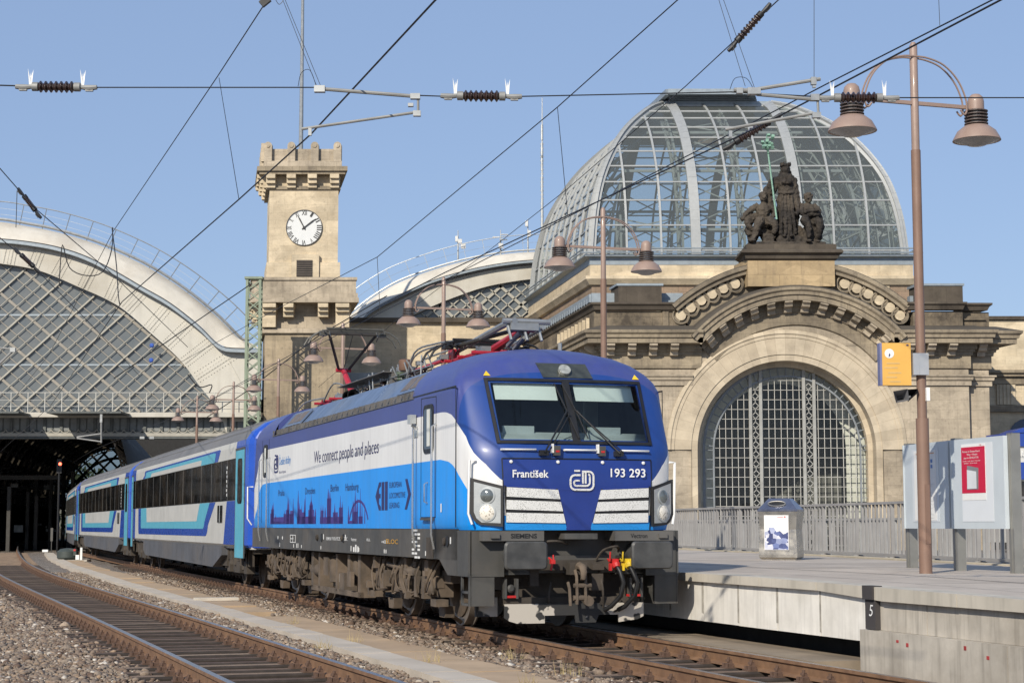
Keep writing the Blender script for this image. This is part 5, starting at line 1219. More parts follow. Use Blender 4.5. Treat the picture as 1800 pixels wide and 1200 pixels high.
# sides, roof shoulders and deck between the cabs
m=MB()
for s in (-1,1):
    m.quad((s*1.5,1.2,1.46),(s*1.5,LEN-1.2,1.46),(s*1.5,LEN-1.2,3.30),(s*1.5,1.2,3.30)) if False else None
    for a,b in ((3.45,LEN-3.45),):
        m.quad((s*1.5,a,1.40),(s*1.5,b,1.40),(s*1.5,b,3.28),(s*1.5,a,3.28)); m.quad((s*1.5,a,3.28),(s*1.5,b,3.28),(s*1.43,b,3.30),(s*1.43,a,3.30))
for y in (3.449,LEN-3.449):    # end walls of the two cab roofs above the deck
    pr=[(1.43,3.28),(1.40,3.55),(1.27,3.68),(1.12,3.78),(.86,3.86),(.55,3.92),(.16,3.95)]; pr=pr+[(-a,b) for a,b in pr[::-1]]
    m.add([(a,y,b) for a,b in pr],[tuple(range(len(pr)))])
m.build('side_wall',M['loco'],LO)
m=MB(); A,B=3.45,LEN-3.45
for s in (-1,1):
    ys=[A,6.5,9.6,12.2,B]
    for i in range(4):
        a,b=ys[i]+.012,ys[i+1]-.012
        for p,q in (((1.43,3.30),(1.40,3.40)),((1.40,3.40),(1.13,3.70)),((1.13,3.70),(1.08,3.76)),((1.08,3.76),(.98,3.76))):
            m.quad((s*p[0],a,p[1]),(s*p[0],b,p[1]),(s*q[0],b,q[1]),(s*q[0],a,q[1]),0)
m.build('roof_hatch',M['greyroof'],LO)
m=MB(); m.box(-1.05,1.05,A+.01,B-.01,3.5,3.62); m.box(-1.38,1.38,A+.02,B-.02,3.28,3.33); m.build('roof_deck',M['roofdeck'],LO)
# gutter with brackets
m=MB(); m.box(-1.515,-1.44,3.35,B+.15,3.285,3.30); 
y=3.45
while y<B+.1:
    m.prism([(0,0),(.0,.10),(.05,.10)],(-1.515,y,3.30),(1,0,0),(0,0,1),(0,.02,0)); m.bar((-1.51,y,3.30),(-1.43,y,3.40),.02,.012); y+=.42
m.box(-1.43,-1.425,3.45,B,3.30,3.42,0); m.build('roof_gutter',M['vent'],LO)
# slanted louvre boxes on the shoulder
for y0,y1 in ((3.52,4.62),(12.4,13.9)):
    for s in (-1,1):
        f=Vector((s*.27,0,-.30)).normalized(); n_=Vector((s*.30,0,.27)).normalized(); O=Vector((s*1.14,y0,3.70))+n_*.01; m=MB()
        m.prism([(0,0),(.40,0),(.40,y1-y0),(0,y1-y0)],O,f,(0,1,0),n_*.03,0); 
        for a,b in ((.06,.50),(.56,1.0)):
            m.prism([(.05,a*(y1-y0)+.0),(.33,a*(y1-y0)),(.33,b*(y1-y0)-.04),(.05,b*(y1-y0)-.04)],O+n_*.03,f,(0,1,0),n_*.006,1)
        m.build('air_vent',[M['greyroof'],pm('mesh_panel',(.16,.13,.11),.6,.2,var=.3,scale=20)],LO)
# panel joints on the side: door and seams
def ln(m,pts,wd=.012,x=-1.5,m_=0):
    for a,b in zip(pts[:-1],pts[1:]): m.bar((x,a[0],a[1]),(x,b[0],b[1]),.008,wd,m_,up=(0,0,1)) if abs(a[1]-b[1])<abs(a[0]-b[0]) else m.bar((x,a[0],a[1]),(x,b[0],b[1]),.008,wd,m_,up=(0,1,0))
for s in (-1,1):
    m=MB(); ln(m,[(1.13,1.42),(1.13,3.32)],.014,s*1.5); ln(m,[(2.92,1.56),(2.92,3.26),(2.12,3.24),(2.12,1.56),(2.92,1.56)],.012,s*1.5); ln(m,[(1.14,3.31),(3.4,3.31)],.02,s*1.5)
    ln(m,[(LEN-2.9,1.5),(LEN-2.9,3.26)],.012,s*1.5); ln(m,[(LEN-2.1,1.5),(LEN-2.1,3.26)],.012,s*1.5)
    build_each(m,1,'panel_seam',M['black'],LO)
# side door windows
def rrect(x0,x1,z0,z1,r=.06,n=4):
    P=[]
    for cx_,cz_,a0 in ((x1-r,z1-r,0),(x0+r,z1-r,90),(x0+r,z0+r,180),(x1-r,z0+r,270)):
        for i in range(n+1): a=R(a0+90*i/n); P.append((cx_+r*math.cos(a),cz_+r*math.sin(a)))
    return P
for y0,y1 in ((2.24,2.78),(LEN-2.75,LEN-2.25)):
    for s in (-1,1):
        d=MB(); d.prism(rrect(y0,y1,2.46,3.15,.1),(s*1.497,0,0),(0,1,0),(0,0,1),(s*.016,0,0)); f=d.build('door_window',M['black'],LO)
        d=MB(); d.prism(rrect(y0+.06,y1-.06,2.52,3.09,.07),(s*1.514,0,0),(0,1,0),(0,0,1),(s*.004,0,0)); d.build('pane',M['darkglass'],f)
        d=MB(); d.box(s*1.516-.008,s*1.516+.008,y0+.16,y0+.30,2.56,3.08); d.build('window_bar',M['blind'],f)
# handrails beside the doors, ladder and steps
def rail(pts,r=.016,mat_=None,name='handrail'): m=MB(); m.tube(pts,r,6); return m.build(name,mat_ or M['chrome'],LO,smooth=60)
for y in (3.12,2.10): rail([(-1.5,y,2.86),(-1.57,y,2.82),(-1.57,y,1.32),(-1.53,y,1.12)])
for y in (LEN-3.05,LEN-2.1): rail([(-1.5,y,2.86),(-1.57,y,2.82),(-1.57,y,1.32),(-1.53,y,1.12)])
rail([(-1.5,2.55,2.05),(-1.55,2.55,2.03),(-1.55,2.55,1.78),(-1.5,2.55,1.76)],.012)
m=MB(); m.box(-1.56,-1.5,2.2,2.75,1.52,1.55); m.build('door_step',M['frame'],LO)
m=MB(); m.box(-1.515,-1.50,3.10,3.34,2.72,2.82); m.cbox((-1.56,3.24,2.98),(.09,.16,.13)); m.tube([(-1.5,3.24,2.85),(-1.56,3.24,2.9)],.02,6); m.build('side_camera',M['silver'],LO)
for s in (-1,1): rail([(s*1.38,.62,2.30),(s*1.46,.62,2.30),(s*1.46,.66,1.60),(s*1.42,.62,1.46)],.018,M['white'])
for a in (-1,1): rail([(a*1.44,LEN-.6,2.30),(a*1.56,LEN-.6,2.30),(a*1.56,LEN-.62,1.60),(a*1.46,LEN-.6,1.46)],.018,M['white'])
# grey sill along the whole body
m=MB()
for s in (-1,1):
    m.box(s*1.44 if s>0 else -1.49,1.49 if s>0 else -1.44,1.10,LEN-.9,.985,1.40)
    m.prism([(0,-.20),(0,.42),(1.25,.42),(1.25,.02),(.85,.0),(.45,-.20)],(s*1.49,1.10,.98),(0,1,0),(0,0,1),(-s*.05,0,0))
m.box(-1.44,1.44,1.1,LEN-1.1,1.2,1.38); m.build('side_sill',M['frame'],LO)
m=MB()
for y in (1.55,8.05,9.85): m.lathe([(.0,0),(.075,0),(.075,.012)],(-1.49,y,1.23),(-1,0,0),14); 
build_each(m,1,'lifting_point',M['black'],LO,smooth=40)
m=MB()
for y in (1.55,8.0,10.1): m.lathe([(.055,0),(.055,.03),(.03,.04)],(-1.49,y+.12,1.23),(-1,0,0),12)
m.box(-1.5,-1.485,2.28,2.62,.98,1.28); m.build('sill_socket',M['dust2'],LO)
# front: windscreens with frame
def fquad(m,poly,off,mi=0,th=.012):      # a plate following the cab front
    P=[Vector((x,fy(x,z)-off,z)) for x,z in poly]; n=len(P); c=Vector((sum(p.x for p in P)/n,sum(p.y for p in P)/n,sum(p.z for p in P)/n))
    Q=[p+Vector((0,th,0)) for p in P]
    m.add(P+Q,[tuple(range(n)),tuple(range(2*n-1,n-1,-1))]+[(i,(i+1)%n,(i+1)%n+n,i+n) for i in range(n)],mi)
def strip(m,a,b,wd,off,mi=0,n=6,th=.03):      # a band following the front from a to b (x,z)
    a=Vector(a);b=Vector(b); d=(b-a).normalized(); nn=Vector((-d.y,d.x))*wd/2
    for i in range(n):
        p=a.lerp(b,i/n);q=a.lerp(b,(i+1)/n); fquad(m,[tuple(p-nn),tuple(q-nn),tuple(q+nn),tuple(p+nn)],off,mi,th)
m=MB(); WB,WT,WX,WXt=2.555,3.40,1.07,1.10
strip(m,(-WX,WB-.01),(WX,WB-.01),.042,.024); strip(m,(-WXt,WT+.01),(WXt,WT+.01),.042,.024); strip(m,(-WX-.01,WB-.03),(-WXt-.01,WT+.03),.042,.024); strip(m,(WX+.01,WB-.03),(WXt+.01,WT+.03),.042,.024); strip(m,(0,WB),(0,WT),.10,.026)
wf=m.build('windscreen_frame',M['black'],LO)
for s in (-1,1):
    m=MB(); xs=np.linspace(s*.06,s*1.06,7); zs=np.linspace(WB+.02,WT-.02,5); m.grid([[(x,fy(x,z)-.012,z) for x in xs] for z in zs]); m.build('windscreen',M['wglass'],LO,smooth=60)
    m=MB(); xs=np.linspace(s*.13,s*1.0,5); zs=np.linspace(3.13,3.385,3); m.grid([[(x,fy(x,z)+.06,z) for x in xs] for z in zs]); m.build('sun_blind',M['blind'],LO)
m=MB(); m.box(-1.35,1.35,2.4,2.46,1.6,3.45,0); m.box(-1.40,-1.34,1.4,2.4,1.6,3.3); m.box(1.34,1.40,1.4,2.4,1.6,3.3); m.box(-1.0,1.0,1.25,2.4,3.46,3.49); m.box(.55,1.0,2.34,2.39,1.6,3.3,1); m.box(.60,.64,1.9,1.93,2.4,3.3,1)
m.build('cab_interior',[M['cabgrey'],M['console']],LO)
m=MB(); m.prism([(.62,2.45),(1.3,2.45),(1.3,2.64),(1.0,2.70),(.72,2.60)],(-1.25,0,0),(0,1,0),(0,0,1),(2.5,0,0)); m.box(-.9,-.45,.95,1.05,2.66,2.78); m.box(.35,.8,.95,1.05,2.66,2.78); m.build('driver_desk',M['console'],LO)
# roof headlight
m=MB(); P=[(-.42,3.685),(.36,3.685),(.42,3.455),(-.30,3.455)]; m2=MB(); fquad(m2,[(-.36,3.66),(.36,3.66),(.42,3.45),(-.30,3.45)],.02,0,.03); t_=m2.build('roof_light_panel',pm('smoked_light_cover',(.045,.05,.045),.15,var=.3,scale=9,coat=.3),LO)
m=MB(); m.lathe([(.0,0),(.070,0),(.085,-.02),(.085,.03)],(.02,fy(0,3.55)-.030,3.555),(0,-.8,.6),18); m.build('roof_headlight',pm('dim_headlight',(.36,.37,.34),.35,.2,var=.3,scale=20),LO,smooth=40)
# front panel with tongue, grilles, stripe
m=MB(); xs=np.linspace(-1.045,1.045,15); zs=[1.935,2.05,2.2,2.31]; fl=lambda x,z,o:(x,fy(x,z)-o,z)
m.grid([[fl(x,z if z>1.94 else 1.90+.05*abs(x),.014) for x in xs] for z in zs]); m.add([fl(-.32,1.925,.014),fl(.32,1.925,.014),fl(.17,1.385,.016),fl(-.17,1.385,.016)],[(0,1,2,3)])
m.build('front_panel',M['navy'],LO,smooth=50)
m=MB()
for a,b in (((-1.05,2.325),(1.05,2.325)),((-1.055,2.325),(-1.03,1.39)),((1.055,2.325),(1.03,1.39))): strip(m,a,b,.012,.017,0,8,.01)
build_each(m,1,'panel_seam',M['black'],LO)
m=MB()
for s in (-1,1):
    fquad(m,[(s*.31,1.93),(s*1.03,1.97),(s*1.0,1.49),(s*.19,1.49)],.0145,0,.004)
m.build('grille_backing',M['black'],LO)
for s in (-1,1):
    for k in range(3):
        z1=1.90-k*.152; z0=z1-.122; e=lambda z:.31-(1.93-z)*.26
        m=MB(); n=5
        for i in range(n):
            xa0=e(z1)+(1.0-e(z1))*i/n; xa1=e(z1)+(1.0-e(z1))*(i+1)/n; xb0=e(z0)+(1.0-e(z0))*i/n; xb1=e(z0)+(1.0-e(z0))*(i+1)/n
            sl=.045
            fquad(m,[(s*xa0,z1+xa0*sl*(1-k*.3)),(s*xa1,z1+xa1*sl*(1-k*.3)),(s*xb1,z0+xb1*sl*(1-k*.35)),(s*xb0,z0+xb0*sl*(1-k*.35))],.026,0,.01)
        m.build('grille_slat',M['bugwhite'],LO)
    m=MB(); fquad(m,[(s*.19,1.485),(s*.55,1.485),(s*.55,1.385),(s*.16,1.385)],.012); fquad(m,[(s*.55,1.485),(s*1.03,1.485),(s*1.03,1.385),(s*.55,1.385)],.012); m.build('lower_stripe',M['bugblue'],LO)
# headlight clusters
for s in (-1,1):
    A_=Vector((s*1.035,fy(s*1.035,1.7)-.012,0)); B_=Vector((s*1.405,fy(s*1.38,1.7)-.005,0)); U=(B_-A_).normalized(); W=Vector((U.y,-U.x,0)); W=W if W.y<0 else -W; L=(B_-A_).length
    m=MB(); O=A_+W*.012
    P=[(0,1.43),(.0,1.96),(L+.02,2.07),(L+.02,1.60),(L-.04,1.50),(L-.12,1.455)]; m.prism(P,O,U,(0,0,1),W*.035); h=m.build('headlight',M['black'],LO)
    m=MB(); P2=[(.03,1.475),(.03,1.925),(L-.035,2.015),(L-.035,1.62),(L-.07,1.54),(L-.14,1.485)]; m.prism(P2,O+W*.035,U,(0,0,1),W*.004); m.build('reflector',M['silver'],h)
    for zc,r,mt in ((1.835,.088,M['lensdark']),(1.615,.10,M['lens'])):
        m=MB(); c=O+U*(L*.50)+W*.04+Vector((0,0,zc)); m.lathe([(r+.02,0),(r+.02,.012),(r,.014)],c,W,24); m.build('lamp_ring',M['silver'],h,smooth=30)
        m=MB(); m.lathe([(r,.014),(r*.7,.03),(r*.3,.036),(.001,.038)],c,W,24,cap=False); m.build('lamp',mt,h,smooth=40)
# small bars, lamps, wipers, logo and writing on the front
for xa,xb in ((-1.06,-.60),(-.20,.26),(.62,1.02)):
    rail([(xa,fy(xa,2.44)-.01,2.44),(xa,fy(xa,2.44)-.05,2.44),(xb,fy(xb,2.44)-.05,2.44),(xb,fy(xb,2.44)-.01,2.44)],.014,M['white'])
for x in (-.32,.32):
    m=MB(); m.cbox((x,fy(x,2.43)-.05,2.43),(.085,.08,.13)); c=m.build('marker_lamp',M['frame'],LO); m=MB(); m.cbox((x+.0,fy(x,2.43)-.092,2.42),(.05,.006,.025)); m.build('red_reflector',M['red'],c); m=MB(); m.cbox((x-.055,fy(x,2.46)-.05,2.46),(.02,.07,.12)); m.build('lamp_bracket',M['white'],c)
for x0,x1,x2,x3 in ((-.50,-.07,-.22,.0),(.56,.06,.10,.22)):
    m=MB(); f=lambda x,z,o=.06:Vector((x,fy(x,z)-o,z)); 
    m.tube([f(x0,2.40,.03),f(x0,2.40,.09),f(x1,2.98,.07)],.013,6); m.tube([f(x0+.06,2.41,.09),f(x1+.03,2.94,.07)],.008,5)
    m.tube([f(x1-.10 if x0<0 else x1-.12,3.36,.04),f(x1,2.98,.05),f(x1+.10,2.60,.04)],.010,5); m.cbox(f(x0,2.40,.04),(.12,.07,.07)); m.build('wiper',M['black'],LO)
for s in (-1,1):
    m=MB(); m.prism([(-.05,0),(.05,0),(0,.08)],(s*1.08,fy(s*1.08,3.47)-.02,3.46),(1,0,0),(0,.5,.86),(0,-.006,0)); m.build('warning_triangle',M['yellow'],LO)
for x in (-.94,-.30,.33,.93):
    m=MB(); m.lathe([(.022,0),(.022,.02),(.01,.025)],(x,fy(x,2.28)-.012,2.28),(0,-1,0),10); m.build('latch',M['white'],LO)
FX=Vector((1,0,0)); FU=Vector((0,-.0,1))
text('František',LO,(-.935,fy(-.6,2.1)-.03,2.075),FX,FU,.10,.50,M['white'],.018)
text('193 293',LO,(.44,fy(.6,2.1)-.03,2.09),FX,FU,.115,.50,M['white'],.014)
def cd_logo(parent,O,U,V,s,mat_,name):      # interlaced C and D in an outlined rounded block with a caron
    m=MB(); O=Vector(O);U=Vector(U);V=Vector(V); N_=U.cross(V); W=N_*.004
    def arc(c,r,a0,a1,w_,n=10,sx=1.):
        for i in range(n):
            a,b=R(a0+(a1-a0)*i/n),R(a0+(a1-a0)*(i+1)/n); P=[(c[0]+sx*(r-w_/2)*math.cos(a),c[1]+(r-w_/2)*math.sin(a)),(c[0]+sx*(r+w_/2)*math.cos(a),c[1]+(r+w_/2)*math.sin(a)),(c[0]+sx*(r+w_/2)*math.cos(b),c[1]+(r+w_/2)*math.sin(b)),(c[0]+sx*(r-w_/2)*math.cos(b),c[1]+(r-w_/2)*math.sin(b))]
            m.prism([(p[0]*s,p[1]*s) for p in P],O,U,V,W)
    def bar(x0,y0,x1,y1): m.prism([(x0*s,y0*s),(x1*s,y0*s),(x1*s,y1*s),(x0*s,y1*s)],O,U,V,W)
    t=.15
    # outer ring of the D, open at top left
    bar(-.55,-.75,.55,-.75+t); arc((.55,-.30),.375,-90,0,t); bar(.85,-.30,1.0,.32); arc((.55,.32),.375,0,90,t); bar(.0,.62,.55,.77)
    arc((-.55,-.30),.375,180,270,t); bar(-1.0,-.30,-.85,.05); arc((-.55,.05),.375,90,180,t); bar(-.55,.35,-.12,.5)
    # inner c and d strokes
    bar(-.45,-.45,.35,-.45+t*.9); arc((-.45,-.18),.2,90,270,t*.9); bar(-.45,-.05,-.18,.08); bar(.0,-.22,.14,.62); bar(.22,-.22,.36,.62); arc((.35,-.10),.28,-90,0,t*.9); bar(.56,-.12,.70,.34); arc((.38,.30),.25,0,60,t*.9)
    bar(-.62,.68,-.16,.82)
    return m.build(name,mat_,parent)
cd_logo(LO,(.03,fy(0,2.0)-.022,2.035),(1,0,0),(0,0,1),.175,M['bugwhite'],'emblem')
# ---- livery on the side ----
SX=Vector((0,-1,0)); SU=Vector((0,0,1)); xs_=-1.5035
text('We connect people and places',LO,(xs_,10.55,2.585),SX,SU,.235,5.05,M['navyflat'],-.006,shear=.12)
cd_logo(LO,(xs_,14.45,2.70),(0,-1,0),(0,0,1),.24,M['navyflat'],'emblem')
text('České dráhy',LO,(xs_,14.12,2.67),SX,SU,.16,1.25,pm('sky_blue_lettering',(.05,.25,.62),.5))
text('Národní dopravce',LO,(xs_,14.12,2.50),SX,SU,.055,.75,M['navyflat'])
for s_,y,wd in (('Praha',14.15,.66),('Dresden',11.36,.92),('Berlin',9.08,.66),('Hamburg',7.87,.98)): text(s_,LO,(xs_,y,2.03 if wd>.9 else 2.04),SX,SU,.13,wd,M['navyflat'],-.004)
for s_,z in (('EUROPEAN',2.02),('LOCOMOTIVE',1.86),('LEASING',1.71)): text(s_,LO,(xs_,4.78,z),SX,SU,.088,{'EUROPEAN':.74,'LOCOMOTIVE':.97,'LEASING':.62}[s_],M['navyflat'],-.004)
m=MB()
def sp(poly,y0): m.prism([(p[0],p[1]) for p in poly],(-1.4995,y0,0),(0,-1,0),(0,0,1),(-.004,0,0))
sp([(0,1.9),(.25,2.13),(.83,2.13),(.83,1.68),(.25,1.68)],5.70) if False else None
sp([(0,1.90),(.24,2.12),(.36,2.12),(.36,2.06),(.24,2.02),(.24,1.94),(.34,1.94),(.34,1.87),(.24,1.87),(.24,1.78),(.36,1.74),(.36,1.68),(.24,1.68)],5.70)
sp([(.41,1.68),(.58,1.68),(.58,2.12),(.41,2.12)],5.70); sp([(.63,1.68),(.80,1.68),(.80,2.12),(.63,2.12)],5.70)
m.build('emblem',M['navyflat'],LO); m=MB()
sp([(0,1.68),(.13,1.68),(.36,1.9),(.15,2.13),(.02,2.13),(.20,1.9)],3.84)
m.build('emblem',M['navyflat'],LO)
m=MB()
def sky_(y0,pts):
    for a,b,h in pts: sp([(a,1.475),(b,1.475),(b,1.475+h),(a,1.475+h)],y0)
def spire(y0,a,wd,h,base): sp([(a-wd/2,1.475),(a+wd/2,1.475),(a+wd/2,1.475+base),(a,1.475+h),(a-wd/2,1.475+base)],y0)
sky_(15.05,[(0,.42,.22),(.10,.40,.30),(.42,1.55,.05),(.42,1.5,.14),(1.5,2.58,.20),(1.75,2.1,.28),(2.2,2.55,.26)]); 
for a,b,c,d in ((.22,.14,.40,.28),(.33,.1,.44,.3),(.62,.12,.20,.1),(1.95,.16,.52,.3),(2.05,.1,.48,.3),(2.5,.08,.50,.25),(1.62,.1,.26,.15)): spire(15.05,a,b,c,d)
sky_(12.15,[(0,1.8,.14),(.1,.4,.28),(.5,.8,.22),(1.1,1.62,.26),(1.2,1.5,.34)])
for a,b,c,d in ((.1,.12,.64,.4),(.22,.08,.4,.3),(.75,.16,.48,.24),(.8,.06,.55,.3),(1.36,.30,.44,.34),(1.36,.05,.56,.4),(1.75,.1,.28,.2),(.45,.08,.35,.2)): spire(12.15,a,b,c,d)
sky_(9.98,[(0,1.92,.12),(.05,.3,.24),(.6,.95,.45),(1.1,1.5,.2),(1.6,1.9,.28)])
for a,b,c,d in ((.08,.08,.34,.2),(.25,.08,.34,.2),(.7,.1,.62,.5),(.84,.1,.58,.45),(1.25,.1,.36,.2),(1.7,.07,.48,.28),(1.85,.08,.38,.25),(.45,.1,.3,.2)): spire(9.98,a,b,c,d)
sky_(7.68,[(.05,.5,.05),(.35,.75,.2),(.8,1.1,.12)])
for a,b,c,d in ((.05,.1,.30,.1),(.4,.12,.38,.25),(.55,.1,.56,.3),(.70,.1,.42,.25),(.92,.08,.58,.15),(1.05,.06,.36,.1),(1.25,.05,.34,.1)): spire(7.68,a,b,c,d)
for i in range(10):      # the bridge arch
    a,b=R(152-12.4*i),R(152-12.4*(i+1)); r0,r1=.74,.80; sp([(.80+r0*math.cos(a),1.27+r0*.75*math.sin(a)),(.80+r1*math.cos(a),1.27+r1*.75*math.sin(a)),(.80+r1*math.cos(b),1.27+r1*.75*math.sin(b)),(.80+r0*math.cos(b),1.27+r0*.75*math.sin(b))],7.68)
m.build('skyline_print',pm('violet_print',(.05,.03,.20),.5,var=.05),LO)
text('1',LO,(xs_,1.86,1.63),SX,SU,.12,.06,M['white'],.01)
xs2=-1.494
for s_,y,z,h_,wd in (('SIEMENS',9.45,1.19,.055,.42),('91 80 6193 293-0 D-ELOC',8.98,1.19,.062,1.25),('Vectron',7.45,1.19,.055,.4),('ELL',6.3,1.20,.04,.25),('+43 1',5.3,1.17,.05,.4)): text(s_,LO,(xs2,y,z),SX,SU,h_,wd,M['white'],.01)
text('LOKOMOTION  ELOC',LO,(xs2,5.0,1.17),SX,SU,.06,.95,M['yellow'],.02) if False else text('ELOC',LO,(xs2,5.0,1.17),SX,SU,.07,.75,pm('orange_stencil',(.50,.27,.04),.6),.01)
m=MB()
for y,z,a,b in ((14.2,1.2,.06,.06),(13.7,1.2,.06,.06),(12.6,1.26,.55,.012),(12.6,1.12,.55,.012),(12.86,1.19,.012,.15),(12.34,1.19,.012,.15),(12.6,1.19,.012,.15),(12.7,1.19,.3,.012)): m.box(-1.4945,-1.489,y-a/2,y+a/2,z-b/2,z+b/2)
for i in range(12): 
    y=random.uniform(2,14.5); m.box(-1.4945,-1.489,y,y+.03,1.02,1.02+random.uniform(.04,.09))
for y,h_ in ((7.25,.08),(7.1,.12),(6.95,.09)): m.box(-1.4945,-1.489,y-.04,y+.04,1.01,1.01+h_)
for i in range(8):
    for j in range(3): m.box(-1.4945,-1.489,3.0+j*.16,3.12+j*.16,1.36-i*.055,1.39-i*.055) if (i+j)%3 else None
for y in (1.4,9.7,7.9): m.box(-1.4945,-1.489,y-.02,y+.02,1.2,1.29)
m.build('stencil_marks',M['white'],LO)
# ---- buffer beam, buffers, coupling, hoses, plough ----
m=MB(); m.box(-1.0,1.0,.66,1.05,.82,1.05); m.box(-1.44,1.44,.80,1.4,.95,1.38)
for s in (-1,1):
    a,b=sorted((s*1.0,s*1.44)); m.box(a,b,.56,1.16,.78,1.375)
    a,b=sorted((s*.60,s*1.0)); m.box(a,b,.66,.9,.8,1.25)
m.build('buffer_beam',M['frame'],LO)
for s in (-1,1): q=MB(); q.box(*sorted((s*.50,s*1.34)),.40,.82,1.245,1.375); q.cbox((s*1.18,.385,1.31),(.12,.04,.06)); q.build('name_plate',pm('dusty_name_plate',(.105,.10,.092),.6,var=.15),LO)
for s,t_ in ((-1,'SIEMENS'),(1,'Vectron')): text(t_,LO,(-.96 if s<0 else .72,.398,1.282),(1,0,0),(0,0,1),.058 if s<0 else .06,.36 if s<0 else .24,M['black'],.03 if s<0 else .01)
for s in (-1,1):
    m=MB(); P=rrect(-.29,.29,-.18,.18,.06); O=Vector((s*.875,0,1.06)); n=len(P)
    m.add([(O.x+p[0]*.92,O.y-.004,O.z+p[1]*.92) for p in P],[tuple(range(n))])
    m.add([(O.x+p[0]*.92,-.004,O.z+p[1]*.92) for p in P]+[(O.x+p[0],.018,O.z+p[1]) for p in P]+[(O.x+p[0],.05,O.z+p[1]) for p in P],[(i,(i+1)%n,(i+1)%n+n,i+n) for i in range(n)]+[(i+n,(i+1)%n+n,(i+1)%n+2*n,i+2*n) for i in range(n)]); m.add([(O.x+p[0],.05,O.z+p[1]) for p in P],[tuple(range(n))[::-1]])
    m.lathe([(.10,.05),(.10,.32),(.15,.33),(.16,.66),(.20,.68)],(s*.875,0,1.06),(0,1,0),20,0); m.build('buffer',M['buffer'],LO,smooth=35)
    m=MB(); 
    for z0,z1 in ((.80,.83),(.56,.59),(.40,.43)): m.box(*sorted((s*1.16,s*1.47)),.60,.96,z0,z1)
    m.box(*sorted((s*1.13,s*1.16)),.58,.97,.40,.80); m.box(*sorted((s*1.13,s*1.46)),.57,.60,.40,.80); m.box(*sorted((s*1.44,s*1.47)),.57,.62,.40,.80); m.box(*sorted((s*1.44,s*1.47)),.93,.97,.40,.80); m.box(*sorted((s*1.455,s*1.485)),.58,1.1,.78,1.38); m.build('step_frame',M['frame'],LO)
    m=MB(); m.box(*sorted((s*1.17,s*1.41)),.60,.62,.42,.80); m.build('step_plate',M['frame'],LO)
    m=MB(); m.box(*sorted((s*1.20,s*1.37)),.590,.60,.58,.71); m.build('orange_plate',pm('orange_plate',(.62,.30,.02),.6,var=.25,scale=20),LO)
    m=MB(); m.box(*sorted((s*.78,s*.96)),.62,.72,.50,.53,1); m.cbox((s*.80,.66,.62),(.03,.10,.26)); m.cbox((s*.96,.66,.62),(.03,.1,.26)); m.lathe([(.05,0),(.055,.03),(.03,.05)],(s*.88,.66,.62),(0,-1,0),14); m.build('footstep',[M['frame'],M['red']],LO)
m=MB(); m.box(-.62,.62,.60,.70,.86,.99); m.box(-.12,.12,.45,.66,.80,.96); m.box(-.35,-.2,.52,.6,.86,.94); m.box(.22,.38,.50,.6,.86,.94); m.box(-.9,.9,.9,1.0,.4,.9); m.build('draw_gear_plate',M['dust2'],LO)
m=MB()
m.tube([(0,.50,.88),(0,.40,.92),(0,.30,.90),(0,.26,.84),(0,.28,.76),(0,.34,.74)],[.05,.055,.05,.045,.035,.02],8)
for x in (-.06,.06): m.tube([(x,.42,.86),(x,.36,.78),(x,.34,.50),(x,.35,.42)],.022,6)
m.tube([(-.11,.36,.50),(.11,.36,.50)],.035,8); m.tube([(-.10,.36,.66),(.14,.36,.66)],.03,8); m.lathe([(.07,0),(.07,.06)],(.10,.33,.46),(0,1,0),10)
m.tube([(-.16,.42,.70),(-.16,.36,.62),(-.15,.35,.40)],.022,6); m.build('screw_coupling',M['dust'],LO,smooth=45)
def hose(name,x,mt,dx=0,hb=M['black']):
    m=MB(); m.tube([(x,.52,.96),(x+.01,.40,.93),(x+.04,.33,.84),(x+.08+dx,.31,.70),(x+.06+dx,.36,.52),(x-.04+dx,.46,.38),(x-.1+dx,.56,.33)],.032,8); h=m.build(name,hb,LO,smooth=50)
    m=MB(); m.cbox((x,.44,.965),(.09,.10,.085)); m.lathe([(.045,-.04),(.06,0),(.045,.05)],(x+.01,.40,.93),(0,-.6,-.8),10); m.tube([(x-.085,.46,1.0),(x-.085,.38,.98),(x-.085,.36,1.10)],.013,5); m.tube([(x-.09,.42,.98),(x+.02,.42,.97)],.018,6); m.cbox((x-.06,.43,.90),(.03,.05,.10)); m.build('air_cock',mt,h)
hose('brake_hose',.50,M['red']); hose('brake_hose',.68,M['yellow'],.02)
m=MB(); m.tube([(-.40,.5,1.02),(-.37,.42,.98),(-.40,.42,.86)],.015,5); m.tube([(-.36,.44,1.06),(-.36,.42,.98)],.012,5); m.cbox((-.37,.44,.97),(.06,.06,.05)); m.build('air_cock',M['red'],LO)
m=MB(); 
for pts in ([(.30,.6,.98),(.36,.48,1.12),(.55,.46,1.17),(.62,.6,1.10)],[(-.5,.62,1.1),(-.48,.5,1.22),(-.3,.46,1.24),(-.1,.6,1.20)],[(.35,.62,.85),(.36,.5,.6),(.4,.6,.36)],[(.62,.6,.5),(.7,.55,.4),(.55,.6,.3)],[(-.3,.7,.7),(-.36,.62,.5),(-.3,.7,.34)]): m.tube(bezcurve(pts,4),.016,6)
m.cbox((.30,.6,.70),(.16,.12,.22)); m.cbox((.45,.62,.45),(.2,.1,.1)); m.cbox((-.55,.7,.8),(.12,.1,.3)); build_each(m,1,'cable',M['dust2'],LO)
m=MB(); m.cbox((0,.50,1.305),(.46,.30,.075)); m.build('coupling_cover',M['frame'],LO)
pb=NB('flaking_white_plough'); v=pb.co(); n=pb.ramp(pb.noise(v,2.6,3,.6),(.49,0.),(.51,1.)); pb.l(pb.mix(n,(.50,.46,.40),(.035,.035,.035)),pb.b.inputs['Base Color']); pb.b.inputs['Roughness'].default_value=.7
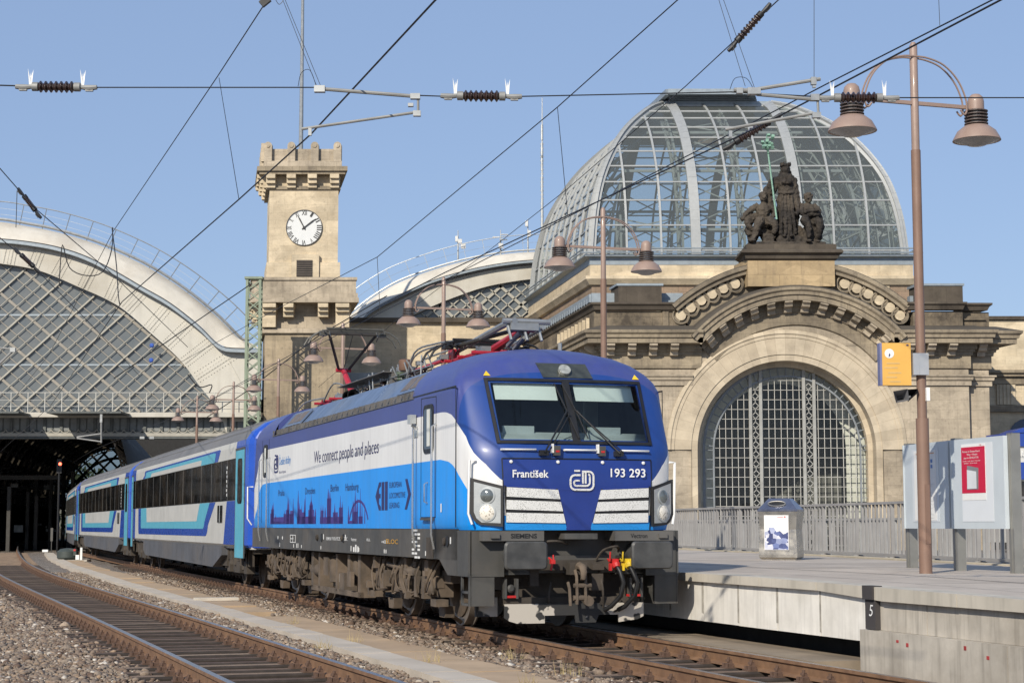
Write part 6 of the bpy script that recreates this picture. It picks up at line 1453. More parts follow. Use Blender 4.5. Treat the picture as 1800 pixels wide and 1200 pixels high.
m=MB(); P=[(-.98,.42),(-.98,.24),(-.92,.20),(-.80,.165),(-.42,.165),(-.42,.265),(.0,.265),(.02,.165),(.30,.165),(.34,.265),(.62,.265),(.63,.165),(.9,.20),(.98,.24),(.98,.42)]
m.prism(P,(0,.62,0),(1,0,0),(0,-.06,1),(0,.03,0)); m.box(-1.3,-1.0,.85,.9,.25,.5); m.build('snow_plough',pb.m,LO)
m=MB(); m.box(-.95,.95,.68,.9,.40,.50); m.build('plough_bracket',M['dust2'],LO)
# ---- bogies ----
def bogie(yc,side_only=False):
    m=MB()
    for s in (-1,1):
        m.box(*sorted((s*.98,s*1.12)),yc-2.05,yc+2.05,.62,.80); m.box(*sorted((s*.98,s*1.14)),yc-.85,yc+.85,.42,.72)
        m.prism([(0,0),(.5,-.12),(.5,.12),(0,.18)],(s*1.0,yc+.85,.6),(0,1,0),(0,0,1),(s*.12,0,0)); m.prism([(0,0),(-.5,-.12),(-.5,.12),(0,.18)],(s*1.0,yc-.85,.6),(0,1,0),(0,0,1),(s*.12,0,0))
        for y in (yc-1.5,yc+1.5):
            m.box(*sorted((s*.98,s*1.2)),y-.22,y+.22,.42,.72); m.lathe([(.17,0),(.17,.08),(.12,.12)],(s*1.2,y,.60),(s,0,0),14)
    m.box(-.95,.95,yc-.5,yc+.5,.45,.85); b_=m.build('bogie_frame',M['dust'],LO,smooth=30)
    for y in (yc-1.5,yc+1.5):
        for s in (-1,1):
            m=MB(); m.lathe([(.2,-.02),(.22,.02),(.48,.03),(.50,.06),(.60,.075),(.625,.075),(.625,-.04),(.655,-.045),(.655,-.07),(.5,-.06),(.2,-.06)],(s*.74,y,.627),(s,0,0),36); w_=m.build('wheel',M['tyre'],LO,smooth=35)
            m=MB(); m.lathe([(.14,.03),(.44,.045),(.50,.05),(.50,.085),(.40,.10),(.15,.10)],(s*.74,y,.627),(s,0,0),30); m.build('brake_disc',M['wheel'],w_,smooth=35)
        m=MB(); m.tube([(-.8,y,.627),(.8,y,.627)],.1,12); m.build('axle',M['wheel'],LO,smooth=40)
    s=-1; g=MB()
    for y in (yc-.55,yc-.18,yc+.55) : # coil springs
        pass
    for y in (yc-.62,yc+.62):
        pts=[(s*1.17+.10*math.cos(a),y+.10*math.sin(a),.74+a*.0095) for a in np.arange(0,6.28*5,.5)]; g.tube(pts,.022,5)
        g.lathe([(.14,0),(.14,.03)],(s*1.17,y,.71),(0,0,1),14); g.lathe([(.14,0),(.14,.03)],(s*1.17,y,1.04),(0,0,1),14)
    for y in (yc-1.15,yc+1.2,yc+.05): g.tube([(s*1.24,y,.42),(s*1.24,y+.05,.70)],.055,10); g.tube([(s*1.24,y+.05,.70),(s*1.24,y+.08,.98)],.035,8)
    g.tube([(s*1.30,yc-.9,.75),(s*1.30,yc-.3,.78)],.06,10); g.tube([(s*1.30,yc-.3,.78),(s*1.30,yc+.9,.84)],.035,8)
    for y,z,dy,dz in ((yc-1.9,.35,.3,.1),(yc+1.85,.35,.3,.1),(yc-1.5,.80,.22,.3),(yc+1.5,.80,.22,.3),(yc-.35,.5,.25,.3),(yc+.3,.55,.3,.22),(yc-.9,.55,.18,.3),(yc+1.0,.62,.2,.25)): g.cbox((s*1.24,y,z),(.18,dy,dz))
    for y in (yc-1.95,yc+1.05): g.prism([(0,0),(.4,0),(.34,-.16),(.05,-.16)],(s*1.02,y,.30),(0,1,0),(0,0,1),(s*.14,0,0)); g.tube([(s*1.0,y+.2,.15),(s*.86,y+.24,.06)],.03,6)
    g.build('suspension_gear',M['dust'],LO,smooth=40)
    g=MB(); r_=random.Random(int(yc*10))
    for i in range(16):
        y=yc-2+4*r_.random(); pts=[(s*(1.2+.12*r_.random()),y,.96),(s*(1.3+.1*r_.random()),y+r_.uniform(-.1,.1),.7),(s*1.34,y+r_.uniform(-.2,.2),.40+.15*r_.random()),(s*1.25,y+r_.uniform(-.35,.35),.5)]; g.tube(bezcurve(pts,4),.012+.008*r_.random(),5)
    for i in range(22):
        g.cbox((s*(1.18+.16*r_.random()),yc-2.1+4.2*r_.random(),.4+.5*r_.random()),(.08+.1*r_.random(),.05+.14*r_.random(),.05+.2*r_.random()),rz=r_.uniform(-.2,.2))
    g.build('brake_pipes',M['dust'],LO)
for yc in (4.74,4.74+9.5): bogie(yc)
m=MB(); m.box(-1.12,1.12,7.35,11.3,.34,.90); 
for a,b,c,d in ((7.3,7.5,.25,.95),(8.1,8.3,.5,.95),(8.55,8.95,.30,.62),(9.1,9.25,.3,.95),(9.9,10.3,.55,.88),(10.6,10.75,.3,.95),(11.2,11.4,.3,.95)): m.box(-1.36,-1.1,a,b,c,d)
m.box(-1.36,-1.30,7.3,11.4,.25,.34)
m.build('transformer_tank',M['dust'],LO)
m=MB()
for y,r in ((7.8,.11),(9.55,.14)): m.lathe([(.02,0),(r,.03),(r,.42),(.02,.46)],(-1.26,y,.42),(0,0,1),14)
m.tube([(-1.25,10.7,.62),(-1.25,11.5,.62)],.12,12)
m.cbox((-1.44,7.7,.55),(.06,.3,.25)); build_each(m,1,'air_tank',M['dust'],LO,smooth=40)
m=MB(); m.box(-1.34,-1.30,8.9,9.05,.46,.60); m.build('white_tag',M['white'],LO)
m=MB(); m.box(-.95,.95,.95,LEN-.95,.85,1.2); m.box(-.6,.6,1.2,LEN-1,.55,.9); m.build('chassis',M['dust2'],LO)
# ---- roof equipment ----
def insul(m,p,h,r=.06,mi=0,n=5):
    pr=[]
    for i in range(n): z=h*(i+.1)/n; pr+=[(r*.55,z),(r,z+h/n*.35),(r*.55,z+h/n*.6)]
    m.lathe([(r*.5,0)]+pr+[(r*.5,h)],p,(0,0,1),12,mi)
M['brownins']=pm('brown_ceramic',(.032,.018,.015),.22,var=.2,coat=.5); M['greenins']=pm('greenish_insulator',(.10,.13,.09),.35,var=.2)
def pantograph(yb,raised,dr):
    m=MB(); zb=4.0
    for x in (-.5,.5): m.tube([(x,yb-.75,zb),(x,yb+.75,zb)],.03,6)
    for y in (-.75,.0,.75): m.tube([(-.62,yb+y,zb),(.62,yb+y,zb)],.028,6)
    m.cbox((0,yb+.35*dr,zb+.08),(.5,.3,.14)); base=m.build('pantograph',M['pred'],LO)
    m=MB()
    for x in (-.5,.5):
        for y in (-.7,.7): insul(m,(x,yb+y,3.62),.36,.075)
    m.build('insulator',M['brownins'],base,smooth=40)
    m=MB(); m.tube([(-.2,yb,4.05),(-.2,yb+.4,4.2),(.0,yb+.2,4.1)],.02,6); m.tube([(.3,yb-.5,4.06),(.3,yb+.5,4.12)],.045,8); m.tube([(.15,yb-.4,4.1),(.15,yb+.3,4.3)],.015,5); m.cbox((-.3,yb-.3,4.08),(.15,.3,.1)); m.build('spring_gear',M['steel'],base)
    if raised: k0=Vector((0,yb+.45*dr,4.08)); k1=Vector((0,yb+.45*dr-1.62*dr*.78,4.08+.60)); hd=Vector((0,yb+.02,5.50))
    if raised:
        k0=Vector((0,yb-.30,4.08)); k1=Vector((0,yb+.75,4.72)); hd=Vector((0,yb-.12,5.46))
    else: k0=Vector((0,yb+.55*dr,4.10)); k1=Vector((0,yb-1.35*dr,4.30)); hd=Vector((0,yb+.55*dr,4.28))
    m=MB(); m.tube([k0,k1],[.075,.055],8); m.tube([k1+Vector((-.16,0,0)),k1+Vector((.16,0,0))],.045,8); m.build('lower_arm',M['pred'],base,smooth=40)
    m=MB(); hw=.5 if raised else .5
    m.tube([k1+Vector((-.10,0,0)),hd+Vector((-hw,0,-.06))],.032,6); m.tube([k1+Vector((.10,0,0)),hd+Vector((hw,0,-.06))],.032,6); m.tube([hd+Vector((-hw,0,-.06)),hd+Vector((hw,0,-.06))],.028,6)
    m.tube([k0+Vector((.12,-.2*dr,-.05)),k1+Vector((.1,.1*dr,-.15))],.016,5); m.tube([k1,hd+Vector((0,0,-.08))],.008,4); m.build('upper_arm',pm('dark_pantograph_tube',(.06,.055,.05),.5,.3),base,smooth=40)
    m=MB()
    for dy in (-.22,.22):
        pts=[(-.98,dy,-.30),(-.90,dy,-.16),(-.74,dy,-.05),(-.55,dy,0),(.55,dy,0),(.74,dy,-.05),(.90,dy,-.16),(.98,dy,-.30)]; m.tube([hd+Vector(p) for p in pts],.018,6)
        m.box(hd.x-.6,hd.x+.6,hd.y+dy-.03,hd.y+dy+.03,hd.z+.012,hd.z+.04)
    for x in (-.62,.62): m.tube([hd+Vector((x,-.24,-.05)),hd+Vector((x,.24,-.05))],.02,6); m.cbox(hd+Vector((x,0,-.08)),(.14,.2,.06))
    for x in (-.5,.5): m.tube([hd+Vector((x,0,-.02)),hd+Vector((x,-.15,-.14)),hd+Vector((x,0,-.2))],.014,5)
    m.build('collector_head',M['wire'] if not raised else pm('worn_collector',(.12,.115,.10),.5,.4),base,smooth=40)
pantograph(14.2,True,1)
pantograph(4.1,False,1)
# grey folded tube of a second head at the front end
m=MB()
m.tube([(-.35,8.1,4.02),(-.35,5.5,4.16),(-.30,2.75,4.36),(-.25,2.4,4.38)],[.03,.045,.05,.05],8); m.tube([(.35,8.1,4.02),(.35,5.5,4.14),(.30,2.75,4.34)],.03,8)
for x in (-.34,-.1,.12): m.tube([(x,2.5,4.36),(x+.03,2.38,4.10)],.022,6)
m.tube([(-.42,2.45,4.38),(.3,2.45,4.38)],.04,8); m.cbox((-.1,2.5,4.30),(.42,.22,.10)); m.tube([(-.1,3.2,4.1),(-.1,2.6,4.25),(-.1,2.45,4.15),(-.1,2.9,4.02)],.035,8)
m.build('folded_arm',M['steel'],LO,smooth=40)
m=MB(); m.tube([(.05,2.7,4.30),(.0,4.6,4.12)],[.05,.06],8); m.cbox((-.45,4.9,4.08),(.10,.3,.22)); m.tube([(-.6,5.0,4.02),(-.6,7.2,4.0)],.03,6); m.build('crimson_arm',M['pred'],LO,smooth=40)
m=MB(); m.box(-.9,-.45,7.7,11.4,4.06,4.075); m.build('busbar_cover',M['vent'],LO); m=MB()
for i in range(3): m.tube([(-.75+.2*i,5.0,3.95),(-.75+.2*i,11.,3.98)],.014,5)
for pts in ([(-.8,6.6,3.7),(-.75,6.2,4.25),(-.6,5.4,4.33),(-.5,4.6,4.30)],[(-.7,7.0,3.7),(-.65,6.6,4.22),(-.45,5.8,4.34),(-.3,5.0,4.3)],[(-.5,7.3,3.8),(-.5,6.8,4.15),(-.2,6.0,4.3)],[(-.85,12.9,3.9),(-.8,12.2,4.2),(-.7,11.4,4.08)],[(-.9,15.6,3.8),(-.8,15.,4.02),(-.6,14.,4.05)]): m.tube(bezcurve(pts,5),.016,6)
for i in range(14):
    y=5.0+i*.42; m.tube([(-.85+.3*random.random(),y,3.7),(-.85+.3*random.random(),y+.1,4.15)],.014,5); m.cbox((-.8+.5*random.random(),y,4.02+.12*random.random()),(.12,.1,.07))
m.build('roof_busbar',M['steel'],LO)
for y,h_,r_,mt in ((8.4,.34,.09,'brownins'),(7.2,.36,.10,'greenins'),(9.6,.30,.075,'brownins'),(10.6,.30,.075,'brownins'),(6.4,.34,.08,'brownins'),(11.5,.30,.07,'brownins'),(5.7,.3,.07,'brownins')):
    m=MB(); insul(m,(-.72,y,3.62),h_,r_,0,6); m.lathe([(r_*.8,h_),(r_*.8,h_+.04)],(-.72,y,3.62),(0,0,1),12); m.build('insulator',M[mt],LO,smooth=40)
m=MB(); m.lathe([(.10,0),(.11,.03),(.11,.17),(.08,.19)],(-.72,6.9,4.02),(0,0,1),16); m.build('arrester',pm('rusty_cap',(.16,.09,.06),.6,.2),LO,smooth=40)
for y in (10.9,10.45):
    m=MB(); m.lathe([(.03,.35),(.045,.1),(.07,.04),(.115,0),(.10,0),(.02,.2)],(-.80,y,3.86),(0,1,0),16,cap=False); m.build('horn',M['black'],LO,smooth=50)
m=MB()
for a,b,h_ in ((-.6,12.0,.25),(-.4,9.0,.22),(.4,8.,.3),(.3,11,.25),(0,6.2,.25)): m.cbox((a,b,3.62+h_/2),(.4,.6,h_))
m.cbox((-.62,7.8,3.95),(.26,.22,.20)); m.build('equipment_box',M['vent'],LO)
m=MB(); m.tube([(.72,3.2,3.85),(.70,3.15,4.16)],[.03,.03],6); m.build('antenna',M['silver'],LO)
# ---------------- coaches ----------------
M['cwhite']=pm('coach_cream_white',(.56,.55,.51),.4,var=.05,scale=.8,streak=.12,coat=.2)
M['cblue']=pm('coach_blue',(.018,.055,.30),.35,var=.1,coat=.3,streak=.2)
M['cblue2']=pm('coach_corner_blue',(.012,.07,.42),.3,var=.08,coat=.4)
M['cyan']=pm('coach_cyan',(.10,.42,.55),.4,var=.06,coat=.2)
M['croof']=pm('grey_coach_roof',(.145,.145,.15),.75,var=.12,scale=.8,streak=.3,dirt=(.20,.19,.18),dirtamt=.4)
M['cglass']=pm('dark_tinted_coach_glass',(.012,.012,.012),.07,var=.3,scale=2.,spec=.6,dirt=(.075,.06,.045),dirtamt=.8)
M['under']=pm('grey_underfloor_box',(.085,.088,.098),.6,var=.2,scale=1.2,streak=.45,dirt=(.13,.11,.09),dirtamt=.5)
def coach(label):
    T=thing('passenger_coach',label,'railway coach',(0,0,0),TT,'coaches of the train')
    XS_=1.42; Lc=25.9
    prof=[(1.36,.94),(XS_,1.0),(XS_,3.30),(1.40,3.42),(1.28,3.60),(1.0,3.80),(.6,3.95),(0,4.02)]
    full=prof+[(-a,b) for a,b in prof[-2::-1]]
    m=MB()
    st=[(0,.80,0),(.05,.90,0),(.16,.97,0),(.36,1.,0),(1.7,1.,0),(Lc-1.7,1.,0),(Lc-.36,1.,0),(Lc-.16,.97,0),(Lc-.05,.90,0),(Lc,.80,0)]
    rows=[[(x*k,y,z if z<3.4 else 3.4+(z-3.4)*(k*.5+.5)) for x,z in full] for y,k,_ in st]; n=len(full)
    for i in range(len(rows)-1):
        for j in range(n-1):
            z=(full[j][1]+full[j+1][1])/2; end=i in (0,1,2,3,5,6,7,8); mi=(2 if end else 0) if z<3.4 else (2 if i in (0,1,2,6,7,8) else 1)
            if z<3.4 and 3==i: mi=2
            if z<3.4 and i==5: mi=2
            m.add([rows[i][j],rows[i][j+1],rows[i+1][j+1],rows[i+1][j]],[(0,1,2,3)],mi)
    m.add(rows[0],[tuple(range(n))],2); m.add(rows[-1],[tuple(range(n))[::-1]],2); m.box(-1.3,1.3,.1,Lc-.1,.9,.95,0)
    for s in (-1,1):
        def P(poly,o,mi): 
            x=s*(XS_+o); a=[(x,p[0],p[1]) for p in poly]; b=[(s*(XS_-.01),p[0],p[1]) for p in poly]; k=len(a); m.add(a+b,[tuple(range(k))]+[(i,(i+1)%k,(i+1)%k+k,i+k) for i in range(k)],mi)
        def arc(c,r,a0,a1,k=6): return [(c[0]+r*math.cos(R(a0+(a1-a0)*i/k)),c[1]+r*math.sin(R(a0+(a1-a0)*i/k))) for i in range(k+1)]
        P([(1.7,.99),(3.5,.99),(3.05,2.03),(1.7,2.03)],.003,2)
        P([(23.2,2.03),*arc((22.9,1.35),.2,0,-90),*[(6.6,1.17)],*arc((6.6,1.65),.48,-90,-155),(4.9,2.03)],.004,2)
        P([(22.35,2.03),*arc((22.15,1.5),.15,0,-90),(7.1,1.36),*arc((7.1,1.7),.34,-90,-150),(5.9,2.03)],.007,3)
        P([(20.6,2.03),*arc((20.4,1.66),.1,0,-90),(8.35,1.56),*arc((8.35,1.76),.2,-90,-150),(7.7,2.03)],.010,0)
        P([(4.6,3.04),(4.15,3.30),(4.3,3.33),(20.9,3.29),*arc((21.2,3.08),.2,90,20,4),(22.0,3.04)],.004,2)
        P([(5.15,3.04),(4.95,3.25),(5.1,3.28),(20.5,3.24),*arc((20.9,3.06),.17,80,20,3),(21.3,3.04)],.007,3)
        P([(7.6,3.04),(7.5,3.18),(19.2,3.16),(19.6,3.04)],.010,0)
    m.build('body',[M['cwhite'],M['croof'],M['cblue2'],M['cyan']],T,smooth=30)
    m=MB()
    for x in (-1.22,-.98,-.62,.62,.98,1.22):
        z=float(np.interp(abs(x),[0,.6,1.0,1.28,1.4],[4.02,3.95,3.80,3.60,3.42])); m.bar((x,.7,z),(x,Lc-.7,z),.045,.05)
    m.build('roof_rib',M['croof'],T)
    for s in (-1,1):
        m=MB(); m.box(*sorted((s*(XS_+.001),s*(XS_+.014))),1.72,25.0,2.045,3.03)
        wn=m.build('window_band',M['cglass'],T); m=MB()
        for y in [2.9,3.9]+[5.6+i*1.86 for i in range(11)]: m.box(*sorted((s*(XS_+.014),s*(XS_+.018))),y-.03,y+.03,2.06,3.02)
        m.build('window_divider',M['frame'],wn)
        m=MB()
        for i in range(7): m.box(*sorted((s*(XS_+.0145),s*(XS_+.017))),2.95+.05*(i%2),3.03+.05*(i%2),2.15+i*.11,2.22+i*.11)
        m.build('white_label',M['white'],wn)
        m=MB(); m.box(*sorted((s*(XS_+.004),s*(XS_+.02))),3.72,4.45,1.52,1.94,0); m.box(*sorted((s*(XS_+.01),s*(XS_+.026))),4.05,4.11,1.52,1.94,1); m.build('small_window',[M['cglass'],M['silver']],T)
        for y0,y1 in ((.42,1.68),(Lc-.95,Lc-.35)):
            m=MB(); m.box(*sorted((s*(XS_-.02),s*(XS_+.012))),y0,y1,.70,3.2); d=m.build('door',M['cyan'],T); m=MB(); m.prism(rrect(y0+.30,y1-.30,1.95,3.0,.12),(s*(XS_+.012),0,0),(0,1,0),(0,0,1),(s*.006,0,0)); m.build('door_window',M['cglass'],d)
            m=MB(); m.box(*sorted((s*(XS_-.01),s*(XS_+.016))),y0-.03,y0,.7,3.25); m.box(*sorted((s*(XS_-.01),s*(XS_+.016))),y1,y1+.03,.7,3.25); m.box(*sorted((s*(XS_-.01),s*(XS_+.02))),y0-.03,y1+.03,3.2,3.25); m.build('door_frame',M['frame'],d)
    m=MB(); m.box(-.55,.55,-.32,.1,.95,3.2); m.build('gangway_bellows',M['black'],T)
    m=MB()
    for s in (-1,1): m.prism([(3.9,.94),(21.6,.94),(21.6,.62),(20.9,.46),(5.4,.40),(3.9,.72)],(s*1.40,0,0),(0,1,0),(0,0,1),(-s*.25,0,0)); m.box(*sorted((s*1.40,s*1.408)),8.2,9.5,.5,.9,0)
    m.build('underfloor_tank',M['under'],T)
    m=MB(); m.box(-1.25,1.25,4,21.5,.45,.95); m.box(-1.2,1.2,.2,Lc-.2,.80,.95); m.build('chassis',M['dust2'],T)
    for yc in (2.75,Lc-2.75):
        m=MB()
        for s in (-1,1):
            m.box(*sorted((s*.98,s*1.15)),yc-1.7,yc+1.7,.55,.72); m.box(*sorted((s*1.0,s*1.2)),yc-.5,yc+.5,.32,.6)
            for y in (yc-1.25,yc+1.25): m.cbox((s*1.1,y,.46),(.2,.4,.28)); m.tube([(s*1.18,y+.3,.4),(s*1.2,y+.45,.95)],.05,8); m.lathe([(.12,0),(.12,.4)],(s*1.08,y,.55),(0,0,1),10)
            for y in (yc-.7,yc+.2,yc+.8): m.lathe([(.15,0),(.15,.38)],(s*1.1,y,.5),(0,0,1),12); m.cbox((s*1.2,y+.3,.75),(.1,.2,.25))
            for y in (yc-2.0,yc-1.9,yc+1.9): m.cbox((s*1.2,y,.7),(.14,.22,.4))
        b_=m.build('bogie',M['dust2'],T,smooth=30)
        for y in (yc-1.25,yc+1.25):
            for s in (-1,1): m=MB(); m.lathe([(.1,0),(.38,.01),(.40,.05),(.46,.05),(.46,-.04),(.49,-.05),(.49,-.08),(.1,-.06)],(s*.75,y,.46),(s,0,0),24); m.build('wheel',M['wheel'],b_,smooth=30)
    return T
C1=coach('first coach behind the locomotive, its cyan door and long window band in full sun')
C1.location=lw(0,18.45,0)
C2=copy_tree(C1); C2['label']='second coach from the locomotive, smaller in the distance before the shed mouth'; C2.location=lw(0,18.45+26.4,0)
C3=copy_tree(C1); C3['label']='third coach of the train, only its end showing as it bends into the dark shed'; C3.location=lw(c1(71.3),71.3,0); C3.rotation_euler.z=TT-math.atan2(c1(97.5)-c1(71.3),26.)
m=MB()
# ---------------- things on the platform ----------------
M['lamp']=pm('dusty_pink_lamp_paint',(.29,.205,.165),.5,var=.08,scale=5,coat=.1)
M['lampd']=pm('brown_post_paint',(.205,.125,.09),.55,var=.12,scale=3,dirt=(.20,.13,.10),dirtamt=.4)
M['alu']=pm('matt_aluminium',(.46,.47,.48),.4,.5,var=.06)
M['railg']=pm('grey_railing_paint',(.31,.30,.29),.55,.1,var=.12,scale=2)
M['bez']=pm('pale_grey_board_frame',(.50,.55,.58),.45,var=.04)
def bell(x,T):
    m=MB(); m.lathe([(.115,7.26),(.115,7.38),(.10,7.44),(.06,7.48),(.005,7.495)],(x,0,0),(0,0,1),20); L=m.build('luminaire',M['lamp'],T,smooth=40)
    m=MB(); m.tube([(x,0,7.02),(x,0,7.28)],.085,12); m.build('glass_neck',M['silver'],L,smooth=40)
    m=MB()
    for i in range(5): m.lathe([(.10,7.05+i*.045),(.165,7.052+i*.045),(.165,7.064+i*.045),(.10,7.066+i*.045)],(x,0,0),(0,0,1),20)
    m.build('cooling_fin',pm('dark_fin',(.10,.075,.065),.5),L)
    m=MB(); m.lathe([(.10,7.05),(.17,7.03),(.27,6.95),(.325,6.85),(.335,6.82),(.315,6.82),(.30,6.83)],(x,0,0),(0,0,1),28,cap=False); m.build('lamp_shade',M['lamp'],L,smooth=40)
    m=MB(); m.lathe([(.31,6.825),(.20,6.79),(.12,6.755),(.002,6.745)],(x,0,0),(0,0,1),24,cap=False); m.build('lens',pm('frosted_lens',(.33,.31,.29),.25),L,smooth=40)
def lamp():
    T=thing('street_lamp','x','street lamp',(0,0,0),TT,'double platform lamps along the train')
    m=MB(); m.tube([(0,0,6.62),(0,0,8.10),(0,0,8.15)],[.056,.055,.03],14,0); m.tube([(0,0,2.9),(0,0,6.62)],.066,14,1); m.tube([(0,0,PZ-.02),(0,0,2.9)],.088,16,1); m.box(-.035,.035,-.092,-.08,1.2,2.0,1); m.build('post',[M['lamp'],M['lampd']],T,smooth=40)
    m=MB(); m.box(-.90,.90,-.025,.025,7.26,7.31); m.build('cross_arm',M['lamp'],T)
    for dy in (-.05,.05):
        m=MB(); pts=[(-.70,dy,7.23),(-.76,dy,7.17),(-.80,dy,7.24),(-.78,dy,7.42),(-.66,dy,7.66),(-.45,dy,7.85),(-.2,dy,7.93),(0,dy,7.94),(.2,dy,7.93),(.45,dy,7.85),(.66,dy,7.66),(.78,dy,7.42),(.80,dy,7.24),(.76,dy,7.17),(.70,dy,7.23)]; m.tube(bezcurve(pts,4),.014,6); m.build('arc_brace',M['lamp'],T,smooth=60)
    for x in (-.98,.98): bell(x,T)
    return T
LP=[(1605,75,'tallest double lamp at the right, its brown post carrying the orange sign'),(1060,365,'double lamp in front of the dome, second along the platform'),(780,487,'double lamp rising above the locomotive roof before the plain sandstone wall'),(603,567,'double lamp right behind the raised pantograph'),(490,630,'double lamp in front of the lower clock tower shaft'),(411,670,'double lamp just left of the green lattice mast'),(347,695,'farthest and smallest double lamp, before the shed walkway')]
L0=lamp()
for i,(px,py,lab) in enumerate(LP):
    o=L0 if i==0 else copy_tree(L0); o['label']=lab; o.scale=(1,1,1); p=atz(px,py,8.15); o.location=(p.x,p.y,0)
P0=Vector(L0.location)
# orange sign and loudspeaker on the first post
SG=thing('orange_sign','orange rectangular sign with a small white disc, fixed to the lamp post','sign',(P0.x,P0.y,0),.05)
def pz_(py): return at(1600,py,P0.y).z
x0=at(1547,640,P0.y).x-P0.x; x1=at(1598,640,P0.y).x-P0.x; za,zb_=pz_(678),pz_(604)
m=MB(); m.box(x0,x1,-.09,.05,za,zb_); m.build('panel',pm('orange_sign_face',(.68,.385,.085),.45,var=.05),SG)
m=MB(); m.box(x0-.03,x0,-.085,.05,za,zb_); m.build('edge_strip',pm('violet_grey_edge',(.16,.17,.30),.5),SG)
m=MB(); m.lathe([(.065,0),(.065,.004)],(x0+.10,-.09,zb_-.145),(0,-1,0),24); m.build('white_disc',M['white'],SG)
m=MB(); m.prism([(-.010,-.05),(.012,-.02),(.006,.012),(-.008,-.01)],(x0+.10,-.096,zb_-.15),(1,0,0),(0,0,1),(0,-.002,0)); m.box(x1-.06,x1-.03,-.094,-.09,zb_-.04,zb_-.02); m.build('symbol',M['navyflat'],SG)
fm=pm('faded_lettering',(.60,.40,.16),.5)
m=MB()
for z,a,b in ((-.27,.06,.24),(-.33,.03,.21),(-.40,.08,.26),(-.46,.05,.20),(-.52,.10,.25)): m.box(x0+a,x0+b,-.0935,-.09,zb_+z-.018,zb_+z)
m.build('faded_text',fm,SG)
m=MB(); xa=at(1600,640,P0.y).x-P0.x; xb_=at(1628,640,P0.y).x-P0.x; m.box(xa+.004,xb_,-.13,.10,pz_(660),pz_(622)); m.box(xa+.07,xa+.085,-.134,-.13,pz_(660),pz_(622)); m.build('clamp_box',M['alu'],SG)
LS=thing('loudspeaker','black and grey square horn loudspeaker under the orange sign','loudspeaker',(P0.x,P0.y,0),0)
m=MB(); h=lambda px,py,dy=0.: (at(px,py,P0.y).x-P0.x,dy,pz_(py))
m.add([h(1563,690,-.25),h(1587,686,-.30),h(1590,706,-.28),h(1569,710,-.22),h(1582,700,.05)],[(0,1,4),(1,2,4),(2,3,4),(3,0,4)]); m.tube([h(1578,698,0),h(1600,698,0)],.03,8); m.build('horn',pm('grey_horn',(.16,.16,.17),.5),LS)
m=MB(); m.add([h(1587,686,-.15),h(1610,684,-.10),h(1612,690,-.1),h(1590,708,-.2),h(1600,696,.08)],[(0,1,4),(1,2,4),(2,3,4),(3,0,4)]); m.build('horn',M['black'],LS)
m=MB(); m.box(h(1608,0)[0],h(1614,0)[0],-.12,-.02,pz_(705),pz_(682)); m.build('bracket',M['white'],LS)
# information boards
IBp=[Vector((6.35,28.1,0)),Vector((6.71,26.4,0)),Vector((7.04,24.6,0))]; IBp=[atz(1604,1001,PZ),atz(1688,1006,PZ),atz(1788,1011,PZ)]
IB=thing('information_board','grey double notice board on three steel legs, one red poster and one printed sheet','notice board',(IBp[1].x,IBp[1].y,0))
d=(IBp[2]-IBp[0]); d.z=0; d.normalize(); nrm=Vector((-d.y,d.x,0)); nrm=nrm if nrm.x<0 else -nrm
zt0=2.67; zb0_=1.40
for i,p in enumerate(IBp):
    m=MB(); m.bar((p.x,p.y,PZ-.02),(p.x,p.y,2.70),.14,.13,up=tuple(nrm)); m.bar(Vector((p.x,p.y,PZ))+nrm*.067,Vector((p.x,p.y,2.70))+nrm*.067,.02,.01,up=tuple(nrm)); m.build('leg',pm('brushed_steel_leg',(.30,.295,.27),.4,.5,var=.12),IB,world=True)
def brd(a,b):
    A_=IBp[a]+(IBp[b]-IBp[a]).normalized()*.03; B_=IBp[b]-(IBp[b]-IBp[a]).normalized()*.03; O=Vector((A_.x,A_.y,0))+nrm*.07; U=(B_-A_); U.z=0; L=U.length; U.normalize()
    m=MB(); m.prism([(0,zb0_),(L,zb0_),(L,zt0),(0,zt0)],O,U,(0,0,1),nrm*.05,0); m.prism([(.0,zb0_-.0),(.018,zb0_),(.018,zt0),(.0,zt0)],O+nrm*.05,U,(0,0,1),nrm*.015,0); m.prism([(L-.018,zb0_),(L,zb0_),(L,zt0),(L-.018,zt0)],O+nrm*.05,U,(0,0,1),nrm*.015,0); bd=m.build('board_case',M['bez'],IB,world=True)
    return O+nrm*.052,U,L,bd
O,U,L,bd=brd(0,1)
def onb(O,U,name,poly,mat_,off=.0,parent=IB): m=MB(); m.prism(poly,O+nrm*off,U,(0,0,1),nrm*.003); return m.build(name,mat_,parent,world=True)
onb(O,U,'showcase_pane',[(L*.20,1.50),(L*.78,1.50),(L*.78,2.58),(L*.20,2.58)],pm('showcase_pane',(.62,.66,.68),.15,var=.02))
onb(O,U,'timetable_sheet',[(L*.25,1.52),(L*.73,1.52),(L*.73,2.56),(L*.25,2.56)],pm('paper',(.70,.70,.68),.6,var=.03),.004)
m=MB()
for i in range(26):
    z=2.18-i*.025; a=L*(.40+.02*random.random()); m.prism([(a,z),(a+L*random.uniform(.12,.28),z),(a+L*.15,z+.010),(a,z+.010)],O+nrm*.008,U,(0,0,1),nrm*.002)
m.build('sheet_print',pm('grey_print',(.42,.43,.45),.6),IB,world=True)
m=MB()
for i in range(3):
    for j in range(3): 
        if i+j<4: m.prism([(L*(.46+.08*i),2.42-.08*j),(L*(.50+.08*i),2.42-.08*j),(L*(.50+.08*i),2.37-.08*j),(L*(.46+.08*i),2.37-.08*j)],O+nrm*.008,U,(0,0,1),nrm*.002)
m.build('blue_print',pm('blue_print',(.12,.22,.45),.6),IB,world=True)
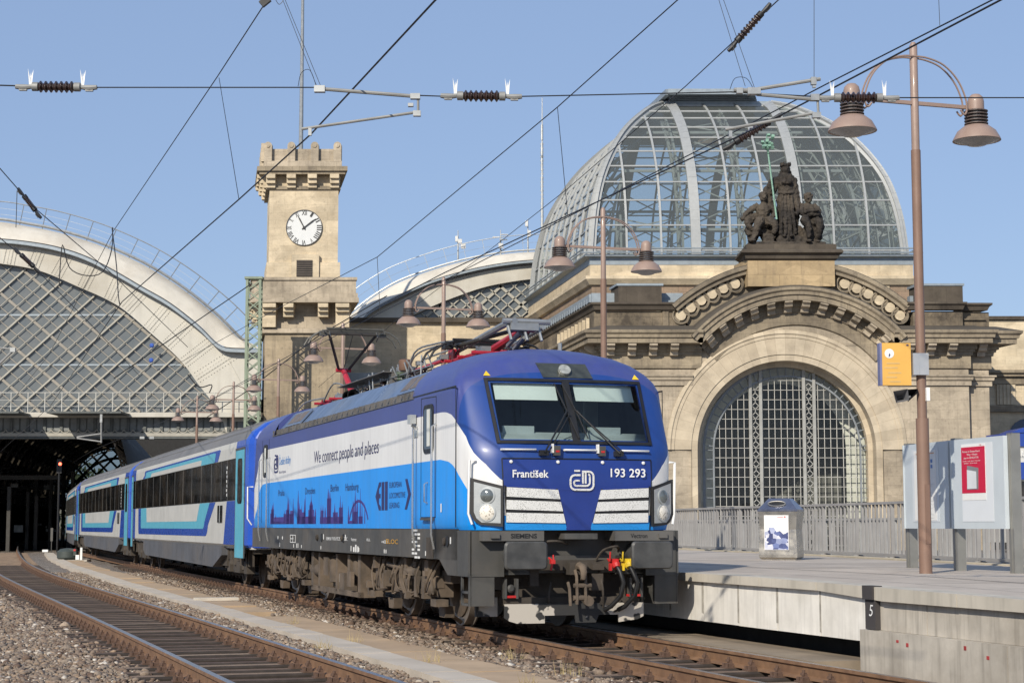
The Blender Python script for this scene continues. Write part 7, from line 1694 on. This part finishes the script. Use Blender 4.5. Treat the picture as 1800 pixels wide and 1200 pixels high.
m=MB(); m.prism([(L*.30,2.52),(L*.70,2.52),(L*.70,2.505),(L*.30,2.505)],O+nrm*.008,U,(0,0,1),nrm*.002); m.build('orange_print',pm('orange_print',(.65,.35,.2),.6),IB,world=True)
O,U,L,bd=brd(1,2)
onb(O,U,'showcase_pane',[(L*.21,1.50),(L*.79,1.50),(L*.79,2.60),(L*.21,2.60)],pm('white_board_pane',(.66,.69,.71),.15,var=.02))
onb(O,U,'white_sheet',[(L*.22,1.80),(L*.66,1.80),(L*.66,2.59),(L*.22,2.59)],M['white'],.004)
onb(O,U,'red_poster',[(L*.22,1.90),(L*.66,1.90),(L*.66,2.55),(L*.22,2.55)],pm('crimson_poster',(.52,.015,.05),.45,var=.05),.008)
onb(O,U,'poster_photo',[(L*.32,1.95),(L*.53,1.95),(L*.54,2.25),(L*.33,2.29)],pm('grey_poster_photo',(.20,.20,.21),.5),.012)
onb(O,U,'poster_photo',[(L*.33,1.96),(L*.50,1.96),(L*.50,2.20),(L*.33,2.23)],pm('white_phone',(.62,.64,.66),.4,var=.06),.016)
def btxt(s,u,z,h,wd,mt,off=.012):
    o=text(s,None,O+U*(L*u)+Vector((0,0,z))+nrm*off,U,(0,0,1),h,wd,mt); o.parent=IB; o.matrix_parent_inverse=Matrix.Translation(-Vector(IB.location))
btxt('Reisen in Deutschland',.25,2.475,.028,L*.32,M['white']); btxt('Weg + Wetter',.33,2.43,.03,L*.2,M['white']); btxt('jetzt im NAVIGATOR',.27,2.385,.028,L*.28,M['white']); btxt('mehr auf dem Handy',.25,2.345,.016,L*.33,M['white']); btxt('alle Orte',.27,2.315,.016,L*.25,M['white'])
btxt('DB',.56,2.56,.018,L*.04,M['red'],.008)
# litter bin
pb0=atz(1374,986,PZ); BN=thing('litter_bin','stainless steel litter bin with pyramid lid and a paper scrap poster','litter bin',(pb0.x,pb0.y,PZ+.028),-.33)
BN.scale=(1.1,1.1,1.05); ss=pm('stainless_steel',(.42,.40,.36),.3,.8,var=.12,scale=3); bl=pm('blue_grey_steel_lid',(.19,.21,.28),.28,.8,var=.25)
m=MB(); w0,w1=.31,.335; lv=[(.30,.02),(.33,.05),(.33,.10),(.31,.55),(.335,.86),(.34,.90)]
for (a,za_),(b,zb1_) in zip(lv[:-1],lv[1:]):
    for k in range(4):
        A_=[(-1,-1),(1,-1),(1,1),(-1,1)]; p,q=A_[k],A_[(k+1)%4]; m.quad((p[0]*a,p[1]*a,za_),(q[0]*a,q[1]*a,za_),(q[0]*b,q[1]*b,zb1_),(p[0]*b,p[1]*b,zb1_))
m.box(-.29,.29,-.29,.29,0,.03); m.build('body',ss,BN)
m=MB(); A_=[(-1,-1),(1,-1),(1,1),(-1,1)]
for k in range(4): p,q=A_[k],A_[(k+1)%4]; m.quad((p[0]*.34,p[1]*.34,.90),(q[0]*.34,q[1]*.34,.90),(q[0]*.18,q[1]*.18,1.10),(p[0]*.18,p[1]*.18,1.10))
m.box(-.18,.18,-.18,.18,1.09,1.105); m.box(-.345,.345,-.345,.345,.87,.905); m.build('lid',bl,BN)
m=MB(); N_=Vector((0,-.20,.16)).normalized(); Up=Vector((0,.16,.20)).normalized(); c=Vector((-.02,-.262,1.0)); m.prism([(.14*math.cos(t),.05*math.sin(t)) for t in np.linspace(0,2*math.pi,17)[:-1]],c,(1,0,0),Up,N_*.012,0); m.build('throw_slot',M['black'],BN); m=MB(); m.tube([c+Vector((1,0,0))*.15*math.cos(t)+Up*.055*math.sin(t)+N_*.01 for t in np.linspace(0,2*math.pi,21)],.012,6); m.build('slot_rim',ss,BN)
m=MB(); m.box(-.23,.19,-.345,-.33,.18,.80); m.build('poster',pm('poster_white',(.74,.73,.72),.4,var=.03),BN)
def crumple():
    b=NB('crumpled_paper_print'); v=b.co(); n=b.n('ShaderNodeTexVoronoi',i_Vector=v,i_Scale=13.); sx=b.n('ShaderNodeSeparateXYZ'); b.l(n.outputs['Color'],sx.inputs[0]); c=b.ramp(sx.outputs[1],(0,(.02,.03,.12)),(.35,(.12,.16,.36)),(.6,(.34,.38,.55)),(1.,(.66,.66,.72))); b.l(c,b.b.inputs['Base Color']); return b.m
m=MB(); m.prism([(-.22,.19),(.18,.19),(.18,.50),(.10,.46),(.04,.52),(-.02,.50),(-.06,.58),(-.14,.58),(-.16,.52),(-.22,.50)],(0,-.346,0),(1,0,0),(0,0,1),(0,-.002,0)); m.build('poster_picture',crumple(),BN)
m=MB(); m.box(.0,.10,-.348,-.345,.765,.772); m.box(.115,.14,-.348,-.345,.76,.78); m.build('poster_mark',M['red'],BN)
# platform back railings
def railing(pts,h,label,n0,sp,name='platform_railing',base=PZ,mt=None,bw=.05):
    T=thing(name,label,'railing',(pts[0][0],pts[0][1],0)); mt=mt or M['railg']
    m=MB(); 
    for a,b in zip(pts[:-1],pts[1:]): m.bar((a[0],a[1],base+h),(b[0],b[1],base+h),.09,.05)
    m.build('top_rail',mt,T,world=True)
    m=MB()
    for a,b in zip(pts[:-1],pts[1:]): m.bar((a[0],a[1],base+.10),(b[0],b[1],base+.10),.06,.05)
    m.build('bottom_rail',mt,T,world=True)
    for a,b in zip(pts[:-1],pts[1:]):
        A_=Vector((a[0],a[1],0)); B_=Vector((b[0],b[1],0)); L=(B_-A_).length; D=(B_-A_)/L; k=max(1,round(L/2.)); 
        for q in range(k):
            m=MB(); s=A_+D*(L*q/k); ln_=L/k; c=int(ln_/sp)
            for i in range(1,c): p=s+D*(i*sp); m.bar((p.x,p.y,base+.10),(p.x,p.y,base+h-.02),.028,bw,up=(-D.y,D.x,0))
            m.build('bar_panel',mt,T,world=True)
            m=MB(); m.bar((s.x,s.y,base-.0),(s.x,s.y,base+h),.05,.07,up=(-D.y,D.x,0)); m.cbox((s.x,s.y,base+.012),(.16,.2,.025)); m.tube([(s.x-.1,s.y-.15,base+.05),(s.x+.12,s.y-.05,base+.06)],.02,5); m.build('post',mt,T,world=True)
    return T
RP=[(9.3,20.5),(8.35,28.5),(7.2,36.9),(5.0,48.0),(3.0,60)]
railing(RP,1.12,'grey steel bar railing along the back edge of the platform',0,.22,bw=.045)
RP2=[(x+1.3,y+3.2) for x,y in RP]
railing(RP2,.92,'lower pale bar railing standing behind the platform railing',0,.22,'stair_railing',PZ-.1,pm('pale_grey_railing',(.38,.375,.36),.5,.2))
m=MB(); 
for a,b in zip(RP[:-1],RP[1:]): m.bar((a[0]-.25,a[1]-.1,PZ+.02),(b[0]-.25,b[1]-.1,PZ+.02),.30,.06)
m.build('platform_kerb',pm('pale_kerb_stone',(.50,.43,.31),.85,world=True),kind='structure')
# vehicles and shelter glimpsed at the right edge: blue and white coach on a far track
BT=thing('parked_coach','blue and white rail coach glimpsed at the right edge behind the notice board','railway coach',(at(1800,850,88).x,88,0))
a=at(1783,950,88).x
m=MB(); m.ob(a,a+30,88,.6,at(1790,884,88).z,3,0); m.ob(a,a+30,87.98,at(1790,842,88).z,at(1790,812,88).z,3,1); m.ob(a+.05,a+30,87.97,at(1790,784,88).z,at(1790,760,88).z,3,1); m.ob(a+.1,a+30,88.1,at(1790,884,88).z,at(1790,760,88).z,2.5,0)
m.build('body',[M['cwhite'],M['cblue']],BT,world=True)
m=MB(); m.ob(a+.02,a+30,87.94,at(1790,880,88).z,at(1790,845,88).z,1,0); m.build('window_band',M['cglass'],BT,world=True)
m=MB(); m.prism([(0,0),(30,0),(30,.35),(2,.5),(.6,.25)],(a,87.9,at(1790,760,88).z),(1,0,0),(0,0,1),(0,3,0)); m.build('roof',M['cblue'],BT,world=True)
text_o=text('AL',None,(a+.15,87.93,at(1790,800,88).z),(1,0,0),(0,0,1),.25,.5,M['white']); text_o.parent=BT; text_o.matrix_parent_inverse=Matrix.Translation(-Vector(BT.location))
# ground signal, small box, red signal lamps in the shed mouth
p=atz(134,985,-.2); GS=thing('ground_signal','small dark shunting signal with white number plates beside the track','signal',p)
m=MB(); m.box(-.9,.6,-.4,.4,-.12,.05); m.build('foundation',M['conc'],GS)
m=MB(); m.lathe([(.42,0),(.5,.1),(.5,.38),(.35,.50),(.1,.54)],(-.40,0,.05),(0,0,1),14); m.cbox((-.1,-.2,.40),(.35,.3,.3)); m.build('hood',pm('dark_green_hood',(.045,.055,.05),.6),GS,smooth=35)
m=MB(); m.box(.05,.22,-.36,-.33,.06,.28); m.box(.26,.36,-.36,-.33,.05,.62); m.build('number_plate',M['white'],GS)
m=MB(); m.cbox((.0,-.36,.50),(.10,.03,.08)); m.build('red_lamp',M['red'],GS)
p=atz(80,971,-.2); QB=thing('junction_box','small white cable box on a thin stake beside the curved track','cable box',p); m=MB(); m.cbox((0,0,.12),(.34,.25,.14)); m.build('box_lid',M['white'],QB); m=MB(); m.tube([(.35,0,-.1),(.35,0,1.4)],.03,6); m.box(.28,.42,-.03,.03,.7,1.5); m.build('stake',M['frame'],QB)
p=at(103,870,114); SGN=thing('rail_signal','dark light signal glowing red inside the shed mouth','signal',(p.x,114,-.3)); zr_=at(105,815,114).z
m=MB(); m.tube([(0,0,0),(0,0,zr_+.2)],.07,8); m.build('post',M['black'],SGN); m=MB(); m.box(-.16,.16,-.05,.15,zr_-.3,zr_+.6); m.build('signal_head',M['black'],SGN)
em=NB('red_signal_light'); em.b.inputs['Emission Color'].default_value=(1,.08,.02,1); em.b.inputs['Emission Strength'].default_value=6
m=MB(); m.lathe([(.10,0),(.10,.03)],(.06,-.05,zr_+.3),(0,-1,0),14); m.build('red_light',em.m,SGN)
# dry weeds in the joints beside the cable path
wm=pm('dry_grass',(.34,.27,.13),.9,var=.3)
m=MB()
for (lx,ly) in ((-2.45,-1.2),(-2.5,2.6),(-1.5,-3.4),(-2.4,-4.6),(-1.4,-1.0),(-3.2,1.5),(-2.5,7.2)):
    for i in range(22):
        b=lw(lx+random.gauss(0,.07),ly+random.gauss(0,.10),-.16); t=b+Vector((random.gauss(0,.05),random.gauss(0,.05),random.uniform(.05,.2))); m.add([b,b+Vector((.006,0,0)),t],[(0,1,2)])
m.build('dry_weeds',wm,normals=False,kind='stuff',label='dry straw coloured weeds in the joints of the cable path',cat='weeds')
# loose boards and pale rubble on the brown slabs
m=MB(); m.cbox(atz(380,1052,-.11),(.92,.26,.06),rz=TT+.05); m.build('plank',pm('pale_plank',(.55,.50,.42),.8),label='pale plank lying across the brown slabs beside the second coach',cat='plank')
# ---------------- overhead line ----------------
def wire(label,pts,r,name='overhead_wire',group='overhead wires',cat='wire'):
    m=MB(); m.tube(pts,r,5); return m.build(name,M['wire'],smooth=60,label=label,cat=cat,group=group)
def line(px,py,z): p=atz(px,py,z); return p
# running wires of the two tracks (track frame)
def lp(x,y,z): return lw(x,y,z)
wire('contact wire over the foreground track, sloping from top centre to the shed',[lp(-4.45,-12,5.5),lp(-4.52,-8.7,5.5),lp(-4.5,-3.8,5.5),lp(-4.62,.1,5.5),lp(-5.02,10.9,5.5),lp(-4.6,40,5.5),lp(-5.0,80,5.5)],.009)
wire('carrying wire over the foreground track, crossing high above the clock tower',[lp(-4.5,-7,7.75),lp(-4.5,-1.02,7.74),lp(-4.5,3.03,7.79),lp(-4.5,18.9,8.12),lp(-4.6,42,7.4),lp(-5,80,7.6)],.008)
cpts=[atz(px,py,5.5) for px,py in ((1760,0),(1455,160),(1330,225),(1000,378),(780,480))]
wire('contact wire running over the locomotive to its pantograph',[lp(-.36,-14,5.52)]+cpts+[lp(-.3,13,5.54),lp(.3,40,5.5),lp(-.3,75,5.5),lp(.2,110,5.5)],.009)
wire('twin contact wire just above the first one over the locomotive',[lp(-.20,-14,5.62),atz(1745,0,5.58),atz(1455,147,5.6),atz(1330,212,5.62),lp(0,13,5.56),lp(.35,40,5.54)],.007)
wire('carrying wire above the locomotive, crossing left of the dome',[lp(.01,-9,8.2),lp(.01,-3,7.59),lp(.01,1.27,7.28),lp(.01,12.0,6.72),lp(.2,24,7.1),lp(.2,48,7.5),lp(.1,80,7.2)],.008)
def P(px,py,Y): return at(px,py,Y)
wire('wire rising steeply right across the dome to the upper corner',[P(1375,-6,22),P(1205,152,30),P(1000,330,41),P(860,440,52),P(700,560,66),P(560,680,84)],.009)
wire('thin wire coming from the upper left edge past the shed roof',[P(-10,285,24),P(60,365,27),P(190,475,33),P(330,610,42)],.008)
wire('lower thin wire at the left edge before the shed glass',[P(-10,410,26),P(50,460,29),P(150,560,36),P(245,660,50)],.008)
wire('faint wire from the mast top down toward the shed gable',[P(443,498,100),P(330,575,97),P(200,665,95)],.03)
wire('faint wire passing behind the pantograph to the shed walkway',[P(680,520,80),P(560,590,84),P(430,690,95),P(330,755,104)],.025)
# cross-span
M['alu2']=pm('weathered_clamp_metal',(.26,.26,.25),.6,.3,var=.2)
def insulator(px,py,Y,tilt=0,label='',L=.62,white=True,r=.055):
    c=P(px,py,Y); T=thing('insulator',label,'insulator',c,0,'ribbed insulators in the overhead wires'); T.rotation_euler=(0,tilt,0)
    m=MB(); h=L*.27; pr=[(.03,-h)]
    for i in range(7): z=-h+2*h*(i+.5)/7; pr+=[(.032,z-h*.12),(r,z-.004),(r,z+.004),(.032,z+h*.12)]
    pr+=[(.03,h)]; m.lathe(pr,(0,0,0),(1,0,0),14); m.build('ribbed_body',M['brownins'],T)
    for s in (-1,1):
        m=MB(); m.lathe([(.042,s*h),(.042,s*(h+.055)),(.02,s*(h+.06))],(0,0,0),(1,0,0),12); m.tube([(s*(h+.05),0,0),(s*(h+.14),0,-.008),(s*(h+.21),0,0)],[.018,.03,.022],8); m.cbox((s*(h+.14),0,-.012),(.07,.03,.055))
        m.build('end_clamp',M['alu2'] if white else M['black'],T,smooth=40)
    if white:
        for s in (-1,1):
            m=MB(); x=s*(h+.075); m.add([(x-.014,0,.02),(x+.014,0,.02),(x+.022,.01,.165)],[(0,1,2)]); m.add([(x-.012,0,.02),(x+.01,0,.02),(x-.025,-.01,.17)],[(0,1,2)]); m.add([(x-.012,0,.02),(x+.010,0,.02),(x+.012,.02,.02),(x,.01,.14)],[(0,1,3),(1,2,3),(2,0,3)]); m.build('bird_spike',M['white'],T)
    return T
YC=16.
wire('level cross wire over the whole picture, left part',[P(-10,150,YC),P(60,152,YC)],.007)
wire('level cross wire between the left and middle insulators',[P(140,154,YC),P(555,154,YC),P(735,168,YC),P(790,170,YC)],.006)
wire('level cross wire between the middle insulator and the right bracket',[P(905,170,YC),P(1285,162,YC),P(1470,172,YC)],.006)
wire('level cross wire at the right edge',[P(1560,172,YC),P(1810,172,YC)],.006)
insulator(99,153,YC,.01,'ribbed insulator with two white spikes at the upper left')
insulator(846,169,YC,.01,'ribbed insulator in the middle of the level cross wire')
insulator(1509,172,YC,0,'ribbed insulator with white spikes before the tall right lamp')
insulator(1322,232,19,-.55,'dark insulator hanging before the upper glass of the dome',white=False,r=.05)
insulator(1317,48,20,-.85,'dark tilted insulator near the top edge, right of centre',white=False,r=.05)
insulator(52,357,27,.9,'small dark insulator before the roof walkway at left',white=False,L=.34,r=.04)
insulator(48,458,29,.75,'small bluish insulator before the cream girder at left',white=False,L=.34,r=.04)
# steady arms
def arm(label,segs,extra=()):
    a=segs[0][0]; T=thing('registration_arm',label,'wire bracket',a,0,'tubular brackets holding the contact wires'); m=MB()
    for p,q,r in segs: m.tube([p,q],r,8)
    m.build('tube',M['alu2'],T,world=True,smooth=40)
    m=MB()
    for c,s in extra: m.cbox(c,s)
    if extra: m.build('clamp',M['steel'],T,world=True)
arm('slanted grey bracket tubes between the clock tower pole and cross wire',[(P(560,156,YC),P(735,170,YC),.018),(P(735,168,YC),P(735,205,YC),.012),(P(530,227,YC),P(735,197,YC),.014)],[(P(562,157,YC),(.10,.06,.06)),(P(730,170,YC),(.09,.06,.05)),(P(733,200,YC),(.07,.05,.05)),(P(545,232,YC),(.03,.03,.07)),(P(722,185,YC),(.05,.05,.03))])
arm('upper right grey bracket tubes in front of the dome crown',[(P(1290,158,YC),P(1330,160,YC),.02),(P(1325,158,YC),P(1442,139,YC),.018),(P(1330,166,YC),P(1440,176,YC),.018),(P(1437,170,YC),P(1439,210,YC),.012),(P(1275,228,YC),P(1430,199,YC),.015)],[(P(1325,161,YC),(.12,.07,.06)),(P(1430,143,YC),(.05,.05,.07)),(P(1432,172,YC),(.08,.06,.06)),(P(1435,203,YC),(.08,.05,.05)),(P(1284,236,YC),(.03,.03,.06)),(P(1431,150,YC),(.03,.03,.05)),(P(1300,160,YC),(.06,.05,.05))])
arm('short white bracket tip at the left edge before the shed',[(P(-10,648,40),P(25,614,40),.03),(P(-10,610,40),P(25,614,40),.02)],[(P(23,615,40),(.12,.1,.1))])
# droppers and loops
def drop(label,pts,r=.004): wire(label,bezcurve([Vector(p) for p in pts],4) if len(pts)>3 else pts,r,'dropper_wire','droppers hanging between the overhead wires','wire')
drop('thin dropper left of the clock tower',[P(385,137,26),P(420,351,23)],.005)
drop('thin dropper from the carrying wire left of the dome',[P(980,190,24),P(998,378,22.5)],.005)
drop('thin dropper in front of the second shed roof',[P(663,452,34),P(668,548,34)],.006)
drop('thin dropper from the top edge beside the bracket',[P(1431,-5,YC),P(1431,138,YC)],.003)
drop('thin dropper from the top edge by the tall lamp',[P(1650,-5,17),P(1652,45,17)],.003)
drop('left of two thin stays descending to the dome bracket',[P(1262,-5,YC),P(1310,152,YC)],.0028)
drop('right of two thin stays descending to the dome bracket',[P(1270,-5,YC),P(1326,154,YC)],.0028)
drop('left of two thin stays beside the clock tower pole',[P(495,-5,YC),P(556,150,YC)],.0028)
drop('right of two thin stays beside the clock tower pole',[P(499,-5,YC),P(563,150,YC)],.0028)
drop('small arched loop at the clock tower bracket',[P(524,152,YC),P(530,128,YC),P(545,124,YC),P(556,152,YC)],.003)
drop('small arched loop at the dome bracket',[P(1283,158,YC),P(1292,138,YC),P(1312,138,YC),P(1324,156,YC)],.003)
drop('long dropper loop hanging from the carrying wire before the cream girder',[P(198,400,38),P(196,440,37),P(180,478,37),P(150,484,37),P(122,470,37),P(110,430,37),P(105,480,37),P(104,502,37)],.012)
drop('steep double dropper down to the contact wire before the girder',[P(197,402,38),P(205,470,37),P(208,520,36),P(211,536,36)],.012)
drop('thin dropper beside the left insulator',[P(30,335,27),P(28,400,27)],.006)
drop('small hooked loop above the shed walkway',[P(330,658,60),P(350,680,60),P(372,676,60),P(368,690,60)],.02)
drop('loop of cable from the top edge beside the pole',[P(482,-5,YC),P(490,8,YC),P(497,2,YC),P(498,-5,YC)],.003)
T=thing('wire_clamp','dark cable clamp at the top edge where the carrying wire leaves the picture','wire clamp',P(466,2,20)); m=MB(); m.cbox(P(466,3,20),(.12,.06,.08),M=Matrix.Rotation(-.7,4,'Y')); m.build('clamp_body',M['black'],T,world=True)
# hanging rod before the shed with small fittings
arm('thin white bracket hanging in the shed mouth before the beam',[(P(178,738,95),P(178,778,95),.05),(P(135,768,95),P(178,762,95),.04),(P(135,770,95),P(178,776,95),.04)],[(P(178,735,95),(.12,.12,.45)),(P(250,769,100),(.26,.12,.14)),(P(267,769,100),(.26,.12,.14))])
